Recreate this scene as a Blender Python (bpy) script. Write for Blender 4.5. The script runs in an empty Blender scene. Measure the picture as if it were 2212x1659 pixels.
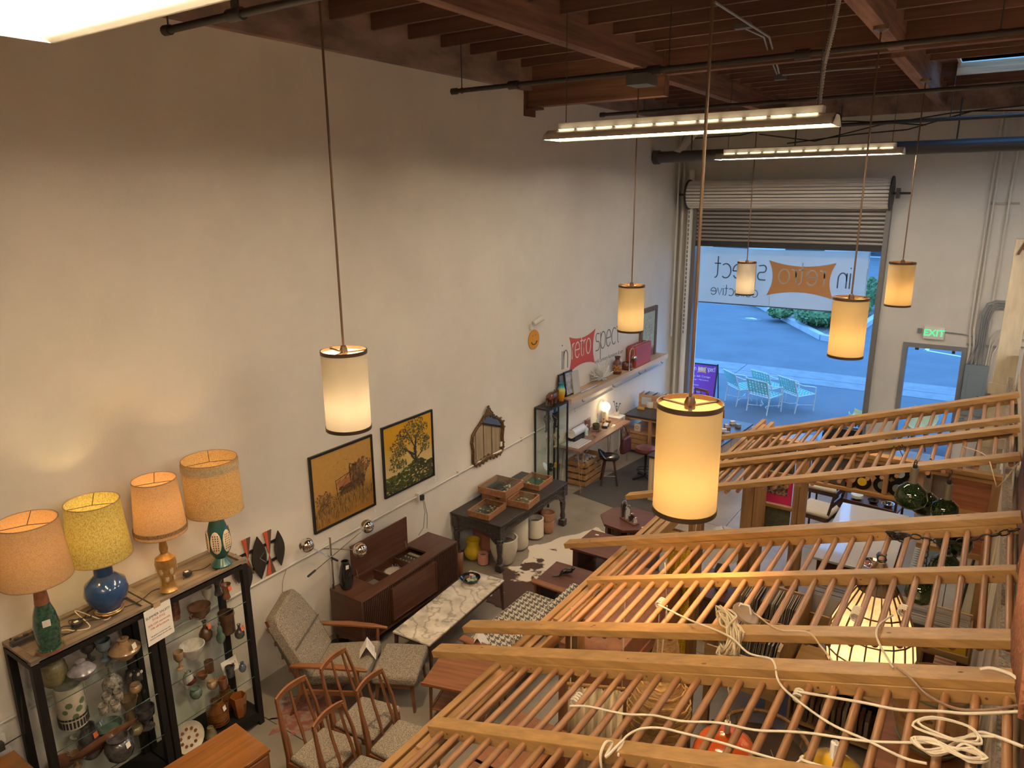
import bpy, bmesh, math, random
from mathutils import Vector, Matrix, Euler
random.seed(7)
PI = math.pi
S = bpy.context.scene
COL = S.collection
R_ = math.radians

# ---------------------------------------------------------------- camera
CAM = Vector((5.85, 0.0, 4.9)); FPX = 1562.07; CX, CY = 1106.0, 829.5
ya, pa, ra = R_(34.0125), R_(14.7024), R_(-0.49325)
_f = Vector((-math.sin(ya)*math.cos(pa), math.cos(ya)*math.cos(pa), -math.sin(pa)))
_r = Vector((math.cos(ya), math.sin(ya), 0)); _u = _r.cross(_f)
RIGHT = math.cos(ra)*_r + math.sin(ra)*_u; UP = -math.sin(ra)*_r + math.cos(ra)*_u; FWD = _f
cd = bpy.data.cameras.new('camera'); cam = bpy.data.objects.new('camera', cd); COL.objects.link(cam)
cd.sensor_fit = 'HORIZONTAL'; cd.sensor_width = 36.0; cd.lens = FPX/2212*36; cd.clip_start = 0.05; cd.clip_end = 200
m = Matrix((RIGHT, UP, -FWD)).transposed().to_4x4(); m.translation = CAM
cam.matrix_world = m
S.camera = cam

# ---------------------------------------------------------------- world, exposure
S.view_settings.view_transform = 'Standard'; S.view_settings.look = 'None'
S.view_settings.gamma = 1.0; S.view_settings.use_curve_mapping = False
S.view_settings.exposure = 0.9
W = bpy.data.worlds.new('sky'); S.world = W; W.use_nodes = True
nt = W.node_tree; bg = nt.nodes['Background']
bg.inputs[0].default_value = (0.17, 0.46, 1.0, 1); bg.inputs[1].default_value = 2.1
KEL = {'warm': (1.0, 0.64, 0.27), 'soft': (1.0, 0.72, 0.42), 'tube': (1.0, 0.80, 0.54), 'tube2': (1.0, 0.89, 0.76)}

# ---------------------------------------------------------------- pixel -> point on a real plane
def at(px, py, x=None, y=None, z=None):
    d = FWD + RIGHT*((px-CX)/FPX) - UP*((py-CY)/FPX)
    if x is not None: t = (x-CAM.x)/d.x
    elif y is not None: t = (y-CAM.y)/d.y
    else: t = (z-CAM.z)/d.z
    return CAM + d*t

# ---------------------------------------------------------------- materials
MATS = {}
def _new(name):
    m = bpy.data.materials.new(name); m.use_nodes = True
    return m, m.node_tree, m.node_tree.nodes['Principled BSDF']
def _n(nt, t, **kw):
    n = nt.nodes.new(t)
    for k, v in kw.items(): setattr(n, k, v)
    return n
def _mapped(nt, scale, coord='Object'):
    tc = _n(nt, 'ShaderNodeTexCoord'); mp = _n(nt, 'ShaderNodeMapping')
    mp.inputs['Scale'].default_value = scale
    nt.links.new(tc.outputs[coord], mp.inputs['Vector']); return mp.outputs['Vector']
def _ramp(nt, fac, cols):
    r = _n(nt, 'ShaderNodeValToRGB'); e = r.color_ramp.elements
    while len(e) < len(cols): e.new(0.5)
    for k, (p, c) in enumerate(cols): e[k].position = p; e[k].color = (*c, 1)
    nt.links.new(fac, r.inputs['Fac']); return r.outputs['Color']
def mul(c, f): return tuple(min(1, v*f) for v in c)
def mat(name, color, rough=.5, metal=0.0, var=0.0, scale=(8, 8, 8), bump=0.0, detail=4, coat=0.0, c2=None, lo=.35, hi=.65, spec=None, bscale=None):
    """plain / mottled / grained (by the noise scale per axis) surface"""
    if name in MATS: return MATS[name]
    m, nt, b = _new(name); MATS[name] = m
    b.inputs['Roughness'].default_value = rough; b.inputs['Metallic'].default_value = metal
    b.inputs['Coat Weight'].default_value = coat
    if spec is not None: b.inputs['Specular IOR Level'].default_value = spec
    b.inputs['Base Color'].default_value = (*color, 1)
    if var or c2 or bump:
        if isinstance(scale, (int, float)): scale = (scale,)*3
        v = _mapped(nt, scale); nz = _n(nt, 'ShaderNodeTexNoise')
        nz.inputs['Scale'].default_value = 1.0; nz.inputs['Detail'].default_value = detail; nz.inputs['Roughness'].default_value = .6
        nt.links.new(v, nz.inputs['Vector'])
        if var or c2:
            ca, cb = (color, c2) if c2 else (mul(color, 1-var), mul(color, 1+var))
            nt.links.new(_ramp(nt, nz.outputs['Fac'], [(lo, ca), (hi, cb)]), b.inputs['Base Color'])
        if bump:
            src = nz.outputs['Fac']
            if bscale:
                n2 = _n(nt, 'ShaderNodeTexNoise'); nt.links.new(_mapped(nt, (bscale,)*3), n2.inputs['Vector'])
                n2.inputs['Scale'].default_value = 1.0; src = n2.outputs['Fac']
            bp = _n(nt, 'ShaderNodeBump'); bp.inputs['Strength'].default_value = bump; bp.inputs['Distance'].default_value = .01
            nt.links.new(src, bp.inputs['Height']); nt.links.new(bp.outputs['Normal'], b.inputs['Normal'])
    return m
def wood(name, c, axis='x', var=.28, rough=.45, coat=0.0, f=26, lo=.34, hi=.68):
    sc = [f, f, f]; sc['xyz'.index(axis)] = f*.05
    return mat(name, c, rough, var=var, scale=tuple(sc), bump=.06, coat=coat, lo=lo, hi=hi)
def emit(name, color, strength):
    if name in MATS: return MATS[name]
    m, nt, b = _new(name); MATS[name] = m
    b.inputs['Base Color'].default_value = (*color, 1)
    b.inputs['Emission Color'].default_value = (*color, 1); b.inputs['Emission Strength'].default_value = strength
    return m
def glass(name, color=(1, 1, 1), alpha=.12, rough=.02):
    """thin sheet glass: mostly clear with a mirror share"""
    if name in MATS: return MATS[name]
    m, nt, b = _new(name); MATS[name] = m
    out = nt.nodes['Material Output']; nt.nodes.remove(b)
    t = _n(nt, 'ShaderNodeBsdfTransparent'); t.inputs[0].default_value = (*color, 1)
    g = _n(nt, 'ShaderNodeBsdfGlossy'); g.inputs['Roughness'].default_value = rough; g.inputs[0].default_value = (.9, .95, .93, 1)
    fr = _n(nt, 'ShaderNodeFresnel'); fr.inputs[0].default_value = 1.5
    mx = _n(nt, 'ShaderNodeMixShader')
    ge = _n(nt, 'ShaderNodeNewGeometry'); iv = _n(nt, 'ShaderNodeMath', operation='SUBTRACT'); iv.inputs[0].default_value = 1; nt.links.new(ge.outputs['Backfacing'], iv.inputs[1])
    ml = _n(nt, 'ShaderNodeMath', operation='MULTIPLY'); nt.links.new(fr.outputs[0], ml.inputs[0]); nt.links.new(iv.outputs[0], ml.inputs[1])
    nt.links.new(ml.outputs[0], mx.inputs[0]); nt.links.new(t.outputs[0], mx.inputs[1]); nt.links.new(g.outputs[0], mx.inputs[2])
    nt.links.new(mx.outputs[0], out.inputs[0]); return m
def shade(name, color, trans=.55, fleck=None, scale=60, stretch=1.0, k=1.0):
    """lamp-shade cloth: lets a bulb inside shine through"""
    if name in MATS: return MATS[name]
    m, nt, b = _new(name); MATS[name] = m
    out = nt.nodes['Material Output']; nt.nodes.remove(b)
    d = _n(nt, 'ShaderNodeBsdfDiffuse'); t = _n(nt, 'ShaderNodeBsdfTranslucent'); mx = _n(nt, 'ShaderNodeMixShader')
    mx.inputs[0].default_value = trans
    d.inputs[0].default_value = (*color, 1); t.inputs[0].default_value = (*mul(color, k), 1)
    if fleck:
        nz = _n(nt, 'ShaderNodeTexNoise'); nz.inputs['Scale'].default_value = 1; nz.inputs['Detail'].default_value = 3
        nt.links.new(_mapped(nt, (scale, scale, scale*stretch)), nz.inputs['Vector'])
        c = _ramp(nt, nz.outputs['Fac'], [(.40, fleck), (.56, color)])
        nt.links.new(c, d.inputs[0]); c = _ramp(nt, nz.outputs['Fac'], [(.40, mul(fleck, k)), (.56, mul(color, k))]); nt.links.new(c, t.inputs[0])
    nt.links.new(d.outputs[0], mx.inputs[1]); nt.links.new(t.outputs[0], mx.inputs[2]); nt.links.new(mx.outputs[0], out.inputs[0])
    return m
def colattr(name, rough=.6):
    if name in MATS: return MATS[name]
    m, nt, b = _new(name); MATS[name] = m
    a = _n(nt, 'ShaderNodeVertexColor'); a.layer_name = 'Col'
    nt.links.new(a.outputs[0], b.inputs['Base Color']); b.inputs['Roughness'].default_value = rough
    return m
def sstep(a, b, x):
    t = max(0, min(1, (x-a)/(b-a))); return t*t*(3-2*t)

# ---------------------------------------------------------------- mesh builder
class B:
    def __init__(s): s.v = []; s.f = []; s.c = []; s.col = None; s.sm = []
    def _add(s, vs, fs, smooth=False):
        o = len(s.v); s.v += [tuple(p) for p in vs]; s.f += [tuple(i+o for i in f) for f in fs]
        s.c += [s.col]*len(fs); s.sm += [smooth]*len(fs); return s
    def box(s, x0, x1, y0, y1, z0, z1):
        v = [(x, y, z) for x in (x0, x1) for y in (y0, y1) for z in (z0, z1)]
        return s._add(v, [(0, 1, 3, 2), (4, 6, 7, 5), (0, 4, 5, 1), (2, 3, 7, 6), (0, 2, 6, 4), (1, 5, 7, 3)])
    def cbox(s, c, d, rz=0, rx=0, ry=0):
        M = Euler((rx, ry, rz)).to_matrix(); c = Vector(c)
        v = [c + M @ Vector((x*d[0]/2, y*d[1]/2, z*d[2]/2)) for x in (-1, 1) for y in (-1, 1) for z in (-1, 1)]
        return s._add(v, [(0, 1, 3, 2), (4, 6, 7, 5), (0, 4, 5, 1), (2, 3, 7, 6), (0, 2, 6, 4), (1, 5, 7, 3)])
    def bar(s, p, q, w, h, up=(0, 0, 1), w2=None, h2=None):
        p, q = Vector(p), Vector(q); a = (q-p).normalized(); up = Vector(up)
        if abs(a.dot(up)) > .98: up = Vector((0, 1, 0))
        sd = a.cross(up).normalized(); u = sd.cross(a)
        w2 = w if w2 is None else w2; h2 = h if h2 is None else h2
        v = []
        for c, ww, hh in ((p, w, h), (q, w2, h2)):
            v += [c - sd*ww/2 - u*hh/2, c + sd*ww/2 - u*hh/2, c + sd*ww/2 + u*hh/2, c - sd*ww/2 + u*hh/2]
        return s._add(v, [(3, 2, 1, 0), (4, 5, 6, 7), (0, 1, 5, 4), (1, 2, 6, 5), (2, 3, 7, 6), (3, 0, 4, 7)])
    def tube(s, pts, r, n=8, closed=False, cap=True):
        pts = [Vector(p) for p in pts]; k = len(pts)
        if not isinstance(r, (list, tuple)): r = [r]*k
        v = []; prev = None
        for i, p in enumerate(pts):
            a = pts[(i+1) % k] if (closed or i < k-1) else p; b_ = pts[i-1] if (closed or i > 0) else p
            t = (a-b_); t = t.normalized() if t.length > 1e-9 else Vector((0, 0, 1))
            if prev is None:
                x = t.orthogonal().normalized()
            else:
                x = prev - t*prev.dot(t); x = x.normalized() if x.length > 1e-6 else t.orthogonal().normalized()
            prev = x; y = t.cross(x)
            v += [p + (x*math.cos(2*PI*j/n) + y*math.sin(2*PI*j/n))*r[i] for j in range(n)]
        f = []
        for i in range(k if closed else k-1):
            for j in range(n):
                f.append((i*n+j, i*n+(j+1) % n, ((i+1) % k)*n+(j+1) % n, ((i+1) % k)*n+j))
        s._add(v, f, True)
        if cap and not closed:
            o = len(s.v)-len(v)
            s.f += [tuple(o+j for j in range(n))[::-1], tuple(o+(k-1)*n+j for j in range(n))]; s.c += [s.col]*2; s.sm += [False]*2
        return s
    def lathe(s, prof, c=(0, 0, 0), n=20, sx=1.0, sy=1.0, M=None):
        c = Vector(c); v = []; f = []
        for r, z in prof:
            for j in range(n):
                p = Vector((r*math.cos(2*PI*j/n)*sx, r*math.sin(2*PI*j/n)*sy, z))
                v.append(c + (M @ p if M else p))
        for i in range(len(prof)-1):
            for j in range(n):
                a, b_ = i*n+j, i*n+(j+1) % n
                f.append((a, b_, b_+n, a+n))
        if prof[0][0] > 1e-5: f.append(tuple(range(n))[::-1])
        if prof[-1][0] > 1e-5: f.append(tuple((len(prof)-1)*n+j for j in range(n)))
        return s._add(v, f, True)
    def open_lathe(s, prof, c=(0, 0, 0), n=20):
        c = Vector(c); v = []; f = []
        for r, z in prof:
            for j in range(n): v.append(c + Vector((r*math.cos(2*PI*j/n), r*math.sin(2*PI*j/n), z)))
        for i in range(len(prof)-1):
            for j in range(n): f.append((i*n+j, i*n+(j+1) % n, (i+1)*n+(j+1) % n, (i+1)*n+j))
        return s._add(v, f, True)
    def cyl(s, p, q, r, r2=None, n=12): return s.tube([p, q], [r, r if r2 is None else r2], n)
    def ball(s, c, r, n=14, k=8, sx=1, sy=1, sz=1):
        prof = [(max(1e-6, math.sin(PI*i/k))*r, -math.cos(PI*i/k)*r*sz) for i in range(k+1)]
        return s.lathe(prof, c, n, sx, sy)
    def prism(s, poly, fn, t0, t1):
        """poly (u,v) extruded between offsets t0,t1; fn(u,v,t)->xyz"""
        k = len(poly); v = [fn(u, w, t0) for u, w in poly] + [fn(u, w, t1) for u, w in poly]
        return s._add(v, [tuple(range(k))[::-1], tuple(range(k, 2*k))] + [(i, (i+1) % k, k+(i+1) % k, k+i) for i in range(k)])
    def quad(s, *p): return s._add(p, [tuple(range(len(p)))])
    def grid(s, rows, smooth=True):
        n = len(rows[0]); v = [p for r in rows for p in r]
        f = [(i*n+j, i*n+j+1, (i+1)*n+j+1, (i+1)*n+j) for i in range(len(rows)-1) for j in range(n-1)]
        return s._add(v, f, smooth)
    def mesh(s, name):
        me = bpy.data.meshes.new(name); me.from_pydata(s.v, [], s.f)
        me.polygons.foreach_set('use_smooth', s.sm)
        if any(c is not None for c in s.c):
            a = me.color_attributes.new('Col', 'FLOAT_COLOR', 'CORNER'); k = 0
            for p, c in zip(me.polygons, s.c):
                for _ in p.loop_indices: a.data[k].color = (*(c or (1, 1, 1)), 1); k += 1
        bm = bmesh.new(); bm.from_mesh(me); bmesh.ops.recalc_face_normals(bm, faces=bm.faces); bm.to_mesh(me); bm.free()
        return me
    def build(s, name, m, parent=None, bev=0, label=None, sub=0, solid=0, sharp=None, kind=None, loc=None, rz=None):
        me = s.mesh(name); me.materials.append(m)
        if sharp is not None: me.set_sharp_from_angle(angle=R_(sharp))
        else: me.set_sharp_from_angle(angle=R_(42))
        o = bpy.data.objects.new(name, me); COL.objects.link(o)
        if parent is not None: o.parent = parent
        if loc is not None: o.location = loc
        if rz is not None: o.rotation_euler = (0, 0, rz)
        if bev:
            b = o.modifiers.new('bevel', 'BEVEL'); b.width = bev; b.segments = 2; b.limit_method = 'ANGLE'; b.angle_limit = R_(50)
        if solid:
            b = o.modifiers.new('solid', 'SOLIDIFY'); b.thickness = solid
        if sub:
            b = o.modifiers.new('sub', 'SUBSURF'); b.levels = sub; b.render_levels = sub
        if label: o['label'] = label
        if kind: o['kind'] = kind
        return o
def thing(name, label, cat, loc=(0, 0, 0), rz=0, group=None):
    o = bpy.data.objects.new(name, None); COL.objects.link(o)
    o.location = loc; o.rotation_euler = (0, 0, rz); o.empty_display_size = .1
    o['label'] = label; o['category'] = cat
    if group: o['group'] = group
    return o
def tag(o, label, cat, group=None):
    o['label'] = label; o['category'] = cat
    if group: o['group'] = group
    return o
def struct(o, label, cat):
    o['label'] = label; o['category'] = cat; o['kind'] = 'structure'; return o
KIDS = {}
def copy_tree(root, loc, rz=0, label=None, group=None):
    kids = {}
    for o in bpy.data.objects:
        if o.parent: kids.setdefault(o.parent.name, []).append(o)
    def rec(o, par):
        c = o.copy(); COL.objects.link(c); c.parent = par
        for ch in kids.get(o.name, []): rec(ch, c)
        return c
    r = rec(root, None); r.location = loc; r.rotation_euler = (0, 0, rz)
    if label: r['label'] = label
    if group: r['group'] = group
    return r
def share(name, src, parent, loc=None, rot=None, scale=None):
    o = bpy.data.objects.new(name, src.data if hasattr(src, 'data') else src); COL.objects.link(o); o.parent = parent
    if hasattr(src, 'modifiers'):
        for md in src.modifiers:
            if md.type == 'BEVEL':
                b = o.modifiers.new('bevel', 'BEVEL'); b.width = md.width; b.segments = md.segments; b.limit_method = 'ANGLE'; b.angle_limit = md.angle_limit
    if loc is not None: o.location = loc
    if rot is not None: o.rotation_euler = rot
    if scale is not None: o.scale = scale
    return o
def lamp(name, parent, loc, energy, color, r=.03):
    l = bpy.data.lights.new(name, 'POINT'); l.energy = energy; l.color = color; l.shadow_soft_size = r
    o = bpy.data.objects.new(name, l); COL.objects.link(o); o.parent = parent; o.location = loc; return o
def boxuv(o, s=1.0):
    me = o.data; uv = me.uv_layers.new(name='UVMap')
    for p in me.polygons:
        n = p.normal; a = max(range(3), key=lambda i: abs(n[i]))
        for li in p.loop_indices:
            c = me.vertices[me.loops[li].vertex_index].co
            uv.data[li].uv = (((c.y, c.z), (c.x, c.z), (c.x, c.y))[a][0]*s, ((c.y, c.z), (c.x, c.z), (c.x, c.y))[a][1]*s)
# ---------------------------------------------------------------- thin stroke lettering and print text
def _arc(cx, cy, rx, ry, a0, a1, n=12): return [(cx+rx*math.cos(R_(a0+(a1-a0)*i/n)), cy+ry*math.sin(R_(a0+(a1-a0)*i/n))) for i in range(n+1)]
GLY = {
 'i': (.25, [[(.1, 0), (.1, 1)], [(.1, 1.28), (.1, 1.36)]]),
 'n': (.95, [[(.1, 0), (.1, 1)], [(.1, .5)]+_arc(.42, .62, .32, .38, 180, 0)+[(.74, 0)]]),
 'r': (.6, [[(.1, 0), (.1, 1)], [(.1, .5)]+_arc(.42, .6, .32, .4, 180, 75, 7)]),
 'e': (1.05, [[(.06, .52)]+[(.94, .52)]+_arc(.5, .5, .44, .5, 5, 325, 20)]),
 't': (.62, [[(.26, 1.5), (.26, .3)]+_arc(.5, .3, .24, .3, 180, 275, 6), [(.0, 1), (.56, 1)]]),
 'o': (1.08, [_arc(.5, .5, .45, .5, 0, 360, 22)]),
 's': (.85, [[(.72, .95), (.35, 1.0)]+_arc(.3, .76, .22, .24, 90, 270, 8)+[(.5, .52)]+_arc(.52, .26, .24, .26, 90, -90, 8)+[(.08, 0)]]),
 'p': (1.1, [[(.1, -.6), (.1, 1)], _arc(.55, .5, .45, .5, 0, 360, 22)]),
 'c': (.95, [_arc(.5, .5, .45, .5, 50, 310, 18)]),
 'l': (.28, [[(.1, 0), (.1, 1.5)]]),
 'v': (.9, [[(.05, 1), (.42, 0), (.8, 1)]]),
}
def strokes(bld, text, fn, h, w, x0=0.0, z0=0.0, t=(0, .002), sx=1.0):
    """write text with ribbons of width w; fn(u,v,t)->xyz; returns end x"""
    x = x0
    for ch in text:
        adv, ls = GLY[ch]
        for l in ls:
            P = [(x+a*h*sx, z0+b*h) for a, b in l]
            L, Rr = [], []
            for i, p in enumerate(P):
                a = P[max(i-1, 0)]; b = P[min(i+1, len(P)-1)]
                dx, dy = b[0]-a[0], b[1]-a[1]; q = math.hypot(dx, dy) or 1
                nx, ny = -dy/q*w/2, dx/q*w/2
                L.append((p[0]+nx, p[1]+ny)); Rr.append((p[0]-nx, p[1]-ny))
            for i in range(len(P)-1):
                bld.prism([L[i], Rr[i], Rr[i+1], L[i+1]], fn, *t)
        x += adv*h*1.02*sx
    return x
def pillow(w, h, k=.12, n=8, skew=0.0):
    """four cornered panel with sides curving inwards, centred"""
    c = [(-w/2, -h/2), (w/2, -h/2), (w/2, h/2), (-w/2, h/2)]; P = []
    for i in range(4):
        a, b = c[i], c[(i+1) % 4]
        for j in range(n):
            t = j/n; d = 4*t*(1-t)*k*h
            x = a[0]+(b[0]-a[0])*t; y = a[1]+(b[1]-a[1])*t
            x += (0, -d, 0, d)[i]; y += (d, 0, -d, 0)[i]
            P.append((x, y+skew*x))
    return P
def text_mesh(txt, size, m, parent, M, name='lettering', align='CENTER', ext=.0006, off=0.0):
    cu = bpy.data.curves.new('txt', 'FONT'); cu.body = txt; cu.size = size; cu.align_x = align; cu.align_y = 'CENTER'; cu.extrude = ext; cu.offset = off
    o = bpy.data.objects.new('txt', cu); COL.objects.link(o); dg = bpy.context.evaluated_depsgraph_get()
    me = bpy.data.meshes.new_from_object(o.evaluated_get(dg)); bpy.data.objects.remove(o); me.name = name
    me.transform(M); me.materials.clear(); me.materials.append(m)
    q = bpy.data.objects.new(name, me); COL.objects.link(q)
    if parent: q.parent = parent
    return q
def frame_M(o, ux, uy):
    """matrix taking text x->ux, y->uy at origin o"""
    ux, uy = Vector(ux).normalized(), Vector(uy).normalized(); uz = ux.cross(uy)
    m = Matrix((ux, uy, uz)).transposed().to_4x4(); m.translation = Vector(o); return m
# ================================================================= SETTING
plaster = mat('plaster', (.70, .655, .59), .85, var=.045, scale=1.3, bump=.10, bscale=45, detail=6)
plaster_b = mat('plaster_back', (.66, .635, .585), .85, var=.05, scale=1.1, bump=.08, bscale=40, detail=6)
concrete = mat('concrete', (.17, .148, .122), .42, c2=(.27, .238, .20), scale=1.7, bump=.03, detail=9, lo=.3, hi=.72)
roofw = wood('roof_timber', (.14, .072, .054), 'x', var=.35, rough=.8, f=14)
roofy = wood('roof_timber_long', (.19, .095, .065), 'y', var=.4, rough=.8, f=14)
deckm = mat('roof_deck', (.17, .078, .045), .85, var=.3, scale=(3, 9, 9), detail=5)
ledgm = mat('ledger', (.27, .185, .16), .85, var=.35, scale=(4, 1.5, 4), detail=6)
dgrey = mat('dark_steel', (.05, .046, .046), .5, metal=.3)
whitem = mat('white_paint', (.74, .72, .67), .5)
WX = 6.14; YB = 15.1; ZR = 6.74
w = B(); w.box(-.25, 0, -3, YB+.25, -.3, ZR+.3)
struct(w.build('wall_left', plaster), 'tall off-white plaster wall along the left side', 'wall')
# control joint / old tilt-up panel seam lines, faint
w = B()
GX0, GX1, GZ = .44, 3.97, 4.70     # roller door opening
DX0, DX1, DZ = 4.56, 5.47, 2.10    # exit door opening
w.box(0, GX0, YB, YB+.22, -.3, ZR+.3); w.box(GX0, GX1, YB, YB+.22, GZ, ZR+.3); w.box(GX1, DX0, YB, YB+.22, -.3, ZR+.3)
w.box(DX0, DX1, YB, YB+.22, DZ, ZR+.3); w.box(DX1, 12.0, YB, YB+.22, -.3, ZR+.3)
struct(w.build('wall_back', plaster_b), 'off-white back wall holding the roller door and the exit door', 'wall')
w = B(); w.box(11.8, 12.0, -3, YB, -.3, ZR+.3); struct(w.build('wall_right', plaster_b), 'far right wall beyond the mezzanine', 'wall')
w = B(); w.box(-.25, 12.0, -3.2, -3, -.3, ZR+.3); struct(w.build('wall_front', plaster_b), 'wall behind the mezzanine', 'wall')
# floor as slabs separated by recessed control joints
ft = bpy.data.objects.new('floor', None); COL.objects.link(ft); struct(ft, 'bare concrete slab floor with saw-cut joints', 'floor')
xs = [0, 2.9, 5.8, 8.9, 11.8]; ys = [-3, .5, 3.6, 6.9, 10.1, 13.0, YB+.22]
for i in range(4):
    for j in range(6):
        g = .004; b = B(); b.box(xs[i]+g*(i > 0), xs[i+1]-g*(i < 3), ys[j]+g*(j > 0), ys[j+1]-g*(j < 5), -.2, 0)
        o = b.build('concrete_slab', concrete, ft)
b = B(); b.box(-.25, 12, -3.2, YB+.2, -.34, -.2); b.build('sub_base', mat('joint', (.06, .055, .05), .9), ft)
# painted patch of old red floor paint near the glass cabinets
# mezzanine the camera stands on
b = B(); b.box(WX+.02, 11.8, -3, 9.2, 3.02, 3.3); b.box(0, WX+.02, -3, -.35, 3.02, 3.3)
struct(b.build('mezzanine_floor', wood('ply', (.42, .29, .17), 'x', var=.2)), 'timber mezzanine floor', 'floor')
# partition under the mezzanine edge
b = B(); b.box(WX, WX+.11, .2, 9.2, 0, 3.02)
part_w = struct(b.build('partition_wall', mat('partition', (.62, .55, .44), .8, var=.08, scale=4)), 'cream boarded partition under the mezzanine edge', 'wall')
for yy, ww in ((1.2, .10), (2.15, .06), (3.3, .09), (4.2, .14), (5.0, .07), (5.9, .12), (7.0, .09), (8.2, .10)):
    b = B(); b.box(WX-.012, WX, yy, yy+ww, 0, 3.0); b.build('batten', mat('cream_paint', (.66, .58, .45), .7), part_w)
b = B(); b.box(6.128, WX+.05, .3, 5.6, 3.02, 3.45); struct(b.build('trim_1', wood('fascia', (.13, .05, .028), 'y', var=.3, rough=.7)), 'red-brown timber fascia along the mezzanine edge', 'trim')
b = B(); b.box(6.06, 6.10, 1.0, 9.0, 2.86, 3.00); struct(b.build('trim_2', mat('rough_plaster', (.52, .46, .38), .95, c2=(.22, .18, .15), scale=60, bump=.9)), 'rough broken plaster edge along the mezzanine', 'trim')
b = B(); b.box(6.125, 6.165, 1.6, 3.6, 3.45, 4.04); struct(b.build('trim_3', MATS['fascia']), 'timber guard panel at the mezzanine edge under the rug', 'trim')
# terracotta rug hung over the fascia
b = B(); rows = []
for i in range(9):
    yy = 2.35+i*.13; rows.append([(6.095-.014*math.sin(i*1.1+k*.7)-.012, yy, 4.02-k*.12-(.07*math.sin(i*.8)+.04 if k == 5 else 0)) for k in range(6)])
b.grid(rows)
tag(b.build('hanging_rug', mat('terracotta_pile', (.42, .17, .085), .95, var=.25, scale=55, bump=.8), solid=.02), 'terracotta pile rug draped over the mezzanine edge, right border', 'rug')
# tall white-painted post with nailed cleats beside the breaker panel
t = thing('timber_post', 'tall cream painted timber post with nailed cleats at far right', 'post', (6.03, 9.45, 0))
cp = mat('cream_post', (.60, .55, .44), .75, var=.15, scale=(9, 9, 2))
b = B(); b.box(-.10, .10, -.06, .06, 0, 4.4); b.build('upright', cp, t, bev=.004)
for z0, hh in ((2.72, .12), (2.10, .12)):
    b = B(); b.box(-.13, .13, -.095, -.06, z0, z0+hh); b.build('cleat', cp, t, bev=.003)
b = B()
for k in range(3): b.bar((.02+.03*k, -.065, 4.46-.01*k), (-.06+.045*k, -.07, 4.24+.05*k), .022, .01, up=(0, 1, 0))
b.build('torn_strip', mat('torn_brown', (.16, .085, .06), .9), t)
# ---------------------------------------------------------------- roof
ceil = bpy.data.objects.new('ceiling', None); COL.objects.link(ceil); struct(ceil, 'dark timber roof of beams, purlins and plywood deck', 'ceiling')
SKX0, SKX1, SKY0, SKY1 = 4.95, 7.6, 12.2, 13.3
b = B()
b.box(-.25, SKX0, -3.2, YB+.25, ZR, ZR+.05); b.box(SKX1, 12, -3.2, YB+.25, ZR, ZR+.05)
b.box(SKX0, SKX1, -3.2, SKY0, ZR, ZR+.05); b.box(SKX0, SKX1, SKY1, YB+.25, ZR, ZR+.05)
b.build('roof_deck', deckm, ceil)
# skylight: pale kerb and wired pane
sk = bpy.data.objects.new('window_1', None); COL.objects.link(sk); struct(sk, 'roof skylight with pale kerb at the upper right', 'window')
b = B(); h = .45
b.box(SKX0-.04, SKX0, SKY0-.04, SKY1+.04, ZR-.02, ZR+h); b.box(SKX1, SKX1+.04, SKY0-.04, SKY1+.04, ZR-.02, ZR+h)
b.box(SKX0, SKX1, SKY1, SKY1+.04, ZR-.02, ZR+h); b.box(SKX0, SKX1, SKY0-.04, SKY0, ZR-.02, ZR+h)
b.build('skylight_kerb', mat('kerb_white', (.74, .80, .76), .6), sk)
b = B(); b.box(SKX0, SKX1, SKY0, SKY1, ZR+h, ZR+h+.01); b.build('pane', glass('wired_glass', (.95, 1, .97)), sk)
b = B(); b.box(SKX0-.05, SKX1+.05, SKY1-.035, SKY1+.0, ZR-.19, ZR-.02); b.build('lining_board', wood('lining', (.46, .27, .15), 'x'), sk)
# purlins between the long beams
for (x0, x1) in ((.09, 1.88), (2.02, 4.55), (4.69, 7.3), (7.44, 11.8)):
    b = B(); b.box(x0, x1, -.022, .022, 6.56, ZR-.002); me = None
    k = 0; y = -2.5
    while y < 14.9:
        if not (x0 < SKX1 and x1 > SKX0 and SKY0-.05 < y < SKY1+.05) and not (x0 < 2 and 9.05 < y < 9.35):
            if me is None: o = b.build('purlin', roofw, ceil); me = o
            else: o = share('purlin', me, ceil)
            o.location = (0, y, 0)
        y += .567
for x in (1.95, 4.62, 7.37):
    b = B(); b.box(x-.07, x+.07, -3, 9.1, 6.33, ZR-.002); b.build('beam', roofy, ceil, bev=.004)
    b = B(); b.box(x-.07, x+.07, 9.26, YB, 6.28, ZR-.002); b.build('beam', roofy, ceil, bev=.004)
b = B(); b.box(.02, 2.04, 9.1, 9.26, 6.08, ZR-.002); b.build('girder', wood('girder', (.21, .105, .065), 'x', var=.35, rough=.75, f=10), ceil, bev=.004)
b = B(); b.box(2.04, 11.8, 9.12, 9.24, 6.33, ZR-.002); b.build('girder', wood('girder2', (.15, .07, .045), 'x', var=.35, rough=.75, f=10), ceil)
b = B(); b.box(.0, .02, 9.02, 9.30, 5.96, 6.40); b.box(0, .16, 9.06, 9.30, 6.05, 6.08); b.build('girder_bracket', mat('rust', (.14, .07, .045), .8, metal=.3), ceil)
b = B(); b.box(0, .09, -3, 9.1, 6.29, ZR-.002); b.build('ledger', ledgm, ceil)
b = B(); b.box(0, .09, 9.26, YB, 6.27, ZR-.002); b.build('ledger', ledgm, ceil)
b = B(); b.box(0, 11.8, YB-.09, YB, 6.22, ZR-.002); b.build('ledger', ledgm, ceil)
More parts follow.
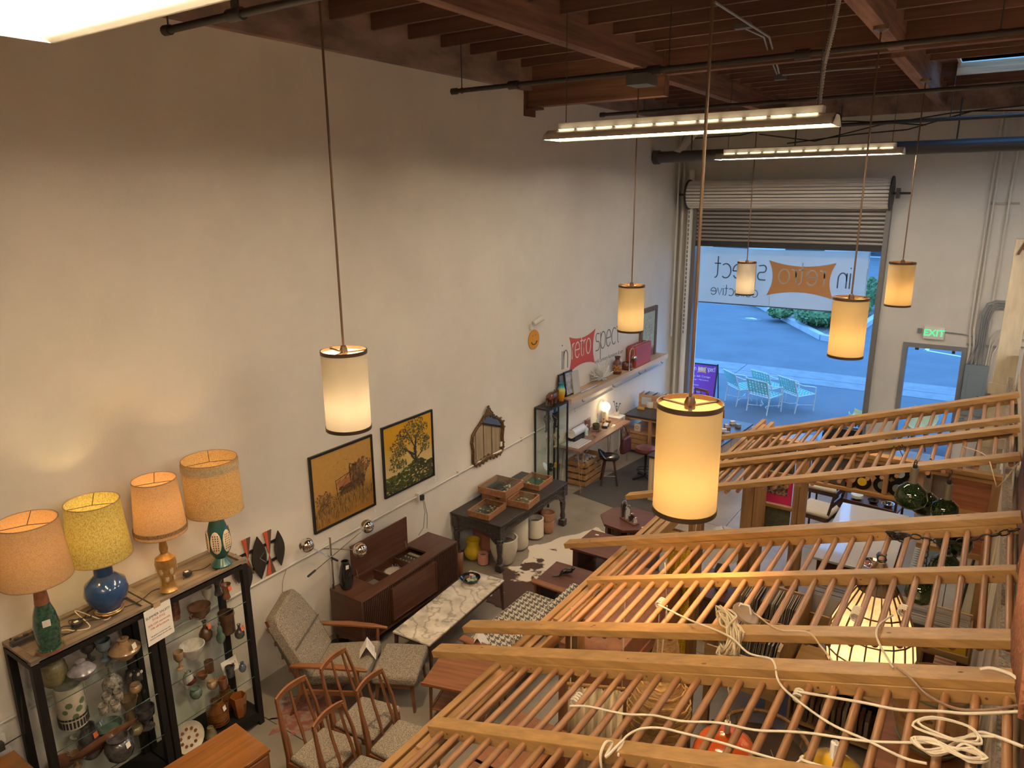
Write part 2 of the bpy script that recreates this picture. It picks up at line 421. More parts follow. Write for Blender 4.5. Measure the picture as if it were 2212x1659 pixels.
# ---------------------------------------------------------------- sprinkler lines, conduits
steel = mat('galvanised', (.36, .35, .34), .45, metal=.6)
def pipe(name, label, pts, r, m, hang=(), cat='pipe', capr=None, ztop=6.56):
    o = thing(name, label, cat, (0, 0, 0)); B().tube(pts, r, 10).build('pipe_run', m, o)
    for x, y, z in hang:
        b = B(); b.tube([(x, y, z), (x, y, ztop)], .006, 6); b.tube([(x+.03*math.cos(a), y, z+.03*math.sin(a)) for a in [k*PI/4 for k in range(8)]], .005, 5, closed=True); b.build('hanger_rod', dgrey, o)
    if capr:
        p = Vector(pts[0]); q = p + (Vector(pts[1])-p).normalized()*.06
        B().cyl(p - (q-p)*.2, q, capr, n=10).build('end_cap', m, o)
    return o
p1 = pipe('sprinkler_pipe', 'black sprinkler pipe nearest the bright tube light, upper left', [(.62, 3.33, 6.06), (11.7, 3.33, 6.06)], .026, dgrey, [(.66, 3.33, 6.06), (3.4, 3.33, 6.06)], capr=.036)
B().cyl((1.36, 3.33, 6.06), (1.5, 3.33, 6.06), .042, n=10).build('tee', dgrey, p1); B().cyl((1.43, 3.33, 6.06), (1.43, 3.33, 6.24), .028, n=8).build('riser', dgrey, p1)
p2 = pipe('sprinkler_pipe', 'black sprinkler pipe with capped end over the paintings', [(.42, 6.9, 6.03), (11.7, 6.9, 6.03)], .026, dgrey, [(.55, 6.9, 6.03), (3.0, 6.9, 6.03), (5.6, 6.9, 6.03)], capr=.036)
for x in (1.25, 2.85, 4.2): B().cyl((x-.06, 6.9, 6.03), (x+.06, 6.9, 6.03), .044, n=10).build('tee', dgrey, p2)
b = B(); b.box(2.62, 2.84, 6.78, 7.02, 5.90, 6.0); b.build('junction_box', mat('zinc', (.13, .13, .13), .5, metal=.4), p2)
pipe('sprinkler_pipe', 'black sprinkler pipe crossing in front of the skylight', [(.5, 10.4, 6.05), (11.7, 10.4, 6.05)], .026, dgrey, [(1.2, 10.4, 6.05), (3.6, 10.4, 6.05)], capr=.036)
pipe('sprinkler_pipe', 'thin black pipe just above the dark drain pipe', [(.9, 13.2, 5.93), (11.7, 13.2, 5.95)], .030, dgrey, [(2.5, 13.2, 5.94), (4.9, 13.2, 5.94)])
dp = thing('drain_pipe', 'fat dark grey drain pipe crossing above the roller door', 'pipe')
B().cyl((.02, 13.6, 5.56), (11.75, 13.6, 5.57), .105, n=18).build('pipe_run', mat('abs_pipe', (.075, .072, .078), .45), dp)
for x in (.75, 2.6, 3.3, 5.0): B().tube([(x, 13.6, 5.67), (x, 13.6, 6.27)], .012, 6).build('hanger_rod', dgrey, dp)
B().cyl((0.02, 13.6, 5.56), (.12, 13.6, 5.56), .13, n=18).build('collar', mat('abs_pipe', (0, 0, 0)), dp)
dq = thing('vent_pipe', 'white elbowed vent pipe beside the drain pipe end', 'pipe')
b = B(); b.tube([(.50, 13.55, 5.62), (.62, 13.75, 5.86), (.74, 14.0, 6.1)], .075, 12); b.build('upper_arm', whitem, dq)
B().tube([(.30, 14.92, 5.35), (.30, 14.92, 0.0)], .06, 12).build('downpipe', whitem, dq)
B().cyl((.70, 13.92, 6.02), (.80, 14.1, 6.2), .085, n=12).build('coupling', mat('abs_pipe', (0, 0, 0)), dq)
cond = mat('grey_conduit', (.30, .31, .33), .5, metal=.3)
pw = mat('painted_conduit', (.66, .63, .56), .6)
c1 = thing('roof_conduit', 'bent metal conduit running to a junction box under the roof', 'conduit')
P = [at(1545, 5, z=6.5), at(1662, 80, z=6.5), at(1683, 158, z=6.45)]
B().tube(P, .012, 8).build('conduit_run', cond, c1)
B().tube([at(1610, 62, z=6.5), at(1650, 80, z=6.5), at(1662, 120, z=6.47), at(1678, 160, z=6.43)], .009, 8).build('conduit_run', cond, c1)
q = at(1686, 164, z=6.42); b = B(); b.box(q.x-.07, q.x+.07, q.y-.06, q.y+.06, 6.37, 6.44); b.build('junction_box', MATS['zinc'], c1)
q = at(1605, 62, z=6.5); b = B(); b.box(q.x-.08, q.x+.08, q.y-.04, q.y+.04, 6.50, 6.55); b.build('junction_box', MATS['zinc'], c1)
B().tube([at(1690, 162, z=6.42), at(1820, 150, z=6.42), at(1900, 145, z=6.45)], .011, 8).build('conduit_run', cond, c1)
c2 = thing('roof_cables', 'slack black cables strung over the exit door', 'cable')
for k, pts in enumerate((((1640, 290), (1760, 305), (1900, 270), (2050, 245), (2212, 228)), ((1700, 310), (1850, 290), (1960, 280), (2100, 240), (2212, 238)), ((1480, 300), (1600, 292), (1720, 262), (1850, 262), (2000, 270)))):
    B().tube([at(*p, y=14.6) for p in pts], .011, 6).build('cable', mat('black_rubber', (.02, .02, .02), .6), c2)
# wall conduit along the left wall with outlet boxes
c3 = thing('wall_conduit', 'thin white conduit running the length of the left wall', 'conduit')
B().tube([(.022, 1.2, 1.05), (.022, 4.27, 1.12), (.022, 6.5, 1.17), (.022, 10.4, 1.26), (.022, 14.6, 1.34)], .013, 8).build('conduit_run', pw, c3)
for y in (1.9, 3.4, 5.5, 7.3, 8.9, 10.6, 12.1, 13.6):
    z = 1.08+.0225*(y-2.5); b = B(); b.box(0, .03, y-.012, y+.012, z-.03, z+.035); b.build('strap', pw, c3)
t = thing('outlet_box', 'white socket box on the conduit between painting and mirror', 'outlet', (0, 6.47, 1.15))
b = B(); b.box(0.004, .06, -.04, .04, -.06, .06); b.build('box', whitem, t, bev=.004)
b = B(); b.box(.06, .10, -.025, .025, -.03, .04); b.build('plug', mat('plug_black', (.03, .03, .03), .4), t, bev=.004)
B().tube([(.09, 0, -.03), (.1, .02, -.2), (.08, .0, -.42), (.06, -.08, -.50)], .005, 6).build('cord', mat('cord_grey', (.28, .25, .22), .6), t)
B().tube([(.09, .02, -.03), (.11, .05, -.25), (.09, .06, -.45)], .005, 6).build('cord', MATS['cord_grey'], t)
t = thing('outlet_box', 'white socket box with black plug at the bottom left edge', 'outlet', (0, 1.62, .92))
b = B(); b.box(0.004, .06, -.06, .06, -.07, .07); b.build('box', whitem, t, bev=.004)
b = B(); b.box(.06, .11, -.03, .03, -.035, .03); b.build('plug', MATS['plug_black'], t, bev=.004)
B().tube([(.1, .02, .0), (.16, .15, .05), (.14, .18, .35), (.12, .16, .7), (.12, .2, .83)], .006, 6).build('cord', MATS['black_rubber'], t)
b = B(); b.box(0, .02, -.09, .09, -.12, -.09); b.build('clip', whitem, t)
# ---------------------------------------------------------------- wall fittings at the back
rd = thing('door_1', 'grey roller shutter door half raised at the back', 'door', (0, 0, 0)); rd['kind'] = 'structure'
slat = mat('shutter_steel', (.33, .31, .29), .45, metal=.35); slat2 = mat('shutter_coil', (.72, .68, .62), .5, metal=.1)
YD = 14.97
z = 3.92; k = 0; src = None
while z < 4.78:
    if src is None:
        b = B(); b.prism([(-.002, .006), (.014, .014), (.018, .034), (.014, .054), (-.002, .060)], lambda u, v, t: (t, YD-u, v), .42, 4.0); src = b.build('slat', slat, rd); o = src
    else: o = share('slat', src, rd)
    o.location = (0, 0, z); z += .077
b = B(); b.box(.43, 3.99, YD+.006, YD+.010, 3.9, 4.8); b.build('dark_backing', dgrey, rd)  # dark backing sheet added so the gaps between slats read dark
b = B(); b.box(.42, 4.0, YD-.03, YD+.03, 3.82, 3.92); b.build('bottom_bar', mat('rubber_bar', (.025, .025, .027), .6), rd)
nS = 26; rC = .265; zc = 4.86; yc = 14.78; src = None
for k in range(nS):
    a = 2*PI*k/nS
    if src is None:
        b = B(); b.box(.33, 4.03, -.0235, .0235, rC-.014, rC); b.box(.33, 4.03, .012, .0235, rC, rC+.007); src = b.build('coil_slat', slat2, rd); o = src
    else: o = share('coil_slat', src, rd)
    o.location = (0, yc, zc); o.rotation_euler = (a, 0, 0)
B().cyl((.34, yc, zc), (4.02, yc, zc), rC-.022, n=26).build('coil_core', dgrey, rd)
B().cyl((.10, yc, zc), (4.35, yc, zc), .02, n=8).build('shaft', dgrey, rd)
B().cyl((4.035, yc, zc), (4.06, yc, zc), .30, n=22).build('end_plate', dgrey, rd)
B().cyl((.30, yc, zc), (.325, yc, zc), .30, n=22).build('end_plate', dgrey, rd)
b = B(); b.box(4.12, 4.17, yc-.09, yc+.12, zc-.09, zc+.09); b.build('bracket', dgrey, rd)
for x0 in (.36, 3.97):
    b = B(); b.box(x0, x0+.08, 14.93, 15.1, 0, 4.62); b.build('guide_rail', mat('guide_steel', (.19, .185, .185), .5, metal=.4), rd)
b = B()
for k in range(30): b.tube([(.30+.01*math.cos(a), 14.86, 4.6-k*.09+.03*math.sin(a)) for a in [q*PI/3 for q in range(6)]], .006, 4, closed=True)
b.build('pull_chain', dgrey, rd); rd.children[-1]['kind'] = 'stuff'
b = B(); b.tube([(.12, 14.95, 6.2), (.12, 14.95, .0)], .03, 8); b.build('corner_conduit', pw, rd)
b = B(); b.tube([(.10, 14.7, 6.2), (.10, 14.7, 1.9)], .016, 8); b.build('corner_conduit', pw, rd)
ex = thing('door_2', 'exit doorway in grey frame standing open at the back right', 'door', (0, 0, 0)); ex['kind'] = 'structure'
gf = mat('grey_frame', (.19, .20, .215), .5)
b = B(); b.box(DX0-.055, DX0+.02, YB-.03, YB+.2, 0, DZ+.07); b.build('jamb', gf, ex); b = B(); b.box(DX1-.02, DX1+.055, YB-.03, YB+.2, 0, DZ+.07); b.build('jamb', gf, ex)
b = B(); b.box(DX0+.02, DX1-.02, YB-.03, YB+.2, DZ-.01, DZ+.07); b.build('head', gf, ex)
b = B(); b.box(DX0+.15, DX0+.21, YB-.04, YB, DZ-.05, DZ-.01); b.box(DX1-.17, DX1-.12, YB-.04, YB, DZ-.06, DZ-.01); b.build('door_stop', dgrey, ex)
b = B(); b.box(DX1-.01, DX1+.03, YB+.2, YB+1.08, .02, DZ); b.build('door_leaf', mat('door_leaf', (.30, .30, .31), .5), ex)
es = thing('exit_sign', 'white exit sign with green letters above the back doorway', 'sign', (4.98, YB, 2.39))
b = B(); b.box(-.165, .165, -.07, -.004, -.115, .115); b.build('case', mat('sign_case', (.78, .77, .74), .5), es, bev=.006)
text_mesh('EXIT', .165, emit('exit_green', (.05, .85, .28), .55), es, frame_M((0, -.072, -.002), (1, 0, 0), (0, 0, 1)), ext=.001, off=.002)
b = B(); b.box(-.27, -.20, -.05, -.002, -.02, .06); b.build('side_box', gf, es)
B().tube([(.165, -.03, .03), (.45, -.03, .02), (.60, -.03, -.01), (.66, -.04, -.08), (.68, -.05, -.30)], .010, 6).build('conduit_run', cond, es)
ep = thing('breaker_panel', 'grey electrical breaker panel right of the exit door', 'panel', (5.72, YB, 1.42))
pg = mat('panel_grey', (.19, .245, .29), .45)
b = B(); b.box(-.18, .18, -.14, -.004, -.46, .47); b.build('cabinet', pg, ep, bev=.006)
b = B(); b.box(-.12, .13, -.15, -.14, -.36, .30); b.build('panel_door', pg, ep, bev=.003)
b = B(); b.box(.06, .11, -.16, -.15, -.13, -.08); b.build('latch', dgrey, ep)
b = B(); b.box(-.20, -.08, -.10, -.004, -.72, -.55); b.build('switch_box', pg, ep, bev=.004)
ck = thing('conduit_bank', 'bank of conduits rising from the breaker panel', 'conduit', (0, 0, 0))
for k, x in enumerate((5.52, 5.585, 5.80)):
    B().tube([(5.56+k*.06, YB-.05, 1.89), (5.56+k*.06, YB-.05, 2.2), (x, YB-.05, 2.5), (x, YB-.05, 6.2)], .017, 8).build('tall_conduit', pw, ck)
for k in range(5):
    x0 = 5.60+k*.035; z1 = 3.05-.03*k
    B().tube([(x0+(k-2)*.02, YB-.07, 1.89), (5.66+k*.03, YB-.07, 2.25), (5.66+k*.03, YB-.08, z1-.25), (5.72+k*.025, YB-.08, z1-.06), (5.84+k*.01, YB-.08, z1), (6.5, YB-.08, z1)], .013, 8).build('bent_conduit', cond, ck)
for k in range(3):
    x0 = 5.86+k*.03; z1 = 2.55-.13*k
    B().tube([(x0-.02, YB-.05, 1.89-.1*k), (x0, YB-.05, z1-.16), (x0+.06, YB-.05, z1-.03), (x0+.14, YB-.05, z1), (6.6, YB-.05, z1)], .013, 8).build('painted_bend', pw, ck)
for zz in (2.23, 4.68):
    b = B(); b.box(5.50, 5.95, YB-.035, YB-.004, zz-.02, zz+.02); b.build('strut_channel', mat('strut', (.34, .33, .31), .5, metal=.4), ck)
t = thing('leaning_board', 'brown board leaning beside the breaker panel', 'board', (5.98, 14.6, 0))
b = B(); b.bar((0, .35, .02), (.06, .42, 1.62), .12, .03, up=(1, 0, 0)); b.bar((-.10, .30, .02), (.0, .40, 1.50), .09, .03, up=(1, 0, 0)); b.build('plank', wood('dark_board', (.17, .08, .05), 'z'), t)
# ---------------------------------------------------------------- outside
asph = mat('asphalt', (.093, .106, .125), .85, c2=(.137, .152, .174), scale=.8, bump=.05, bscale=60, detail=8, lo=.25, hi=.75)
b = B(); b.box(-40, 45, YB+.22, 80, -.3, -.03); struct(b.build('asphalt_lot', asph), 'asphalt parking lot outside the open doors', 'ground')
gut = bpy.data.objects.new('gutter', None); COL.objects.link(gut); struct(gut, 'pale concrete gutter strip crossing the asphalt', 'gutter'); gut.location = (0, 20.4, 0); gut.rotation_euler = (0, 0, R_(1.5))
gm = mat('gutter_concrete', (.21, .22, .235), .8, var=.12, scale=3)
for k in range(-5, 6):
    b = B(); b.box(k*3.6+.012, k*3.6+3.588, -.75, -.1, -.06, -.022); b.box(k*3.6+.012, k*3.6+3.588, -.1, .75, -.06, -.016); b.build('gutter_slab', gm, gut)
for k, (a, c) in enumerate((((1800, 2088, 0), 0),)):
    pass
wl = mat('line_paint', (.66, .69, .70), .7)
pl = thing('parking_line', 'white painted parking bay lines seen through the exit doorway', 'road marking')
P = [at(2008, 748, z=-.029), at(2001, 757, z=-.029), at(2075, 770, z=-.029)]
d1 = (P[0]-P[1]).normalized(); d2 = (P[2]-P[1]).normalized()
b = B(); b.bar(P[1]-d1*.06, P[1]+d1*9, .12, .006); b.build('stripe', wl, pl); b = B(); b.bar(P[1]-d2*.06, P[1]+d2*9, .12, .006); b.build('stripe', wl, pl)
mh = thing('manhole_cover', 'round manhole cover with a pale wedge on the asphalt', 'manhole cover', (*at(1622, 690, z=-.03)[:2], -.03))
B().lathe([(.42, .0), (.42, .008), (.38, .01), (1e-5, .01)], n=24).build('cover', mat('cast_iron', (.12, .135, .16), .7), mh)
b = B(); b.prism([(-.22, 0), (.25, -.04), (.02, .16)], lambda u, v, t: (u, v, t), .01, .05); b.build('wedge', mat('pale_wedge', (.70, .66, .58), .7), mh)
# planter island
pb = thing('planter_island', 'kerbed planting island with hedges across the lot', 'planter', (0, 0, 0))
K = [Vector((-4.2, 34.4, 0)), Vector((-2.75, 32.4, 0)), Vector((1.05, 26.2, 0)), Vector((1.45, 26.0, 0)), Vector((1.75, 26.5, 0)), Vector((2.0, 33.0, 0)), Vector((2.05, 34.4, 0))]
kc = mat('kerb', (.42, .44, .46), .8, var=.1, scale=3)
for i in range(len(K)-1):
    b = B(); b.bar(K[i]+Vector((0, 0, .06)), K[i+1]+Vector((0, 0, .06)), .22, .20); b.build('kerb_stone', kc, pb)
b = B(); b.prism([(p.x, p.y) for p in K], lambda u, v, t: (u, v, t), -.03, .09); b.build('soil', mat('mulch', (.17, .15, .13), .95, var=.4, scale=9), pb)
leafm = mat('hedge_leaf', (.06, .12, .035), .6, c2=(.15, .24, .07), scale=3.5, detail=3)
def hedge(label, c, sx, sy, sz, n, seed):
    rnd = random.Random(seed); b = B()
    b.ball((0, 0, sz*.45), 1, 10, 6, sx*.82, sy*.82, sz*.42)
    for _ in range(n):
        while True:
            p = Vector((rnd.uniform(-1, 1), rnd.uniform(-1, 1), rnd.uniform(-.9, 1)))
            if .6 < p.length < 1: break
        q = Vector((p.x*sx, p.y*sy, sz*.5+p.z*sz*.5)); s = rnd.uniform(.05, .11)
        a = Vector((rnd.uniform(-1, 1), rnd.uniform(-1, 1), rnd.uniform(-.3, 1))).normalized(); e = a.orthogonal().normalized()
        b.quad(q-a*s, q+e*s*.5, q+a*s, q-e*s*.5)
    o = b.build('hedge', leafm); o.location = c; o['kind'] = 'stuff'; return tag(o, label, 'hedge')
hedge('low clipped hedge behind the kerb below the hanging banner', (.55, 28.6, .09), 1.1, 1.5, .95, 900, 1)
hedge('small grassy shrub at the point of the kerbed island', (-1.15, 29.3, .09), .5, .7, .5, 350, 2)
hedge('leafy shrub left of the island hedge under the banner edge', (-2.3, 32.6, .09), 1.0, .8, .6, 300, 3)
hedge('taller round hedge beside the parked car', (1.30, 33.2, .09), .52, .8, 1.4, 700, 4)
hedge('thin low shrub on the right end of the island', (1.45, 31.6, .09), .3, .8, .6, 260, 5)
# parked car (front corner visible past the banner)
def parked(label, loc, rz, cb):
    car = thing('parked_car', label, 'car', loc, rz)
    prof = [(-2.2, .35), (-2.25, .75), (-1.9, .92), (-1.2, 1.0), (-.6, 1.42), (.7, 1.45), (1.4, 1.02), (2.1, .92), (2.25, .6), (2.2, .35)]
    b = B(); b.prism(prof, lambda u, v, t: (u, t, v), -.85, .85); b.build('body', cb, car, bev=.08)
    b = B(); b.prism([(-1.1, 1.0), (-.58, 1.37), (.66, 1.40), (1.25, 1.03)], lambda u, v, t: (u, t, v), -.86, .86); b.build('side_windows', mat('car_glass', (.05, .07, .09), .05), car)
    b = B(); b.cbox((1.0, 0, 1.22), (.06, 1.3, .6), ry=R_(-58)); b.build('windscreen', MATS['car_glass'], car)
    for x in (-1.4, 1.4):
        for y in (-.84, .84):
            o = B().lathe([(.33, -.1), (.33, .1)], n=20).build('wheel', mat('tyre', (.015, .015, .016), .8), car); o.location = (x, y, .33); o.rotation_euler = (PI/2, 0, 0)
            q = B().lathe([(.21, -.105), (.21, .105)], n=12).build('hub', mat('alloy', (.6, .6, .62), .3, metal=.8), o)
parked('dark blue car parked beyond the round hedge', (3.45, 37.0, -.03), 0, mat('car_paint', (.03, .05, .10), .2, coat=1.0))
parked('silver car parked behind the dark blue one', (3.9, 43.0, -.03), 0, mat('car_silver', (.55, .56, .58), .2, metal=.4, coat=1.0))
parked('white car parked farthest back beyond the banner edge', (4.6, 50.0, -.03), 0, mat('car_white', (.72, .72, .71), .25, coat=1.0))
# pale building far across the lot so that the horizon is not empty
fb = thing('far_building', 'pale flat-roofed building across the parking lot', 'building', (0, 62, 0))
b = B(); b.box(-30, 35, 0, 10, -.03, 7); b.build('wall', mat('far_wall', (.58, .58, .56), .8), fb)
for k in range(10):
    b = B(); b.box(-27+k*6, -24+k*6, -.06, .0, .1, 2.6); b.build('window', mat('far_window', (.06, .07, .08), .2), fb)
# ================================================================= PERGOLA OF LADDER PANELS
SL = .337; CS = 1/math.hypot(1, SL); UX = Vector((CS, 0, SL*CS)); NN = Vector((-SL*CS, 0, CS))
def plz(x): return 2.5+SL*(x-3.6)
pine = wood('pine', (.30, .165, .056), 'x', var=.22, rough=.5, f=30)
pine_y = wood('pine_y', (.29, .155, .056), 'y', var=.24, rough=.55, f=30)
pine_z = wood('pine_z', (.28, .155, .064), 'z', var=.22, rough=.55, f=26)
rodm = wood('dowel', (.265, .128, .055), 'y', var=.22, rough=.42, f=30)
knot = mat('knot', (.12, .05, .02), .6)
def rafter(label, y, x0=3.53, x1=6.095, w=.089, h=.038, dz=0.0, name='pergola_rafter', cat='rafter'):
    o = thing(name, label, cat, (x0, y, plz(x0)+dz)); L = (x1-x0)/CS
    b = B(); p = Vector((0, 0, 0))-NN*h/2; b.bar(p, p+UX*L, w, h, up=NN)
    o2 = b.build('board', pine, o, bev=.003); rnd = random.Random(int(y*100)); kb = B()
    for _ in range(5):
        q = UX*rnd.uniform(.1, L-.1)+Vector((0, rnd.uniform(-.35, .35)*w, 0)); kb.lathe([(rnd.uniform(.003, .007), 0), (1e-5, .0005)], q+NN*.0004, 8, sx=1.7, M=Matrix((UX, (0, 1, 0), NN)).transposed())
    kb.build('knot', knot, o, kind='stuff'); return o
rafter('pine rafter over the farthest ladder panel, nearest the roller door', 6.86)
rafter('second pine rafter from the back, lower edge of farthest ladder', 6.11, x0=3.6)
rafter('third pine rafter from the back, just below the gap', 5.84, x0=3.6)
rafter('fourth pine rafter from the back, where the green lamps hang', 5.19, x0=3.50)
rafter('long pine rafter whose left end lies over the low tables', 4.17, x0=3.5)
rafter('pine rafter with the bundled white cord tied around it', 2.94)
rafter('thickest pine rafter, left end over the houndstooth sofa', 2.665)
RODS = [4.047+.0866*k for k in range(24)]
def ladder(label, strips, y0, y1, ext=(.02, .02)):
    """strips: list of (y, w, h, x0); rods run from y0 to y1 through them"""
    o = thing('ladder_panel', label, 'ladder', (4.0, (y0+y1)/2, plz(4.0)))
    ym = (y0+y1)/2
    for y, w, h, x0 in strips:
        b = B(); s = Vector((x0-4.0, y-ym, SL*(x0-4.0)))-NN*.062; b.bar(s, s+UX*((6.07-x0)/CS), w, h, up=NN); b.build('rail', pine, o, bev=.003)
        nb = B()
        for k in (0, 1, 8, 16, 22):
            q = s+UX*((RODS[k]-x0+.03)/CS)-Vector((0, w/2+.0005, 0)); nb.cyl(q, q-Vector((0, .001, 0)), .005, n=6)
        nb.build('nail_hole', knot, o, kind='stuff')
    src = None
    for x in RODS:
        if src is None:
            b = B(); b.cyl((0, y0-ym, 0), (0, y1-ym, 0), .0145, n=10); src = b.build('rung', rodm, o); q = src
        else: q = share('rung', src, o)
        q.location = Vector((x-4.0, 0, SL*(x-4.0)))-NN*.062
    return o
ladder('farthest wooden ladder panel, nearest the roller door', [(6.87, .05, .05, 3.98)], 6.10, 6.89)
ladder('second wooden ladder panel from the back, over the record shelf', [(5.90, .05, .05, 3.98)], 5.17, 5.93)
ladder('middle wooden ladder panel with a rusty chain wound on it', [(4.135, .05, .05, 3.98), (3.60, .06, .06, 3.97)], 2.95, 4.16)
ladder('nearest wooden ladder panel with white cords lying on it', [(2.64, .05, .05, 3.98), (2.10, .075, .055, 3.97), (1.57, .06, .06, 3.97)], 1.30, 2.66)
# long header beam along the left side of the pergola
hb = thing('header_beam', 'doubled pine header beam carrying the left ends of the rafters', 'beam', (3.97, 4.2, 2.45))
for k, (dx, y0, y1, z0, z1) in enumerate(((-.045, -3.1, 3.55, -.03, .065), (.0, -3.1, 3.4, -.05, .055), (.045, -3.1, 3.55, -.035, .05))):
    b = B(); b.box(dx-.019, dx+.019, y0, y1, z0, z1); b.build('board', pine_y, hb, bev=.003)
for y in (-2.2, -1.0, .1, 1.1, 2.2):
    b = B(); b.box(-.026+.019, .026, y, y+.42, -.02, .072); b.build('filler_block', pine_y, hb, bev=.002)
def post(label, x, y, z1, s=.089, d=.089, z0=0):
    b = B(); b.box(-s/2, s/2, -d/2, d/2, z0, z1); o = b.build('timber_post', pine_z, bev=.003); o.location = (x, y, 0); return tag(o, label, 'post')
post('pine post under the header beam beside the yellow bead curtain', 4.09, 5.24, 2.40, .10)
post('pine post at the end of the header beam, by the low tables', 3.97, 7.72, 2.40)
post('pine post under the near header beam behind the side table', 3.99, 3.42, 2.40)
post('foremost pine post under the header beam', 3.99, 1.50, 2.40)
# framed partition with the wall of records (plane y = 7.87)
YF = 7.87
fr = thing('stud_partition', 'pine stud partition displaying records, beyond the ladder panels', 'partition', (0, YF, 0))
def fbox(name, x0, x1, z0, z1, d=.089, m=pine_z, bev=.003, y0=None):
    b = B(); b.box(x0, x1, -d/2 if y0 is None else y0, d/2, z0, z1); return b.build(name, m, fr, bev=bev)
fbox('stud', 3.73, 3.86, 0, 2.20); fbox('stud', 3.865, 3.905, 0, 2.20); fbox('stud', 4.28, 4.34, 0, 2.20); fbox('stud', 4.345, 4.415, 0, 2.20)
fbox('stud', 6.05, 6.12, 0, 2.20); fbox('stud', 5.50, 5.56, 1.89, 2.20); fbox('stud', 4.80, 4.85, 1.89, 2.20); fbox('stud', 5.13, 5.18, 1.89, 2.20)
fbox('top_plate', 3.70, 6.12, 2.20, 2.24, m=pine); fbox('top_plate', 3.70, 6.12, 2.245, 2.29, d=.11, m=pine)
fbox('shelf_plate', 4.415, 6.05, 1.845, 1.885, m=pine); fbox('shelf_plate', 3.905, 4.28, 1.48, 1.52, m=pine); fbox('shelf_plate', 3.905, 4.28, 1.86, 1.90, m=pine)
for x0, x1, mm in ((4.43, 4.80, mat('poster_dark', (.06, .05, .045), .6, var=.5, scale=20)), (4.85, 5.13, mat('backing_tan', (.34, .20, .12), .7, var=.2, scale=9)), (5.18, 5.50, MATS['backing_tan']), (5.56, 5.72, mat('backing_grey', (.15, .12, .10), .7))):
    fbox('backing_panel', x0, x1, 1.885, 2.20, d=.02, m=mm, bev=0, y0=.0)
fbox('backing_panel', 5.72, 6.05, 1.45, 2.20, d=.03, m=wood('redwood_panel', (.30, .11, .055), 'x', var=.25), bev=0, y0=.0)
fbox('shelf_plate', 5.50, 6.05, 1.40, 1.45, m=pine)
# ================================================================= PENDANTS AND STRIP LIGHTS
bronze = mat('bronze', (.085, .055, .035), .4, metal=.7); rodb = mat('rod_bronze', (.16, .10, .06), .35, metal=.7)
def pendant(label, x, px, py, color, energy, up=0.0, ztop=6.33, sm=None):
    p = at(px, py, x=x); h = .60; r = .165
    o = thing('pendant_lamp', label, 'pendant lamp', (p.x, p.y, p.z-h/2), group=None)
    B().open_lathe([(r, .012), (r, h-.012)], n=40).build('shade', sm, o)
    for z0 in (0, h-.026):
        B().open_lathe([(r-.003, z0), (r+.004, z0), (r+.004, z0+.026), (r-.003, z0+.026), (r-.003, z0)], n=40).build('band', bronze, o)
    b = B()
    for k in range(3):
        a = 2*PI*k/3+.9; b.bar((0, 0, h-.02), (r*math.cos(a), r*math.sin(a), h-.012), .018, .008)
    b.lathe([(.028, h-.035), (.03, h), (.018, h+.03)], n=12); b.build('spider', bronze, o)
    B().cyl((0, 0, h-.05), (0, 0, ztop-p.z+h/2-.03), .0085, n=8).build('rod', rodb, o)
    B().lathe([(.02, -.05), (.065, -.03), (.07, .0)], (0, 0, ztop-p.z+h/2), 16).build('canopy', rodb, o)
    B().cyl((0, 0, h-.05), (0, 0, .24), .018, n=10).build('socket', mat('brass', (.55, .36, .12), .3, metal=.9), o)
    B().ball((0, 0, .19), .038, 12, 8, sz=1.25).build('bulb', emit('bulb_'+label[:9], color, 3), o)
    lamp('bulb_light', o, (0, 0, .19), energy, color, .07)
    return o
sh_w = shade('linen_white', (.86, .76, .58), .45, k=.0165); sh_y = shade('linen_amber', (.86, .66, .34), .5, k=.036); 
sh_y2 = shade('linen_amber_dense', (.86, .68, .38), .5, k=.017)
pendant('white cylinder pendant nearest the two framed paintings', 1.97, 748, 842, KEL['soft'], 150, sm=sh_w)
pendant('pendant in front of the red wall logo', 1.97, 1363, 666, KEL['soft'], 110, sm=sh_y2)
pendant('smallest pendant, in front of the mirrored banner', 1.97, 1611, 601, KEL['soft'], 105, sm=sh_w, ztop=6.28)
pendant('largest amber pendant at the centre of the room', 4.62, 1484, 988, KEL['warm'], 52, sm=sh_y)
pendant('pendant hanging before the planting island outside', 4.66, 1832, 707, KEL['warm'], 52, sm=sh_y)
pendant('pendant against the back wall above the exit sign', 4.72, 1944, 614, KEL['warm'], 52, sm=sh_y, ztop=6.28)
tubef = emit('tube_front', KEL['tube'], 40.0)
tubeb = emit('tube_fill', KEL['tube2'], 120.0)
fixm = mat('fixture_enamel', (.74, .72, .64), .4); tubem = emit('tube', KEL['tube'], 52.0); tubed = emit('tube_dim', KEL['tube2'], 58.0); slotm = emit('slot_glow', KEL['tube'], 1.5)
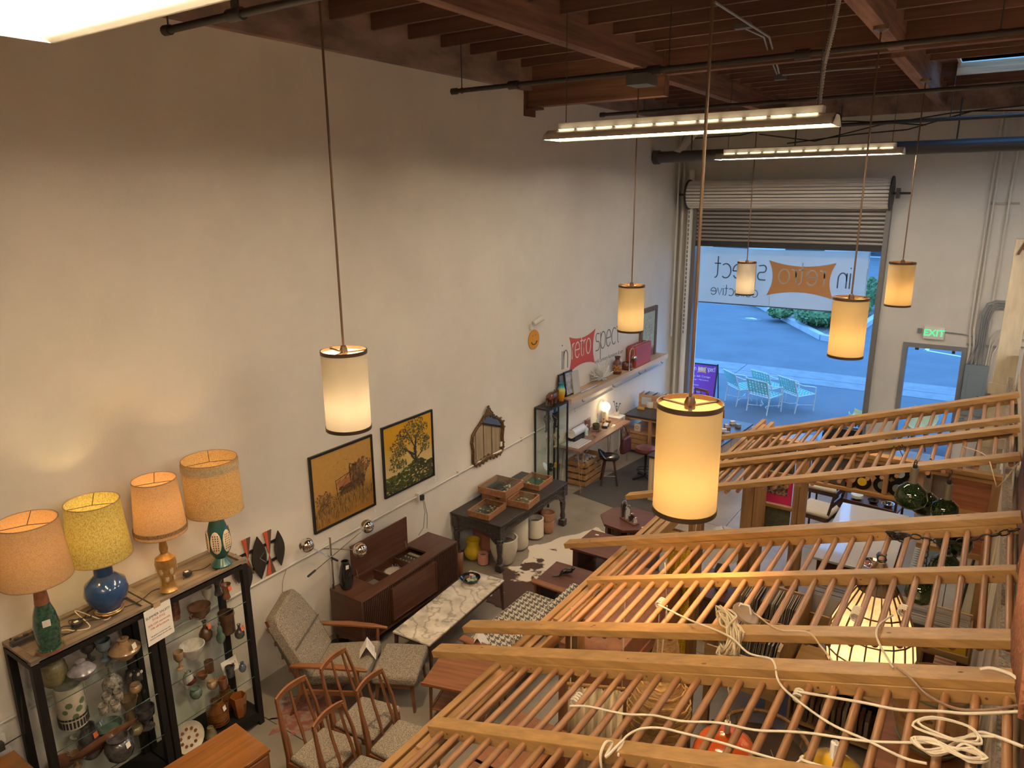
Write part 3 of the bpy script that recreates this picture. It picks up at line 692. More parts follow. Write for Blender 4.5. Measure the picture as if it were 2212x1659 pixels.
def strip(label, x0, x1, y, z, wid=.34, n=2, tm=tubem, kb=.05):
    o = thing('strip_light', label, 'strip light', ((x0+x1)/2, y, z)); L = (x1-x0)/2
    b = B(); b.prism([(-wid/2, 0), (-wid/2+.03, .045), (-.07, .085), (.07, .085), (wid/2-.03, .045), (wid/2, 0), (wid/2-.01, 0), (.065, .075), (-.065, .075), (-wid/2+.01, 0)], lambda u, v, t: (t, u, v), -L, L); b.build('reflector', fixm, o)
    b = B(); b.box(-L+.1, L-.1, -.055, .055, .086, .145); b.build('ballast_channel', fixm, o, bev=.004)
    for e in (-L, L-.012):
        b = B(); b.prism([(-wid/2, 0), (-wid/2+.03, .045), (-.07, .085), (.07, .085), (wid/2-.03, .045), (wid/2, 0)], lambda u, v, t: (t, u, v), e, e+.012); b.build('end_plate', fixm, o)
    for sy in (-1, 1):     # glowing pads added for light escaping through apertures atop the reflector
        me = None
        for k in range(12):
            x = -L+.2+k*(2*L-.4)/11
            if me is None: q = B(); q.box(-.075, .075, sy*.085-.012, sy*.085+.012, .0855, .0875); me = q.build('aperture_glow', slotm, o); q = me
            else: q = share('aperture_glow', me, o)
            q.location = (x, 0, 0)
    for k in range(n):
        yy = (k-(n-1)/2)*wid/(n+.15)
        B().cyl((-L+.04, yy, .025), (L-.04, yy, .025), .017, n=8).build('tube', tm, o)
    for sx in (-L+.15, L-.15):
        B().tube([(sx, 0, .145), (sx, 0, 6.6-z)], .004, 5).build('hanging_chain', dgrey, o)
    return o
strip('bright open tube light cut off at the top left corner', 3.27, 5.71, 1.04, 5.37, .42, 4, tm=tubef)
strip('long white strip light hung left of the skylight', 2.263, 4.703, 6.0, 5.37)
strip('far strip light against the dark drain pipe', 2.164, 4.604, 10.9, 5.36, tm=tubed)
strip('unseen fill strip light added behind the viewer over the mezzanine', 4.0, 6.44, -1.9, 5.37)  # unseen fixture added behind the camera as room fill
strip('unseen fill strip light added right of the view, front row', 7.6, 10.04, 1.6, 5.6, tm=tubeb); strip('unseen fill strip light added right of the view, second row', 7.6, 10.04, 6.0, 5.6, tm=tubeb); strip('unseen fill strip light added right of the view, back row', 7.6, 10.04, 10.9, 5.6, tm=tubed)  # three unseen fixtures added to brighten the lower left wall
fx = thing('flex_conduit', 'ribbed metal flex conduit dropping to the strip light', 'conduit')
pts = [at(1812, 0, y=6.05), at(1800, 60, y=6.05), at(1780, 140, y=6.05), at(1768, 232, y=6.03)]
b = B(); b.tube(pts, .014, 8)
for i in range(3):
    for k in range(14):
        q = pts[i].lerp(pts[i+1], k/14); q2 = pts[i].lerp(pts[i+1], (k+.45)/14); b.tube([q, q2], .019, 8)
b.build('flex_run', mat('flex_metal', (.5, .49, .46), .35, metal=.8), fx)
for sx, px, py in ((1, 1384, 148), (1, 1900, 92), (1, 1998, 215)):
    pass
# ================================================================= LEFT FRONT: GLASS CABINETS, POTTERY, TABLE LAMPS
blackw = mat('black_wood', (.010, .009, .0085), .55, var=.2, scale=(20, 20, 4), spec=.25)
greyp = wood('weathered_plank', (.20, .155, .115), 'y', var=.3, rough=.7, f=18)
shelfg = glass('shelf_glass', (.95, .98, .965))
LV = {0: 1.74, 1: 1.335, 2: .945, 3: .545, 4: .14}
def glass_case(label, y0, y1):
    o = thing('display_cabinet', label, 'cabinet', (.315, (y0+y1)/2, 0)); w = (y1-y0)/2; d = .225
    for sx in (-1, 1):
        for sy in (-1, 1):
            b = B(); b.cbox((sx*(d-.027), sy*(w-.027), .845), (.054, .054, 1.69)); b.build('post', blackw, o, bev=.002)
    for z0, z1 in ((1.655, 1.711), (.05, .135)):
        b = B(); b.box(-d, -d+.054, -w+.054, w-.054, z0, z1); b.build('rail', blackw, o)
        b = B(); b.box(d-.054, d, -w+.054, w-.054, z0, z1); b.build('rail', blackw, o)
        for s in (-1, 1):
            b = B(); b.box(-d+.054, d-.054, s*w-.027-.027*s, s*w+.027-.027*s, z0, z1); b.build('rail', blackw, o)
    b = B(); b.box(-d, d, -w, w, 1.70, 1.712)
    for k in range(4): pass
    b.build('top_panel', greyp, o)
    for a in ((-d, -d+.045, -w, w), (d-.045, d, -w, w), (-d+.045, d-.045, -w, -w+.045), (-d+.045, d-.045, w-.045, w)):
        b = B(); b.box(*a, 1.712, 1.735); b.build('top_trim', greyp, o, bev=.002)
    b = B(); b.box(-d+.02, d-.02, -w+.02, w-.02, .10, .139); b.build('bottom_board', blackw, o)
    for z in (1.33, .94, .54):
        b = B(); b.box(-d+.05, d-.004, -w+.03, w-.03, z-.006, z); b.build('glass_shelf', shelfg, o)
        b = B(); b.box(d-.006, d-.003, -w+.03, w-.03, z-.006, z); b.build('shelf_edge', mat('glass_edge', (.06, .10, .085), .15), o)
    return o
glass_case('black framed glass cabinet at far left under the blue lamp', 1.77, 2.66)
glass_case('black framed glass cabinet right of the sale card', 2.675, 3.56)
def spot(px, py, lv, lo=.13, hi=.50, zz=None):
    p = at(px, py, z=LV[lv] if zz is None else zz)
    return min(hi, max(lo, p.x)), p.y, (LV[lv] if zz is None else zz)+.001
def z2(x, y): return x/3.568, 1240+y/3.568
def glaze(n, c, c2=None, rough=.22, scale=14): return mat(n, c, rough, c2=c2, scale=scale, coat=.4) if c2 else mat(n, c, rough, var=.22, scale=scale, coat=.4)
G = dict(
 brown=glaze('glaze_brown', (.095, .045, .025)), dark=glaze('glaze_dark', (.03, .028, .03), (.10, .09, .09)), blue=glaze('glaze_blue', (.07, .10, .15), (.16, .20, .24)),
 tan=glaze('glaze_tan', (.25, .15, .075), (.33, .22, .12)), olive=glaze('glaze_olive', (.12, .10, .045), (.22, .19, .10)), cream=glaze('glaze_cream', (.48, .43, .34), (.56, .52, .43)), painted=glaze('glaze_painted', (.46, .41, .33), (.06, .05, .045), scale=30),
 white=glaze('glaze_white', (.55, .52, .47)), lilac=glaze('glaze_lilac', (.33, .31, .35), (.16, .14, .16)), green=glaze('glaze_green', (.05, .09, .07), (.12, .17, .13)),
 terra=glaze('glaze_terra', (.22, .085, .045), (.15, .06, .03)), amber=glaze('glaze_amber', (.19, .07, .016), (.10, .036, .012), rough=.15), orange=mat('orange_glass', (.30, .095, .02), .15, coat=.6), red=glaze('glaze_oxblood', (.10, .025, .018)))
PR = dict(
 goblet=[(.36, 0), (.38, .03), (.12, .10), (.10, .38), (.30, .48), (.46, .66), (.48, .98), (.44, .99), (.40, .70), (.1, .52)],
 bowl=[(.22, 0), (.24, .08), (.42, .40), (.50, .95), (.47, .97), (.36, .40), (.05, .2)],
 pot=[(.30, 0), (.44, .18), (.50, .48), (.44, .78), (.34, .88), (.38, .98), (.33, .98), (.28, .86), (.1, .8)],
 cup=[(.36, 0), (.40, .04), (.44, .96), (.40, .97), (.35, .10), (.02, .09)],
 vase=[(.28, 0), (.42, .16), (.50, .40), (.38, .66), (.20, .80), (.26, .97), (.22, .97), (.14, .8)],
 bottle=[(.34, 0), (.48, .14), (.50, .34), (.32, .54), (.13, .68), (.13, .90), (.20, .97), (.15, .98), (.08, .9)],
 gourd=[(.30, 0), (.46, .16), (.46, .34), (.24, .50), (.28, .62), (.22, .78), (.10, .86), (.16, 1), (.08, 1)],
 cyl=[(.44, 0), (.46, .02), (.46, .98), (.42, .98), (.41, .1), (.02, .1)],
 lidded=[(.24, 0), (.26, .08), (.46, .30), (.50, .46), (.48, .50), (.30, .72), (.16, .78), (.14, .90), (.18, .98), (.01, 1)],
 flare=[(.28, 0), (.34, .06), (.24, .40), (.26, .60), (.48, .98), (.44, .98), (.22, .62), (.05, .5)],
 jar=[(.30, 0), (.46, .12), (.50, .45), (.44, .72), (.30, .84), (.30, .97), (.25, .97), (.24, .85), (.05, .8)],
 cone=[(.50, 0), (.46, .30), (.28, .80), (.26, .98), (.20, .98), (.18, .8)],
)
def pot(label, cat, px, py, lv, pr, h, w, mt, name=None, handle=0, tagc=None, rings=0, lid=None, zoom=True, hi=.5):
    if zoom: px, py = z2(px, py)
    x, y, z = spot(px, py, lv, hi=hi)
    o = thing(name or cat.replace(' ', '_'), label, cat, (x, y, z), R_(20))
    prof = PR[pr]; b = B(); b.lathe([(r*w, zz*h) for r, zz in prof], n=18)
    if rings: 
        for k in range(rings): b.tube([(w*.5*math.cos(a), w*.5*math.sin(a), h*(.15+.6*k/rings)) for a in [q*PI/8 for q in range(16)]], .003, 4, closed=True)
    b.build('body', G[mt] if isinstance(mt, str) else mt, o)
    if handle:
        b = B(); b.tube([(0, w*.42, h*.85), (0, w*.42+handle*.8, h*.88), (0, w*.42+handle, h*.6), (0, w*.42+handle*.6, h*.3), (0, w*.45, h*.25)], .008, 6); b.build('handle', G[mt], o)
    if tagc:
        b = B(); b.cbox((w*.46, -w*.05, h*.75), (.003, .04, .045), ry=R_(-12)); b.build('price_tag', mat('tag_'+tagc, dict(orange=(.70, .16, .06), white=(.75, .70, .62))[tagc], .7), o)
    if lid: B().ball((0, 0, h+.005), .018, 8, 5).build('knob', G[lid], o)
    return o
# near cabinet, top shelf
pot('broad brown stoneware jar behind the front post', 'jar', 425, 845, 1, 'pot', .22, .20, 'olive')
pot('tall dark goblet standing in shadow beside the blue goblet', 'goblet', 692, 662, 1, 'goblet', .16, .12, 'dark')
pot('blue-grey footed goblet between dark goblet and floral casserole', 'goblet', 815, 660, 1, 'goblet', .18, .12, 'blue')
pot('squat lidded casserole with a floral band and dark lid', 'casserole', 970, 640, 1, 'lidded', .17, .24, 'tan', lid='brown', tagc='white')
pot('lilac-grey lidded bowl in front of the goblets', 'bowl', 640, 800, 1, 'lidded', .15, .20, 'lilac')
# near cabinet, second shelf
pot('small flared cream vase with dark lines at the left', 'vase', 440, 945, 2, 'flare', .19, .13, 'cream', rings=3)
o = pot('tall cream cylinder pitcher painted with a green and black band', 'pitcher', 575, 1150, 2, 'cyl', .36, .22, 'cream', handle=.05)
b = B(); rnd = random.Random(3)
for k in range(26):
    a = 2*PI*k/26
    for r0, z0, z1 in ((.103, .02, .075), (.103, .09, .105)): b.cbox((r0*math.cos(a), r0*math.sin(a), (z0+z1)/2), (.004, .014 if z0 < .05 else .02, z1-z0), rz=a)
b.build('painted_band', mat('paint_black', (.02, .02, .02), .4), o, kind='stuff')
b = B()
for k in range(9):
    a = -1.2+.33*k; b.lathe([(rnd.uniform(.018, .034), 0), (1e-5, .002)], (.1*math.cos(a), .1*math.sin(a), .17+.06*math.sin(k*2.1)), 7, M=Matrix.Rotation(a, 3, 'Z') @ Matrix.Rotation(PI/2, 3, 'Y'))
b.build('painted_leaves', mat('paint_green', (.10, .15, .07), .4), o, kind='stuff')
pot('white bottle with a dark neck and long stopper', 'bottle', 878, 905, 2, 'bottle', .26, .16, 'painted')
for i, (px, py) in enumerate(((1005, 835), (1062, 830))):
    o = pot(('left' if i == 0 else 'right')+' ceramic owl of the ringed-eye pair on the second shelf', 'owl', px, py, 2, 'jar', .12, .085, 'dark', name='owl_figurine')
    for s in (-1, 1): B().lathe([(.016, 0), (.012, .006), (1e-5, .007)], (.034, s*.018, .09), 10, M=Matrix.Rotation(PI/2, 3, 'Y')).build('eye', G['cream'], o)
pot('small round speckled pot in front of the owls', 'pot', 1050, 910, 2, 'pot', .08, .10, 'tan')
for i, (px, py, l) in enumerate(((805, 1075, 'front left'), (897, 1050, 'front right'), (832, 990, 'back left'), (918, 965, 'back right'))):
    pot(l+' cup of four small painted cream cups', 'cup', px, py, 2, 'cup', .085, .085, 'painted').__setitem__('group', 'small painted cream cups')
# near cabinet, third shelf
pot('white ringed stoneware vase with narrow neck, third shelf', 'vase', 520, 1285, 3, 'vase', .14, .18, 'white', rings=4)
pot('dark lidded crock with an orange tag and brown foot', 'crock', 712, 1400, 3, 'jar', .30, .18, 'dark', tagc='orange', lid='brown')
pot('brown pot under the green bowl', 'pot', 862, 1320, 3, 'pot', .13, .19, 'brown')
x, y, z = spot(*z2(862, 1320), 3); o = thing('bowl', 'shallow green bowl stacked on a brown pot', 'bowl', (x, y, z+.131)); B().lathe([(r*.22, zz*.07) for r, zz in PR['bowl']], n=18).build('body', G['green'], o)
b = B(); b.cbox((.09, -.02, .06), (.004, .05, .04), ry=R_(30)); b.build('price_tag', MATS['tag_orange'], o)
pot('tall tan flared vase near the middle post', 'vase', 1025, 1160, 3, 'flare', .27, .15, 'tan')
pot('dark footed goblet at the right of the near cabinet', 'goblet', 1135, 1180, 3, 'goblet', .20, .17, 'dark')
pot('small tan speckled pot in front of the tall flared vase', 'pot', 1050, 1235, 3, 'pot', .09, .12, 'olive')
pot('narrow footed candle cup by the left post', 'cup', 600, 1480, 3, 'goblet', .13, .09, 'tan')
pot('large dark patterned mug with a white tag', 'mug', 1020, 1480, 3, 'pot', .20, .22, 'dark', handle=.06, tagc='white')
o = thing('platter', 'long oval brown platter leaning on the third shelf', 'platter', (.40, 2.22, .56)); M = Matrix.Rotation(R_(-52), 3, 'Y')
B().lathe([(.02, .0), (.10, .004), (.14, .022), (.145, .022), (.105, -.006), (.02, -.008)], (0, 0, .12), 26, sy=1.9, M=M).build('body', G['terra'], o)
pot('round brown plate standing behind the left post', 'plate', 505, 1465, 3, 'bowl', .04, .20, 'terra')
# far cabinet, top shelf
pot('tall brown ribbed cylinder vase behind the sale card', 'vase', 1352, 345, 1, 'cyl', .30, .09, 'terra', rings=14)
pot('white footed cup on the top shelf, beside dark pitchers', 'cup', 1602, 190, 1, 'bowl', .12, .10, 'cream')
pot('black pitcher behind the brown bottle vase', 'pitcher', 1685, 160, 1, 'flare', .18, .11, 'dark', handle=.035)
pot('tan and brown bottle vase with an orange tag', 'vase', 1750, 190, 1, 'flare', .15, .10, 'terra', tagc='orange')
o = pot('brown two-handled tureen on the top shelf', 'tureen', 1545, 335, 1, 'bowl', .12, .20, 'brown')
for s in (-1, 1): B().tube([(0, s*.09, .09), (0, s*.125, .085), (0, s*.125, .06), (0, s*.085, .05)], .008, 6).build('handle', G['brown'], o)
# far cabinet, second shelf
pot('large dark brown pitcher with looped handle', 'pitcher', 1755, 445, 2, 'cyl', .21, .16, 'brown', handle=.05)
pot('slim dark gourd bottle in front of the large pitcher', 'bottle', 1705, 525, 2, 'gourd', .20, .085, 'green')
pot('small dark gourd vase with an orange tag at the right', 'vase', 1850, 488, 2, 'bottle', .14, .09, 'dark', tagc='orange')
pot('dark brown bulbous vase with a bright orange tag', 'vase', 1590, 505, 2, 'bottle', .20, .12, 'brown', tagc='orange')
pot('white bowl with one dark brown half', 'bowl', 1490, 640, 2, 'bowl', .13, .22, 'white')
pot('tan footed goblet beside the white half-glazed bowl', 'goblet', 1390, 730, 2, 'goblet', .17, .09, 'tan')
# far cabinet, third shelf
pot('mottled white vase at the left of the third shelf', 'vase', 1350, 785, 3, 'vase', .15, .10, 'white')
pot('oxblood bottle vase with narrow neck', 'vase', 1460, 840, 3, 'bottle', .13, .11, 'red')
pot('pink-brown straight cup behind the small dish', 'cup', 1612, 750, 3, 'cup', .12, .10, 'terra')
pot('small shallow terracotta dish', 'dish', 1565, 808, 3, 'bowl', .065, .10, 'terra')
pot('small round striped pot with tan rim', 'pot', 1640, 878, 3, 'pot', .085, .10, 'tan')
pot('small green-blue round pot at the shelf front', 'pot', 1515, 950, 3, 'pot', .10, .11, 'green')
pot('dark mug beside the script card', 'mug', 1775, 790, 3, 'cup', .11, .09, 'dark', handle=.03)
pot('tiny dark blue vase at the right end of the third shelf', 'vase', 1872, 750, 3, 'vase', .10, .07, 'blue')
pot('brown glass tumbler near the script card', 'tumbler', 1722, 880, 3, 'cup', .11, .09, 'terra')
# far cabinet, floor board
pot('large ridged amber jar in front', 'jar', 1690, 1160, 4, 'jar', .27, .19, 'amber', rings=6, tagc='white')
pot('second amber jar behind the ridged one', 'jar', 1750, 1045, 4, 'jar', .25, .17, 'amber', rings=5)
x, y, z = spot(*z2(1855, 1090), 4); o = thing('vase', 'bright orange faceted vase at the right end of the bottom board', 'vase', (x, y, z)); B().lathe([(.045, 0), (.05, .01), (.075, .22), (.068, .22), (.04, .03)], n=6).build('body', G['orange'], o, sharp=20)
pot('small brown cone cup on the bottom board', 'cup', 1628, 1245, 4, 'cone', .09, .11, 'olive')
o = thing('plate', 'round cream plate with brown leaves leaning on the bottom board', 'plate', (.44, 2.86, .28)); M = Matrix.Rotation(R_(70), 3, 'Y')
B().lathe([(.01, 0), (.11, .004), (.135, .02), (.138, .016), (.11, -.006), (.01, -.008)], (0, 0, 0), 24, M=M).build('body', G['cream'], o)
b = B(); rnd = random.Random(5)
for k in range(11): a = 2*PI*k/10; r = .0 if k == 10 else .075; b.lathe([(.017, 0), (1e-5, .001)], M @ Vector((r*math.cos(a), r*math.sin(a), .006)), 5, M=M)
b.build('leaf_pattern', G['terra'], o, kind='stuff')
# cards
paper = mat('paper', (.78, .74, .68), .8); ink = mat('ink', (.05, .045, .05), .7); inkr = mat('ink_red', (.55, .12, .06), .7)
sc = thing('sale_card', 'white sale card taped between the two glass cabinets', 'card', (.555, 2.695, 1.56), R_(6))
b = B(); b.box(0, .002, -.12, .12, -.155, .155); b.build('paper', paper, sc)
b = B(); b.box(.002, .004, -.03, .03, .14, .18); b.build('tape', mat('tape', (.45, .30, .16), .6), sc)
for txt, zz, s, mm in (('SUMMER SALE!!!!', .085, .030, ink), ('7/10-7/12', .05, .030, inkr), ('20% OFF storewide', .012, .025, inkr), ('10% off furniture', -.02, .025, inkr), ('sale applies to in-stock items only', -.085, .013, ink), ('cannot be combined with other offers', -.108, .013, ink)):
    text_mesh(txt, s, mm, sc, frame_M((.0025, 0, zz), (0, 1, 0), (0, 0, 1)))
x, y, z = spot(*z2(1760, 745), 3); t = thing('script_card', 'small white card with red script on the third shelf', 'card', (.30, y, z))
b = B(); b.cbox((0, 0, .07), (.002, .16, .13), ry=R_(-18)); b.build('paper', paper, t)
b = B(); b.tube([(.012, -.06+.012*k, .085+.018*math.sin(k*2.3)) for k in range(11)], .002, 4); b.tube([(.02, -.02+.012*k, .05+.012*math.sin(k*2.7)) for k in range(6)], .002, 4); b.build('script', inkr, t, kind='stuff')
# ---------------------------------------------------------------- table lamps (stand on the cabinet tops)
def table_lamp(label, px, py, prof, bm, sh, shm, bulb, energy, tilt=(0, 0), extra=None, trims=(), neck=.012):
    """prof: base profile; sh=(z0,z1,r0,r1)"""
    p = at(px, py, z=1.736)
    o = thing('table_lamp', label, 'table lamp', (p.x, p.y, 1.736))
    B().lathe(prof, n=24).build('lamp_base', bm, o)
    z0, z1, r0, r1 = sh; h0 = prof[-1][1]
    B().cyl((0, 0, h0), (0, 0, (z0+z1)/2-.06), neck, n=8).build('stem', mat('brass', (0, 0, 0)), o)
    s = bpy.data.objects.new('lamp_shade', None)
    q = B().open_lathe([(r0, z0), (r0+(r1-r0)*.5, (z0+z1)/2), (r1, z1)], n=36).build('lamp_shade', shm, o)
    for z, r in ((z0, r0), (z1, r1)):
        B().tube([(r*math.cos(a), r*math.sin(a), z) for a in [k*PI/16 for k in range(32)]], .004, 5, closed=True).build('shade_rim', mat('rim', (.30, .20, .11), .6), q)
    for f, w, mm in trims:
        z = z0+(z1-z0)*f; r = r0+(r1-r0)*f+.003; dr = (r1-r0)*w/(z1-z0)
        B().open_lathe([(r, z), (r+.004, z), (r+.004+dr, z+w), (r+dr, z+w)], n=36).build('trim_band', mm, q)
    b = B()
    for k in range(3): a = k*2*PI/3+.5; b.tube([(0, 0, z1-.03), (r1*math.cos(a), r1*math.sin(a), z1-.004)], .003, 4)
    b.build('spider', dgrey, o)
    B().ball((0, 0, (z0+z1)/2), .032, 10, 6, sz=1.3).build('bulb', emit('bulb_t'+label[:6], bulb, 12), o)
    lamp('bulb_light', o, (0, 0, (z0+z1)/2), energy*3.3, bulb, .035)
    return o
braid = mat('braid', (.24, .14, .06), .8, var=.4, scale=90)
o = table_lamp('lamp with tan shade and dark green mottled bottle base, leftmost', 110, 1402, [(.085, 0), (.085, .025), (.07, .03), (.082, .10), (.085, .20), (.07, .30), (.045, .38), (.03, .56)], mat('green_bottle', (.012, .045, .035), .12, c2=(.05, .12, .07), scale=40, coat=.6), (.575, 1.01, .228, .19),
    shade('shade_tan', (.84, .58, .33), .5, (.72, .46, .24), 130, k=.28), (1, .55, .18), 5.0, neck=.02)
B().lathe([(.09, 0), (.09, .022), (.02, .024)], n=24).build('foot', wood('lamp_foot', (.22, .09, .05), 'x'), o)
B().lathe([(.048, .375), (.032, .57)], n=16).build('wood_neck', MATS['lamp_foot'], o)
b = B(); b.cbox((.078, -.025, .25), (.003, .05, .05), rz=R_(-15)); b.build('price_tag', MATS['tag_white'], o)
o = table_lamp('lamp with flecked yellow shade and round blue ceramic base', 237, 1318, [(.095, 0), (.10, .02), (.08, .03), (.13, .09), (.16, .17), (.145, .25), (.09, .30), (.070, .32), (.066, .42), (.072, .46)], mat('blue_ceramic', (.016, .048, .15), .16, c2=(.024, .068, .19), scale=14, coat=.5), (.475, .93, .225, .19),
    shade('shade_yellow', (.86, .70, .26), .55, (.58, .43, .13), 150, .5, k=.28), (1, .74, .30), 7.5)
B().lathe([(.10, 0), (.105, .012), (.09, .028), (.03, .03)], n=24).build('brass_foot', mat('brass', (0, 0, 0)), o)
o = table_lamp('lamp with pinkish shade, dark braid trim and gilt urn base', 366, 1274, [(.07, 0), (.075, .012), (.062, .03), (.055, .05), (.05, .09), (.07, .17), (.085, .25), (.075, .30), (.04, .325), (.028, .34), (.035, .38), (.03, .42), (.016, .55)], mat('gilt', (.36, .19, .05), .3, c2=(.50, .30, .10), scale=16, metal=.5), (.53, .985, .20, .165),
    shade('shade_rose', (.86, .60, .36), .55, (.70, .44, .22), 150, k=.28), (1, .56, .20), 7.0, trims=((.055, .03, braid),))
b = B()
for k in range(12):
    a = 2*PI*k/6+(.5 if k > 5 else 0); zz, rr = ((.20, .080) if k < 6 else (.13, .062))
    b.lathe([(.017, 0), (1e-5, .004)], (rr*math.cos(a), rr*math.sin(a), zz), 10, sx=1.7, M=Matrix.Rotation(a, 3, 'Z') @ Matrix.Rotation(PI/2, 3, 'Y'))
b.build('ivory_medallion', mat('ivory_speck', (.62, .50, .36), .5, c2=(.30, .18, .08), scale=120), o, kind='stuff')
o = table_lamp('lamp with oatmeal shade and teal base with cream oval panels', 479, 1219, [(.085, 0), (.088, .012), (.06, .05), (.045, .075), (.065, .10), (.092, .15), (.098, .23), (.09, .33), (.06, .43), (.03, .50)], mat('teal_ceramic', (.012, .075, .075), .3, coat=.3), (.525, 1.0, .235, .225),
    shade('shade_oat', (.86, .62, .33), .55, (.52, .34, .15), 170, k=.28), (1, .58, .20), 6.5, trims=((.83, .06, mat('braid_oat', (.46, .36, .22), .8, var=.2, scale=60)),))
for k in range(6):
    a = 2*PI*k/6+.2; M = Matrix.Rotation(a, 3, 'Z') @ Matrix.Rotation(PI/2, 3, 'Y'); q = Vector((.092*math.cos(a), .092*math.sin(a), .25))
    e = B().lathe([(.046, 0), (.042, .006), (1e-5, .009)], q, 14, sx=2.3, M=M).build('oval_panel', mat('oval_cream', (.66, .54, .38), .5), o)
    b = B()
    for i in range(7):
        for j in range(3): b.lathe([(.0055, 0), (1e-5, .003)], q + M @ Vector((-.066+.022*i, -.02+.02*j, .008)), 4, sx=1.7, M=M)
    b.build('leaf_dots', mat('paint_black', (0, 0, 0)), e, kind='stuff')
# cords, dimmers, power strip on the cabinet top
def cord(label, pts, r, m, name='cord', cat='cord', n=6, smooth=True):
    P = [Vector(p) for p in pts]; Q = []
    for i in range(len(P)-1):
        a = P[max(i-1, 0)]; b_ = P[i]; c = P[i+1]; d = P[min(i+2, len(P)-1)]
        for k in range(5):
            t = k/5; Q.append(.5*((2*b_)+(c-a)*t+(2*a-5*b_+4*c-d)*t*t+(3*b_-a-3*c+d)*t**3))
    Q.append(P[-1])
    return tag(B().tube(Q, r, n).build(name, m), label, cat)
rub = MATS['black_rubber']; z = 1.742
t = thing('power_strip', 'black power strip on the near cabinet top', 'power strip', (.22, 1.90, 1.736), R_(0)); b = B(); b.box(-.025, .025, -.12, .17, 0, .035); b.build('body', mat('plug_black', (0, 0, 0)), t, bev=.004)
for k in range(4): b = B(); b.box(-.012, .012, -.09+.06*k, -.06+.06*k, .035, .05); b.build('plug', MATS['plug_black'], t)
for i, (px, py, l) in enumerate(((167, 1350, 'near the green bottle lamp'), (405, 1241, 'between the gilt and teal lamps'))):
    p = at(px, py, z=1.74); t = thing('dimmer', 'round black lamp dimmer '+l, 'dimmer', (p.x, p.y, 1.736)); B().lathe([(.035, 0), (.04, .01), (.036, .03), (.015, .034), (.001, .034)], n=16).build('body', MATS['plug_black'], t)
    b = B(); b.box(-.012, .012, -.02, .01, .034, .036); b.build('sticker', MATS['tag_white'], t)
rnd = random.Random(11)
for k, l in enumerate(('tangled black cord in front of the blue lamp', 'second black cord looping behind the dimmer', 'black cord crossing the near cabinet top', 'thin pale cord among the black ones')):
    cord(l, [(rnd.uniform(.2, .48), 2.02+.06*i+rnd.uniform(-.03, .03), z+.004*k+(.03 if i % 3 == 1 else 0)) for i in range(7)], .004, rub if k < 3 else mat('cord_cream', (.62, .54, .40), .6))
cord('black cord from the gilt lamp to the cabinet joint', [(.40, 2.50, z), (.44, 2.62, z+.01), (.36, 2.78, z), (.40, 2.86, z)], .004, rub)
cord('black cord joining the far dimmer to the teal lamp', [(.42, 3.02, z+.01), (.33, 3.12, z), (.40, 3.22, z+.01), (.36, 3.32, z)], .004, rub)
# ---------------------------------------------------------------- wall clock of leaf shapes
ck_ = thing('wall_clock', 'mid-century wall clock of black leaves and orange bow-tie panels', 'clock', (.0, 4.02, 1.38))
lf = wood('clock_leaf', (.022, .018, .016), 'z', var=.3); og = mat('clock_orange', (.50, .085, .03), .6); br_ = mat('clock_brown', (.10, .06, .04), .6)
def lens(w, h, n=10): return [(w*math.sin(PI*i/n), h*(2*i/n-1)) for i in range(n+1)]+[(-w*math.sin(PI*i/n), h*(2*i/n-1)) for i in range(n-1, 0, -1)]
for y, zz, w, h in ((-.235, .0, .055, .16), (-.13, -.13, .05, .14), (.02, .0, .085, .235), (.27, .0, .06, .20)):
    B().prism([(u+y, v+zz) for u, v in lens(w, h)], lambda u, v, t: (t, u, v), .03, .045).build('leaf', lf, ck_)
for y, dz, hh in ((-.10, .06, .20), (.15, .0, .24)):
    for s, mm in ((-1, og), (1, br_)):
        B().prism([(y, dz-hh*.1), (y+s*.055, dz-hh), (y+s*.0, dz-hh), (y, dz+hh), (y+s*.05, dz+hh), (y+s*.008, dz)], lambda u, v, t: (t, u, v), .022, .03).build('bow_tie_panel', mm, ck_)
for zz in (.10, -.10):
    b = B(); b.box(.012, .028, -.25, .30, zz-.012, zz+.012); b.build('cross_bar', blackw, ck_)
b = B(); b.box(0, .014, -.03, .07, -.06, .06); b.build('movement', blackw, ck_)
for a, L in ((.9, .07), (2.4, .10)): b = B(); b.bar((.05, .02, 0), (.05, .02+L*math.sin(a), L*math.cos(a)), .005, .002, up=(1, 0, 0)); b.build('hand', mat('silver', (.7, .7, .7), .25, metal=.9), ck_)
# ---------------------------------------------------------------- paintings
def framed(label, y0, y1, z0, z1, fm, depth=.03, fw=.025):
    o = thing('painting', label, 'painting', (0, (y0+y1)/2, (z0+z1)/2)); w, h = (y1-y0)/2, (z1-z0)/2
    for a in ((-w, w, -h, -h+fw), (-w, w, h-fw, h), (-w, -w+fw, -h+fw, h-fw), (w-fw, w, -h+fw, h-fw)):
        b = B(); b.box(.002, depth, *a); b.build('frame_bar', fm, o, bev=.002)
    return o, w-fw, h-fw
def canvas(o, w, h, fn, x=.015, n=26):
    b = B()
    for i in range(n):
        for j in range(n):
            u0, u1 = -w+2*w*i/n, -w+2*w*(i+1)/n; v0, v1 = -h+2*h*j/n, -h+2*h*(j+1)/n
            b.col = fn((i+.5)/n, (j+.5)/n); b.quad((x, u0, v0), (x, u1, v0), (x, u1, v1), (x, u0, v1))
    b.build('canvas', colattr('oil_paint', .5), o)
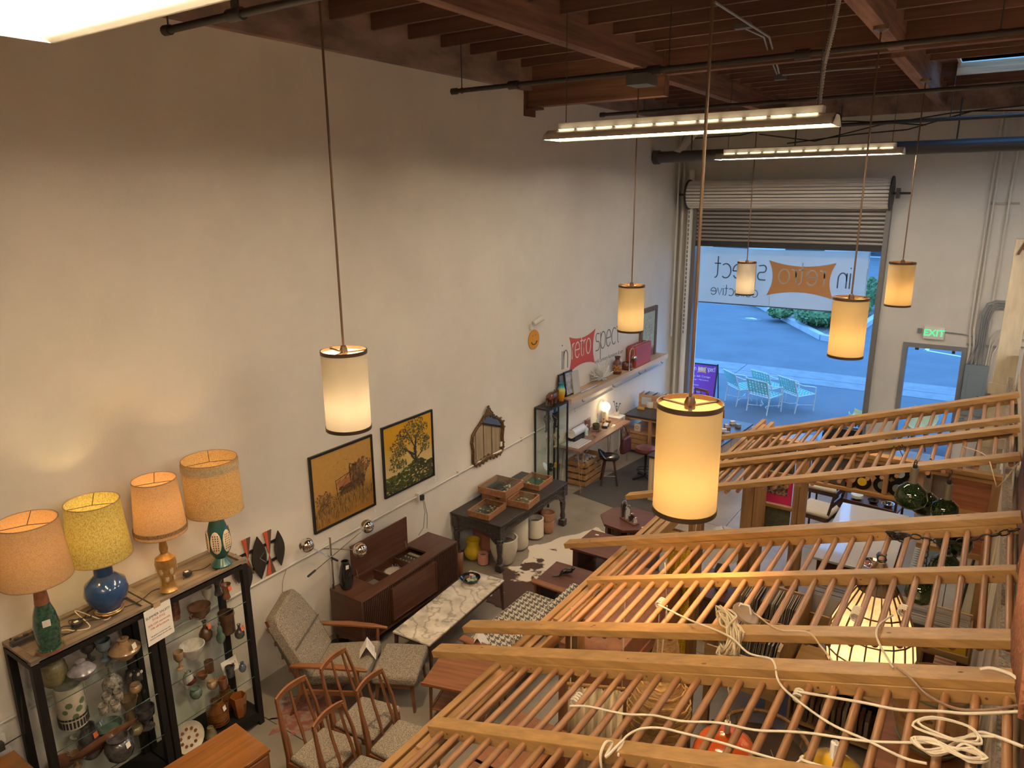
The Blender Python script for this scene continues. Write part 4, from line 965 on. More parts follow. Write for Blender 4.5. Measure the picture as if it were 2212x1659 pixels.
def strokeset(o, items, name='brushwork', x=.016):
    b = B()
    for i, (u, v, L, wd, a, c) in enumerate(items):
        b.col = c; d = Vector((0, math.cos(a), math.sin(a))); s = Vector((0, -math.sin(a), math.cos(a))); p = Vector((x+i*1.2e-6, u, v))
        b.quad(p-d*L/2, p-s*wd/2, p+d*L/2, p+s*wd/2)
    q = b.build(name, colattr('oil_paint'), o); q['kind'] = 'stuff'; return q
blackf = mat('black_frame', (.012, .011, .011), .4)
rnd = random.Random(21)
o, w, h = framed('ochre painting of a ruined wagon in tall grass', 4.77, 5.71, 1.325, 2.215, blackf)
mixc = lambda a, b, t: tuple(a[i]+(b[i]-a[i])*t for i in range(3))
canvas(o, w, h, lambda u, v: mixc((.34, .16, .025), (.52, .30, .08), sstep(.05, .6, v)*(.8+.2*rnd.random())))
dk = (.045, .025, .012); it = []
def line(u0, v0, u1, v1, wd=.012, c=dk, n=7):
    for k in range(n):
        t = (k+.5)/n; it.append((u0+(u1-u0)*t+rnd.uniform(-.002, .002), v0+(v1-v0)*t, math.hypot(u1-u0, v1-v0)/n*1.7, wd*rnd.uniform(.7, 1.3), math.atan2(v1-v0, u1-u0)+rnd.uniform(-.06, .06), c))
for k in range(240): it.append((rnd.uniform(-.05, .30), rnd.uniform(-.14, .02), rnd.uniform(.04, .10), .026, rnd.uniform(-.3, .4), mixc(dk, (.16, .08, .03), rnd.random())))
for k in range(170): u = rnd.uniform(.09, .30); it.append((u, rnd.uniform(.0, .18)-abs(u-.2)*.25, rnd.uniform(.04, .1), .026, rnd.uniform(1.3, 1.8), mixc(dk, (.2, .1, .04), rnd.random())))
for k in range(50): it.append((rnd.uniform(-.09, .10), rnd.uniform(-.02, .05), rnd.uniform(.04, .09), .022, rnd.uniform(.2, .6), mixc((.45, .18, .07), (.28, .12, .05), rnd.random())))
for a in ((-.12, .06, .10, .10), (-.12, .06, -.10, -.12), (.10, .20, .10, 0), (.10, .20, .30, .10), (-.10, -.10, .30, .0), (.02, .05, .12, .12), (.02, -.12, .02, -.22), (.26, -.05, .26, -.18), (-.18, -.25, .1, -.05), (-.25, -.28, .0, -.08), (.30, .10, .32, -.08)): line(*a)
for k in range(16):
    a = 2*PI*k/16; line(-.11+.0*math.cos(a), -.16, -.11+.075*math.cos(a), -.16+.075*math.sin(a), .006, dk, 3)
for (cu, cv, rr) in ((.30, .12, .12), (-.30, -.10, .11)):
    for k in range(120): a = rnd.uniform(0, 2*PI); r = rr*math.sqrt(rnd.random()); it.append((cu+r*math.cos(a)*1.1, cv+r*math.sin(a)*.8, .035, .02, rnd.uniform(0, 3.1), mixc((.10, .055, .025), (.30, .15, .05), rnd.random())))
    for k in range(6): line(cu, cv-.22, cu+rnd.uniform(-.09, .09), cv, .007, (.12, .07, .03), 5)
for k in range(520):
    u = rnd.uniform(-w, w)*.97; v = -h*.98+rnd.uniform(0.02, .22)+.10*(u+.4); it.append((u, v, rnd.uniform(.05, .14), .013, rnd.uniform(1.2, 1.95), mixc((.40, .22, .05), (.10, .05, .02), rnd.random())))
for k in range(14): line(-.36+.0*k, -.22, -.25, -.17, .01, dk, 2) if k < 2 else it.append((rnd.uniform(-.15, .1), rnd.uniform(.15, .28), .02, .005, rnd.uniform(-.5, .5), dk))
for a in ((-.38, -.30, -.38, -.20), (-.38, -.20, -.32, -.14), (-.32, -.14, -.24, -.19), (-.24, -.19, -.24, -.29)): line(*a, .01)
strokeset(o, it)
o, w, h = framed('yellow painting of a spreading oak on a green hill', 5.87, 6.80, 1.335, 2.24, blackf)
canvas(o, w, h, lambda u, v: mixc((.66, .50, .22), (.62, .33, .012), sstep(.25, .75, v)))
it = []; tr = (.03, .03, .025)
for k in range(520):
    u = rnd.uniform(-w, w); t = rnd.random(); top = -.22+.10*math.exp(-((u-.12)/.22)**2); v = -h+(top+h)*t; it.append((u, v, rnd.uniform(.04, .09), .03, rnd.uniform(-.3, .5), mixc((.02, .022, .012), (.14, .17, .02) if u < .05 else (.10, .11, .02), rnd.random()*(.4+.6*t) if u < .1 else rnd.random()*.6)))
for a, wd in (((.12, -.16, .11, .05), .07), ((.10, -.05, -.12, .10), .035), ((-.12, .10, -.22, .0), .02), ((.11, .0, .14, .2), .04), ((.14, .18, .26, .30), .02), ((.11, .05, -.02, .28), .028), ((.10, -.12, .0, .02), .04), ((.13, -.12, .24, -.04), .025), ((-.0, .2, -.16, .27), .018), ((.06, -.17, .0, -.20), .03), ((.16, -.17, .25, -.19), .03)): line(*a, wd, tr, 9)
for cu, cv, rr in ((.02, .33, .10), (.17, .36, .10), (-.11, .27, .09), (.27, .26, .09), (-.22, .16, .10), (-.05, .17, .10), (.12, .22, .10), (.24, .12, .11), (-.24, .02, .09), (-.12, .06, .09), (.30, .0, .08), (-.26, -.10, .09), (-.14, -.10, .08), (.33, .10, .06)):
    for k in range(75):
        a = rnd.uniform(0, 2*PI); r = rr*math.sqrt(rnd.random()); it.append((cu+r*math.cos(a)*1.15, cv+r*math.sin(a)*.75, .034, .013, rnd.uniform(.2, 2.9), mixc((.035, .042, .03), (.20, .17, .03), rnd.random()**1.6)))
for k in range(5): line(-.40+.06*k, -.30+.02*k, -.40+.06*k, -.25+.02*k, .007, tr, 3)
strokeset(o, it)
t = thing('painting_tag', 'small white price tag hanging under the oak painting', 'tag', (.03, 6.80, 1.30)); b = B(); b.box(0, .002, -.012, .012, -.05, 0); b.build('paper', paper, t); B().cyl((.001, 0, 0), (.001, 0, .04), .001, n=4).build('string', paper, t)
t = thing('painting_tag', 'small white price tag hanging under the wagon painting', 'tag', (.03, 5.68, 1.29)); b = B(); b.box(0, .002, -.012, .012, -.05, 0); b.build('paper', paper, t); B().cyl((.001, 0, 0), (.001, 0, .035), .001, n=4).build('string', paper, t)
# ================================================================= FURNITURE ALONG THE LEFT WALL
walnut = wood('walnut', (.078, .030, .016), 'y', var=.3, rough=.38, coat=.15, f=22); walnut_x = wood('walnut_x', (.066, .026, .015), 'x', var=.3, rough=.38, coat=.15, f=22); walnut_z = wood('walnut_z', (.052, .021, .0125), 'z', var=.3, rough=.45, f=22)
darkw = mat('dark_void', (.018, .012, .010), .7)
teak = wood('teak', (.20, .078, .030), 'y', var=.26, rough=.38, coat=.2, f=24); teak_x = wood('teak_x', (.20, .076, .028), 'x', var=.26, rough=.38, coat=.2, f=24); teak_z = wood('teak_z', (.17, .065, .026), 'z', var=.26, rough=.42, f=24)
chrome = mat('chrome', (.82, .80, .77), .07, metal=1.0)
wool = mat('grey_wool', (.30, .255, .20), .95, c2=(.115, .098, .078), scale=120, bump=.4, detail=2, lo=.40, hi=.60)
MATS['tag_paper'] = MATS['tag_white']
def ptag(par, loc, rz=0, w=.045, h=.03):
    b = B(); b.cbox((0, 0, .0015), (w, h, .002)); o = b.build('price_tag', MATS['tag_white'], par); o.location = loc; o.rotation_euler = (0, 0, rz); return o
# --- stereo console
sc_ = thing('stereo_console', 'walnut stereo console with raised lid showing turntable and tuner', 'stereo console', (.43, 5.60, 0)); L = .83; d = .24
b = B(); b.box(-d, d, -L, L, .18, .205); b.build('bottom_panel', walnut, sc_)
for s in (-1, 1): b = B(); b.box(-d, d, s*L-.012-.012*s, s*L+.012-.012*s, .205, .72); b.build('side_panel', walnut_x, sc_)
b = B(); b.box(-d, -d+.02, -L+.024, L-.024, .205, .70); b.build('back_panel', walnut, sc_)
b = B(); b.box(.10, d, -L+.024, L-.024, .695, .72); b.build('front_top', walnut, sc_, bev=.002)
b = B(); b.box(-d, -d+.06, -.50, .40, .695, .72); b.build('back_top', walnut, sc_)
b = B(); b.box(-d, .10, -L+.024, -.50, .695, .72); b.build('left_top', walnut, sc_); b = B(); b.box(-d, .10, .40, L-.024, .695, .72); b.build('right_top', walnut, sc_)
b = B(); b.box(-d+.02, .20, -L+.03, L-.03, .56, .575); b.build('deck', walnut, sc_)
for y in (-.21, .13): b = B(); b.box(-.18, .10, y-.008, y+.008, .575, .69); b.build('divider', walnut_x, sc_)
src = None
for k in range(58):
    y = -L+.03+.0278*k
    if -.36 < y < .36: continue
    if src is None: b = B(); b.box(d-.015, d+.002, -.0085, .0085, .215, .69); src = b.build('slat', walnut_z, sc_); q = src
    else: q = share('slat', src, sc_)
    q.location = (0, y, 0)
b = B(); b.box(d-.03, d-.02, -L+.03, L-.03, .205, .69); b.build('grille_back', darkw, sc_)
for k in range(26):
    y = -.35+.028*k
    for z0, z1 in ((.215, .25), (.66, .69)):
        pass
b = B()
for k in range(26):
    y = -.35+.028*k; b.box(d-.015, d+.001, y-.008, y+.008, .215, .255); b.box(d-.015, d+.001, y-.008, y+.008, .655, .69)
b.build('short_slats', walnut_z, sc_, kind='stuff')
b = B(); b.box(d-.01, d+.022, -.37, .37, .27, .64); b.build('door', walnut, sc_, bev=.003)
for a in ((-.37, .37, .64, .652), (-.37, .37, .258, .27), (-.382, -.37, .258, .652), (.37, .382, .258, .652)): b = B(); b.box(d-.01, d+.03, *a); b.build('door_moulding', walnut, sc_)
b = B(); b.box(-.226, -.21, -.515, .415, .72, 1.10); b.build('lid', walnut, sc_, bev=.002)
for y in (-.46, .36): b = B(); b.bar((-.18, y, .70), (-.205, y, .80), .008, .006); b.build('lid_stay', mat('brass', (0, 0, 0)), sc_)
for sx in (-1, 1):
    for sy in (-1, 1): B().tube([(sx*.17, sy*.62, .18), (sx*.20, sy*.68, 0)], [.022, .012], 10).build('leg', walnut_z, sc_)
b = B(); b.bar((.17, -.62, .16), (.17, .62, .16), .02, .035); b.build('stretcher', walnut, sc_)
tt = B(); tt.box(-.16, .08, -.19, .115, .576, .60); o = tt.build('turntable', mat('deck_grey', (.15, .135, .115), .5), sc_)
B().lathe([(.118, .60), (.118, .618), (.112, .622), (.02, .622)], (-.04, -.03, 0), 26).build('platter', mat('platter_grey', (.30, .27, .23), .4), o)
B().lathe([(.10, .623), (.10, .626), (.04, .627), (.038, .628), (.01, .628)], (-.04, -.03, 0), 26).build('mat_ring', mat('platter_ring', (.45, .40, .34), .5), o)
b = B(); b.tube([(-.12, .085, .60), (-.12, .085, .655), (-.05, .05, .665), (.02, .03, .645)], .007, 6); b.tube([(-.10, .02, .62), (-.10, .02, .68), (-.06, .0, .69)], .007, 6); b.build('tonearm', chrome, o)
o = B().box(-.17, .08, .145, .40, .576, .645).build('tuner', mat('tuner_black', (.035, .03, .028), .35), sc_)
b = B(); 
for k in range(10): b.cyl((-.13+.045*(k % 5), .19+.09*(k//5), .645), (-.13+.045*(k % 5), .19+.09*(k//5), .66), .010, n=8)
b.build('knobs', mat('knob_silver', (.45, .42, .38), .3, metal=.6), o, kind='stuff')
b = B(); b.box(-.16, .07, .345, .39, .645, .648); b.build('dial_strip', mat('dial', (.30, .28, .22), .4), o)
# record sleeves lying in the left bay
t = thing('record_sleeve', 'black and white record sleeve lying in the stereo console bay', 'record', (.385, 5.22, .577), R_(-6)); b = B(); b.cbox((0, 0, .003), (.26, .27, .005)); b.build('sleeve', mat('sleeve_grey', (.17, .16, .145), .4), t)
b = B(); b.lathe([(.05, 0), (.0001, .001)], (-.06, -.05, .0058), 14); b.build('print_disc', mat('sleeve_pale', (.50, .47, .42), .4), t)
b = B()
for k in range(4): b.cbox((.02+.03*k, .03, .0065), (.02, .10-.02*k, .001), rz=.4+.2*k)
b.build('print_shapes', MATS['sleeve_pale'], t, kind='stuff')
t = thing('record_sleeve', 'pale photo-strip record sleeve overlapping the dark one', 'record', (.50, 5.285, .592), R_(4)); b = B(); b.cbox((0, 0, .003), (.10, .30, .004)); b.build('sleeve', mat('sleeve_white', (.55, .52, .46), .4), t)
b = B()
for k in range(4): b.cbox((0, -.11+.072*k, .0056), (.055, .05, .001))
b.build('print_photos', ink, t, kind='stuff')
p = at(748, 1270, z=.72); t = thing('vase', 'tall glossy black vase standing on the console corner', 'vase', (.33, 4.89, .721)); B().lathe([(.055, 0), (.075, .06), (.078, .14), (.06, .24), (.042, .30), (.044, .325), (.036, .325), (.03, .28)], n=24).build('body', mat('black_gloss', (.008, .008, .009), .12, coat=.6), t)
b = B(); b.cbox((.055, -.02, .275), (.003, .035, .05), ry=R_(8), rz=R_(-20)); b.build('price_tag', MATS['tag_white'], t)
# --- chrome three-arm floor lamp
fl = thing('floor_lamp', 'chrome floor lamp with three globe heads on crossed arms', 'floor lamp', (.22, 4.80, 0))
B().lathe([(.13, 0), (.13, .012), (.02, .02)], n=24).build('base', mat('black_gloss', (0, 0, 0)), fl)
B().cyl((0, 0, .01), (0, 0, .78), .012, n=10).build('lower_pole', mat('plug_black', (0, 0, 0)), fl)
B().cyl((0, 0, .78), (.0, 0, 1.33), .013, n=10).build('upper_pole', chrome, fl)
hub = Vector((0, 0, 1.08))
def pxl(px, py, dx):   # a point on the vertical plane x = .22+dx
    q = at(px, py, x=.22+dx); return q-Vector((.22, 4.80, 0))
for (gx, gy, dx, cx_, cy_, cdx) in ((662, 1178, .05, 727, 1210, .05), (793, 1137, .03, 668, 1243, .10), (778, 1188, .22, 700, 1185, -.1)):
    a = pxl(gx, gy, dx); c = pxl(cx_, cy_, cdx); dr = (c-a).normalized()
    ar = B().tube([a, c], .006, 8).build('arm', chrome, fl)
    B().ball(a, .078, 22, 14).build('globe_head', chrome, ar)
    if cx_ != 700: B().cyl(c-dr*.09, c+dr*.02, .012, n=8).build('grip', MATS['plug_black'], ar)
B().ball(hub, .022, 10, 6).build('hub', chrome, fl)
cord('dark cord running down behind the chrome floor lamp', [(.18, 4.70, .02), (.10, 4.55, .01), (.04, 4.3, .3), (.03, 4.28, .9), (.03, 4.35, 1.10)], .004, MATS['cord_grey'])
# --- marble coffee table
mt_ = thing('coffee_table', 'long low coffee table with a veined white marble top', 'coffee table', (1.165, 5.68, 0), R_(3.4))
mm, nt, bb = _new('marble'); MATS['marble'] = mm; bb.inputs['Roughness'].default_value = .22
v = _mapped(nt, (1.0, 1.0, 1.0)); wv = _n(nt, 'ShaderNodeTexWave'); wv.inputs['Scale'].default_value = 2.6; wv.inputs['Distortion'].default_value = 14; wv.inputs['Detail'].default_value = 5; wv.inputs['Detail Scale'].default_value = 1.4; wv.bands_direction = 'DIAGONAL'
nt.links.new(v, wv.inputs['Vector']); nz = _n(nt, 'ShaderNodeTexNoise'); nz.inputs['Scale'].default_value = 5; nz.inputs['Detail'].default_value = 6; nt.links.new(v, nz.inputs['Vector'])
c1_ = _ramp(nt, wv.outputs['Fac'], [(.0, (.40, .36, .30)), (.05, (.53, .485, .41)), (.16, (.66, .61, .525)), (.5, (.72, .67, .59))]); c2_ = _ramp(nt, nz.outputs['Fac'], [(.35, (.62, .60, .57)), (.6, (1, 1, 1))])
mx = _n(nt, 'ShaderNodeMix'); mx.data_type = 'RGBA'; mx.blend_type = 'MULTIPLY'; mx.inputs['Factor'].default_value = 1.0
nt.links.new(c1_, mx.inputs['A']); nt.links.new(c2_, mx.inputs['B']); nt.links.new(mx.outputs['Result'], bb.inputs['Base Color'])
b = B(); b.box(-.245, .245, -.75, .75, .372, .392); b.build('marble_top', mm, mt_, bev=.002)
for s in (-1, 1):
    b = B(); b.box(s*.225-.01, s*.225+.01, -.72, .72, .335, .372); b.build('rail', walnut, mt_); b = B(); b.box(-.215, .215, s*.71-.01, s*.71+.01, .335, .372); b.build('rail', walnut_x, mt_)
    for q in (-1, 1): b = B(); b.bar((s*.225, q*.71, .372), (s*.235, q*.725, 0), .035, .035, up=(0, 1, 0), w2=.02, h2=.02); b.build('leg', walnut_z, mt_)
p = at(1016, 1254, z=.392); t = thing('bowl', 'black bowl of coloured matchbooks on the marble table', 'bowl', (p.x, p.y, .393)); B().lathe([(.06, 0), (.10, .008), (.125, .045), (.118, .047), (.09, .016), (.01, .012)], n=26).build('body', MATS['black_gloss'], t)
rnd = random.Random(4); cols = [(.45, .12, .13), (.08, .30, .20), (.55, .40, .18), (.05, .05, .06), (.20, .36, .34), (.60, .28, .20), (.35, .33, .15)]
for k in range(15):
    a = rnd.uniform(0, 6.3); r = .075*math.sqrt(rnd.random()); mname = 'match_%d' % (k % 7)
    q = thing('matchbook', 'small matchbook in the black bowl on the marble table', 'matchbook', (p.x+r*math.cos(a), p.y+r*math.sin(a), .425+.003*(k % 5)), rnd.uniform(0, 3), 'matchbooks in the black bowl') if False else None
    b = B(); b.cbox((p.x+r*math.cos(a), p.y+r*math.sin(a), .418+.0035*(k % 6)), (.04, .05, .006), rz=rnd.uniform(0, 3), rx=rnd.uniform(-.25, .25)); o = b.build('matchbook', mat(mname, cols[k % 7], .6)); tag(o, 'small coloured matchbook in the black bowl on the marble table', 'matchbook', 'matchbooks in the black bowl')
# --- wool lounge chair + ottoman
def cushion(w, d, t, n=6, crown=.012):
    """pillow-edged slab, centred, for use with bevel"""
    b = B(); b.box(-w/2, w/2, -d/2, d/2, -t/2, t/2); return b
def lounge(label, loc, rz):
    o = thing('lounge_chair', label, 'armchair', loc, rz)   # faces +y locally
    q = cushion(.56, .60, .12).build('seat_cushion', wool, o, bev=.035); q.location = (0, .06, .37); q.rotation_euler = (R_(7), 0, 0)
    b = B(); prof = [(-.30, .0), (.30, .0), (.31, .34), (.27, .58), (.23, .66), (-.23, .70), (-.28, .60), (-.31, .34)]
    b.prism([(u, v*1.06) for u, v in prof], lambda u, v, t: (u, t-.05*sstep(.35, .6, v)*1, v), -.075, .075); q = b.build('back_cushion', wool, o, bev=.03); q.location = (0, -.24, .36); q.rotation_euler = (R_(24), 0, 0)
    b = B(); b.box(-.30, .30, -.003, .004, -.006, .006); s = b.build('seam', mat('seam', (.10, .085, .065), .95), q); s.location = (0, .076, .34)
    for s in (-1, 1):
        b = B(); P = [(-.36, .545), (-.30, .565), (0, .575), (.25, .565), (.40, .55)]; W = [.02, .055, .075, .06, .02]
        rows = []
        for (y, z), w in zip(P, W): rows.append([(s*.355-w/2, y, z-.012), (s*.355+w/2, y, z-.012), (s*.355+w/2, y, z+.012), (s*.355-w/2, y, z+.012), (s*.355-w/2, y, z-.012)])
        b.grid(rows, False); b.quad(*rows[0][:4]); b.quad(*rows[-1][:4]); b.build('armrest', teak, o, bev=.004)
        b = B(); b.tube([(s*.345, .30, .555), (s*.335, .29, .30), (s*.345, .33, 0)], [.016, .021, .012], 10); b.build('leg', teak_z, o)
        b = B(); b.tube([(s*.345, -.30, .56), (s*.335, -.28, .27), (s*.355, -.40, 0)], [.014, .021, .012], 10); b.build('leg', teak_z, o)
        b = B(); b.bar((s*.335, -.30, .26), (s*.335, .30, .28), .022, .045); b.build('side_rail', teak, o)
    b = B(); b.bar((-.335, .28, .275), (.335, .28, .275), .022, .05); b.build('front_rail', teak_x, o); b = B(); b.bar((-.335, -.27, .24), (.335, -.27, .24), .022, .04); b.build('back_rail', teak_x, o)
    for k in range(4): b = B(); z = .44+.14*k; y = -.385-.44*.14*k; b.bar((-.27, y-.02, z), (.27, y-.02, z), .018, .04); b.build('back_slat', teak_x, o)
    for s in (-1, 1): b = B(); b.bar((s*.26, -.30, .25), (s*.25, -.60, .96), .025, .03); b.build('back_post', teak_z, o)
    return o
lounge('high-backed grey wool lounge chair with teak arms by the console', (.86, 4.26, 0), R_(-62))
ot = thing('ottoman', 'grey wool ottoman pushed against the lounge chair', 'ottoman', (1.375, 4.585, 0), R_(-62))
b = B(); rows = []
q = cushion(.56, .46, .11).build('cushion', wool, ot, bev=.035); q.location = (0, 0, .355)
for s in (-1, 1):
    for w in (-1, 1): B().tube([(s*.23, w*.17, .31), (s*.25, w*.19, 0)], [.022, .013], 10).build('leg', teak_z, ot)
    b = B(); b.bar((s*.23, -.17, .275), (s*.23, .17, .275), .02, .045); b.build('rail', teak, ot); b = B(); b.bar((-.23, s*.17, .275), (.23, s*.17, .275), .02, .045); b.build('rail', teak_x, ot)
def tent_card(label, loc, rz, s=1.0, lines=True):
    t = thing('tent_card', label, 'card', loc, rz)
    for k, sg in enumerate((-1, 1)):
        b = B(); b.bar((0, sg*.075*s, 0), (0, 0, .135*s), .15*s, .0015, up=(0, sg, .5)); b.build('card_leaf', paper, t)
    if lines:
        b = B()
        for k in range(9): f = .15+.085*k; b.bar((-.055*s, .075*s*(1-f)+.0014, .135*s*f+.0008), (.05*s-.02*s*(k % 3), .075*s*(1-f)+.0014, .135*s*f+.0008), .0022, .0006, up=(0, .5, .9))
        b.build('print_lines', mat('ink_grey', (.25, .23, .21), .8), t, kind='stuff')
    return t
tent_card('white folded price card on the lounge chair seat', (1.08, 4.43, .43), R_(-48), 1.15)
# --- four dining chairs
def dining_chair(label, loc, rz, group=None):
    o = thing('dining_chair', label, 'chair', loc, rz, group)      # faces +y
    b = B(); sh = [(-.20, -.19), (.20, -.19), (.235, .20), (.20, .225), (-.20, .225), (-.235, .20)]
    b.prism(sh, lambda u, v, t: (u, v, t), .415, .465); b.build('seat', wool, o, bev=.02)
    for s in (-1, 1):
        B().tube([(s*.205, .19, .42), (s*.21, .20, .2), (s*.215, .215, 0)], [.02, .019, .012], 8).build('leg', teak_z, o)
        b = B(); P = [(s*.20, -.27, 0), (s*.20, -.215, .25), (s*.20, -.205, .45), (s*.195, -.25, .70), (s*.165, -.315, .93)]; R0 = [(.022, .026), (.026, .034), (.026, .036), (.022, .028), (.020, .022)]
        rows = [[(p[0]-w/2, p[1]-h/2, p[2]), (p[0]+w/2, p[1]-h/2, p[2]), (p[0]+w/2, p[1]+h/2, p[2]), (p[0]-w/2, p[1]+h/2, p[2]), (p[0]-w/2, p[1]-h/2, p[2])] for p, (w, h) in zip(P, R0)]
        b.grid(rows, True); b.quad(*rows[0][:4]); b.quad(*rows[-1][:4]); b.build('leg', teak_z, o, bev=.003)
        b = B(); b.bar((s*.205, -.20, .39), (s*.205, .19, .39), .02, .05); b.build('seat_rail', teak, o)
    b = B(); b.bar((-.20, .195, .39), (.20, .195, .39), .02, .05); b.build('seat_rail', teak_x, o); b = B(); b.bar((-.19, -.205, .40), (.19, -.205, .40), .02, .04); b.build('seat_rail', teak_x, o)
    b = B(); rows = []
    for k in range(9):
        u = -1+2*k/8; x = u*.172; y = -.318-.028*(1-u*u); z = .925+.012*(1-u*u); hh = .05
        rows.append([(x, y-.012, z-hh/2), (x, y+.012, z-hh/2), (x, y+.010, z+hh/2), (x, y-.010, z+hh/2), (x, y-.012, z-hh/2)])
    b.grid(rows, False); b.quad(*rows[0][:4]); b.quad(*rows[-1][:4]); b.build('top_rail', teak_x, o, bev=.004)
    for k in range(3):
        u = (k-1)*.5; b = B(); P = [(u*.32, -.205, .41), (u*.31, -.235, .55), (u*.30, -.29, .72), (u*.28, -.335, .91)]
        rows = [[(p[0]-w, p[1]-.006, p[2]), (p[0]+w, p[1]-.006, p[2]), (p[0]+w, p[1]+.006, p[2]), (p[0]-w, p[1]+.006, p[2]), (p[0]-w, p[1]-.006, p[2])] for p, w in zip(P, (.009, .013, .012, .008))]
        b.grid(rows, True); b.build('spindle', teak_z, o)
    return o
c0 = dining_chair('teak spindle-back dining chair nearest the glass cabinet', (1.72, 3.29, 0), R_(-84))
copy_tree(c0, (1.72, 3.77, 0), R_(-81), 'teak spindle-back dining chair in front of the lounge chair')
copy_tree(c0, (2.20, 3.72, 0), R_(-84), 'teak spindle-back dining chair nearest the two-tier side table')
copy_tree(c0, (2.22, 3.24, 0), R_(-84), 'teak spindle-back dining chair cut by the lower edge of the frame')
# --- teak cabinet at the bottom and another at the left edge
tb = thing('teak_cabinet', 'glossy teak cabinet top catching a light streak at the bottom', 'cabinet', (1.18, 2.68, 0), R_(-4))
glossteak = wood('gloss_teak', (.24, .095, .024), 'y', var=.22, rough=.22, coat=.7, f=20)
b = B(); b.box(-.24, .24, -.36, .30, .10, .54); b.build('body', teak, tb); b = B(); b.box(-.25, .25, -.37, .31, .54, .565); b.build('top', glossteak, tb, bev=.003)
b = B(); b.box(.24, .255, -.34, .0, .14, .52); b.build('door', teak, tb, bev=.002); b = B(); b.box(.24, .255, .01, .28, .14, .52); b.build('door', teak, tb, bev=.002)
for x in (-.2, .2):
    for y in (-.32, .26): B().cyl((x, y, .10), (x, y, 0), .02, .014, 8).build('leg', teak_z, tb)
p = at(45, 1640, z=.62); tb2 = thing('teak_cabinet', 'orange-brown teak chest corner at the bottom left edge', 'cabinet', (.42, 1.20, 0)); b = B(); b.box(-.28, .30, -.6, .48, .0, .84); b.build('body', teak, tb2); b = B(); b.box(-.29, .31, -.61, .49, .84, .865); b.build('top', glossteak, tb2, bev=.003)
for k in range(3): b = B(); b.box(.30, .315, -.58, .46, .06+.26*k, .29+.26*k); q = b.build('drawer', teak, tb2, bev=.003); B().lathe([(.018, 0), (.014, .03), (.001, .032)], (.315, -.05, .18+.26*k), 10, M=Matrix.Rotation(PI/2, 3, 'Y')).build('knob', teak_z, q)
# worn red floor patch
b = B(); rnd = random.Random(8)
poly = [(.75+.30*math.cos(a)*rnd.uniform(.6, 1.2), 3.95+.42*math.sin(a)*rnd.uniform(.6, 1.25)) for a in [2*PI*k/40 for k in range(40)]]
b.prism(poly, lambda u, v, t: (u, v, t), 0, .0015); tag(b.build('floor_stain', mat('red_paint', (.21, .07, .055), .6, c2=(.26, .18, .14), scale=13, lo=.45, hi=.6)), 'worn patch of old red paint on the concrete by the glass cabinets', 'stain')
# --- two-tier teak side table
st = thing('side_table', 'two-tier teak side table left of the pergola beam', 'side table', (2.12, 4.68, 0), R_(16))
b = B(); b.box(-.33, .33, -.27, .27, .475, .497); b.build('top', teak_x, st, bev=.004)
b = B(); b.box(-.33, .33, -.28, -.262, .49, .515); b.build('lip', teak_x, st); b = B(); b.box(-.28, .28, -.22, .22, .19, .205); b.build('shelf', teak_x, st, bev=.002)
for s in (-1, 1):
    for w in (-1, 1): B().tube([(s*.26, w*.21, .475), (s*.27, w*.22, 0)], [.018, .012], 10).build('leg', teak_z, st)
    b = B(); b.bar((-.26, s*.21, .455), (.26, s*.21, .455), .018, .04); b.build('apron', teak_x, st); b = B(); b.bar((s*.26, -.21, .20), (s*.26, .21, .20), .018, .03); b.build('apron', teak, st)
# --- houndstooth sofa
hm, nt, bb = _new('houndstooth'); MATS['houndstooth'] = hm; bb.inputs['Roughness'].default_value = .95
uvn = _n(nt, 'ShaderNodeUVMap'); sp = _n(nt, 'ShaderNodeSeparateXYZ'); nt.links.new(uvn.outputs[0], sp.inputs[0])
def mth(op, a, b=None):
    n = _n(nt, 'ShaderNodeMath', operation=op)
    for i, v in enumerate((a, b)):
        if v is None: continue
        if isinstance(v, (int, float)): n.inputs[i].default_value = v
        else: nt.links.new(v, n.inputs[i])
    return n.outputs[0]
u_, v_ = mth('MULTIPLY', sp.outputs[0], 13.5), mth('MULTIPLY', sp.outputs[1], 13.5)
wu = mth('LESS_THAN', mth('FRACT', u_), .5); wv_ = mth('LESS_THAN', mth('FRACT', v_), .5)
tw = mth('LESS_THAN', mth('FRACT', mth('DIVIDE', mth('ADD', mth('FLOOR', mth('MULTIPLY', u_, 8)), mth('FLOOR', mth('MULTIPLY', v_, 8))), 4)), .5)
mxx = _n(nt, 'ShaderNodeMix'); nt.links.new(tw, mxx.inputs[0]); nt.links.new(wu, mxx.inputs[2]); nt.links.new(wv_, mxx.inputs[3])
cmx = _n(nt, 'ShaderNodeMix'); cmx.data_type = 'RGBA'; nt.links.new(mxx.outputs[0], cmx.inputs[0]); cmx.inputs['A'].default_value = (.50, .45, .37, 1); cmx.inputs['B'].default_value = (.085, .08, .07, 1); nt.links.new(cmx.outputs['Result'], bb.inputs['Base Color'])
so = thing('sofa', 'houndstooth upholstered sofa with teak armrests facing the marble table', 'sofa', (2.06, 5.78, 0), R_(0))
for k, y in enumerate((-.32, .30)):
    q = B().box(-.31, .27, -.305, .305, -.07, .07).build('seat_cushion', hm, so, bev=.03); q.location = (0, y-.02, .36); boxuv(q)
    q = B().box(-.05, .06, -.305, .305, -.17, .19).build('back_cushion', hm, so, bev=.03); q.location = (.31, y-.02, .53); q.rotation_euler = (0, R_(10), 0); boxuv(q)
b = B(); b.box(-.30, .36, -.66, .62, .22, .285); b.build('base_frame', teak, so, bev=.004)
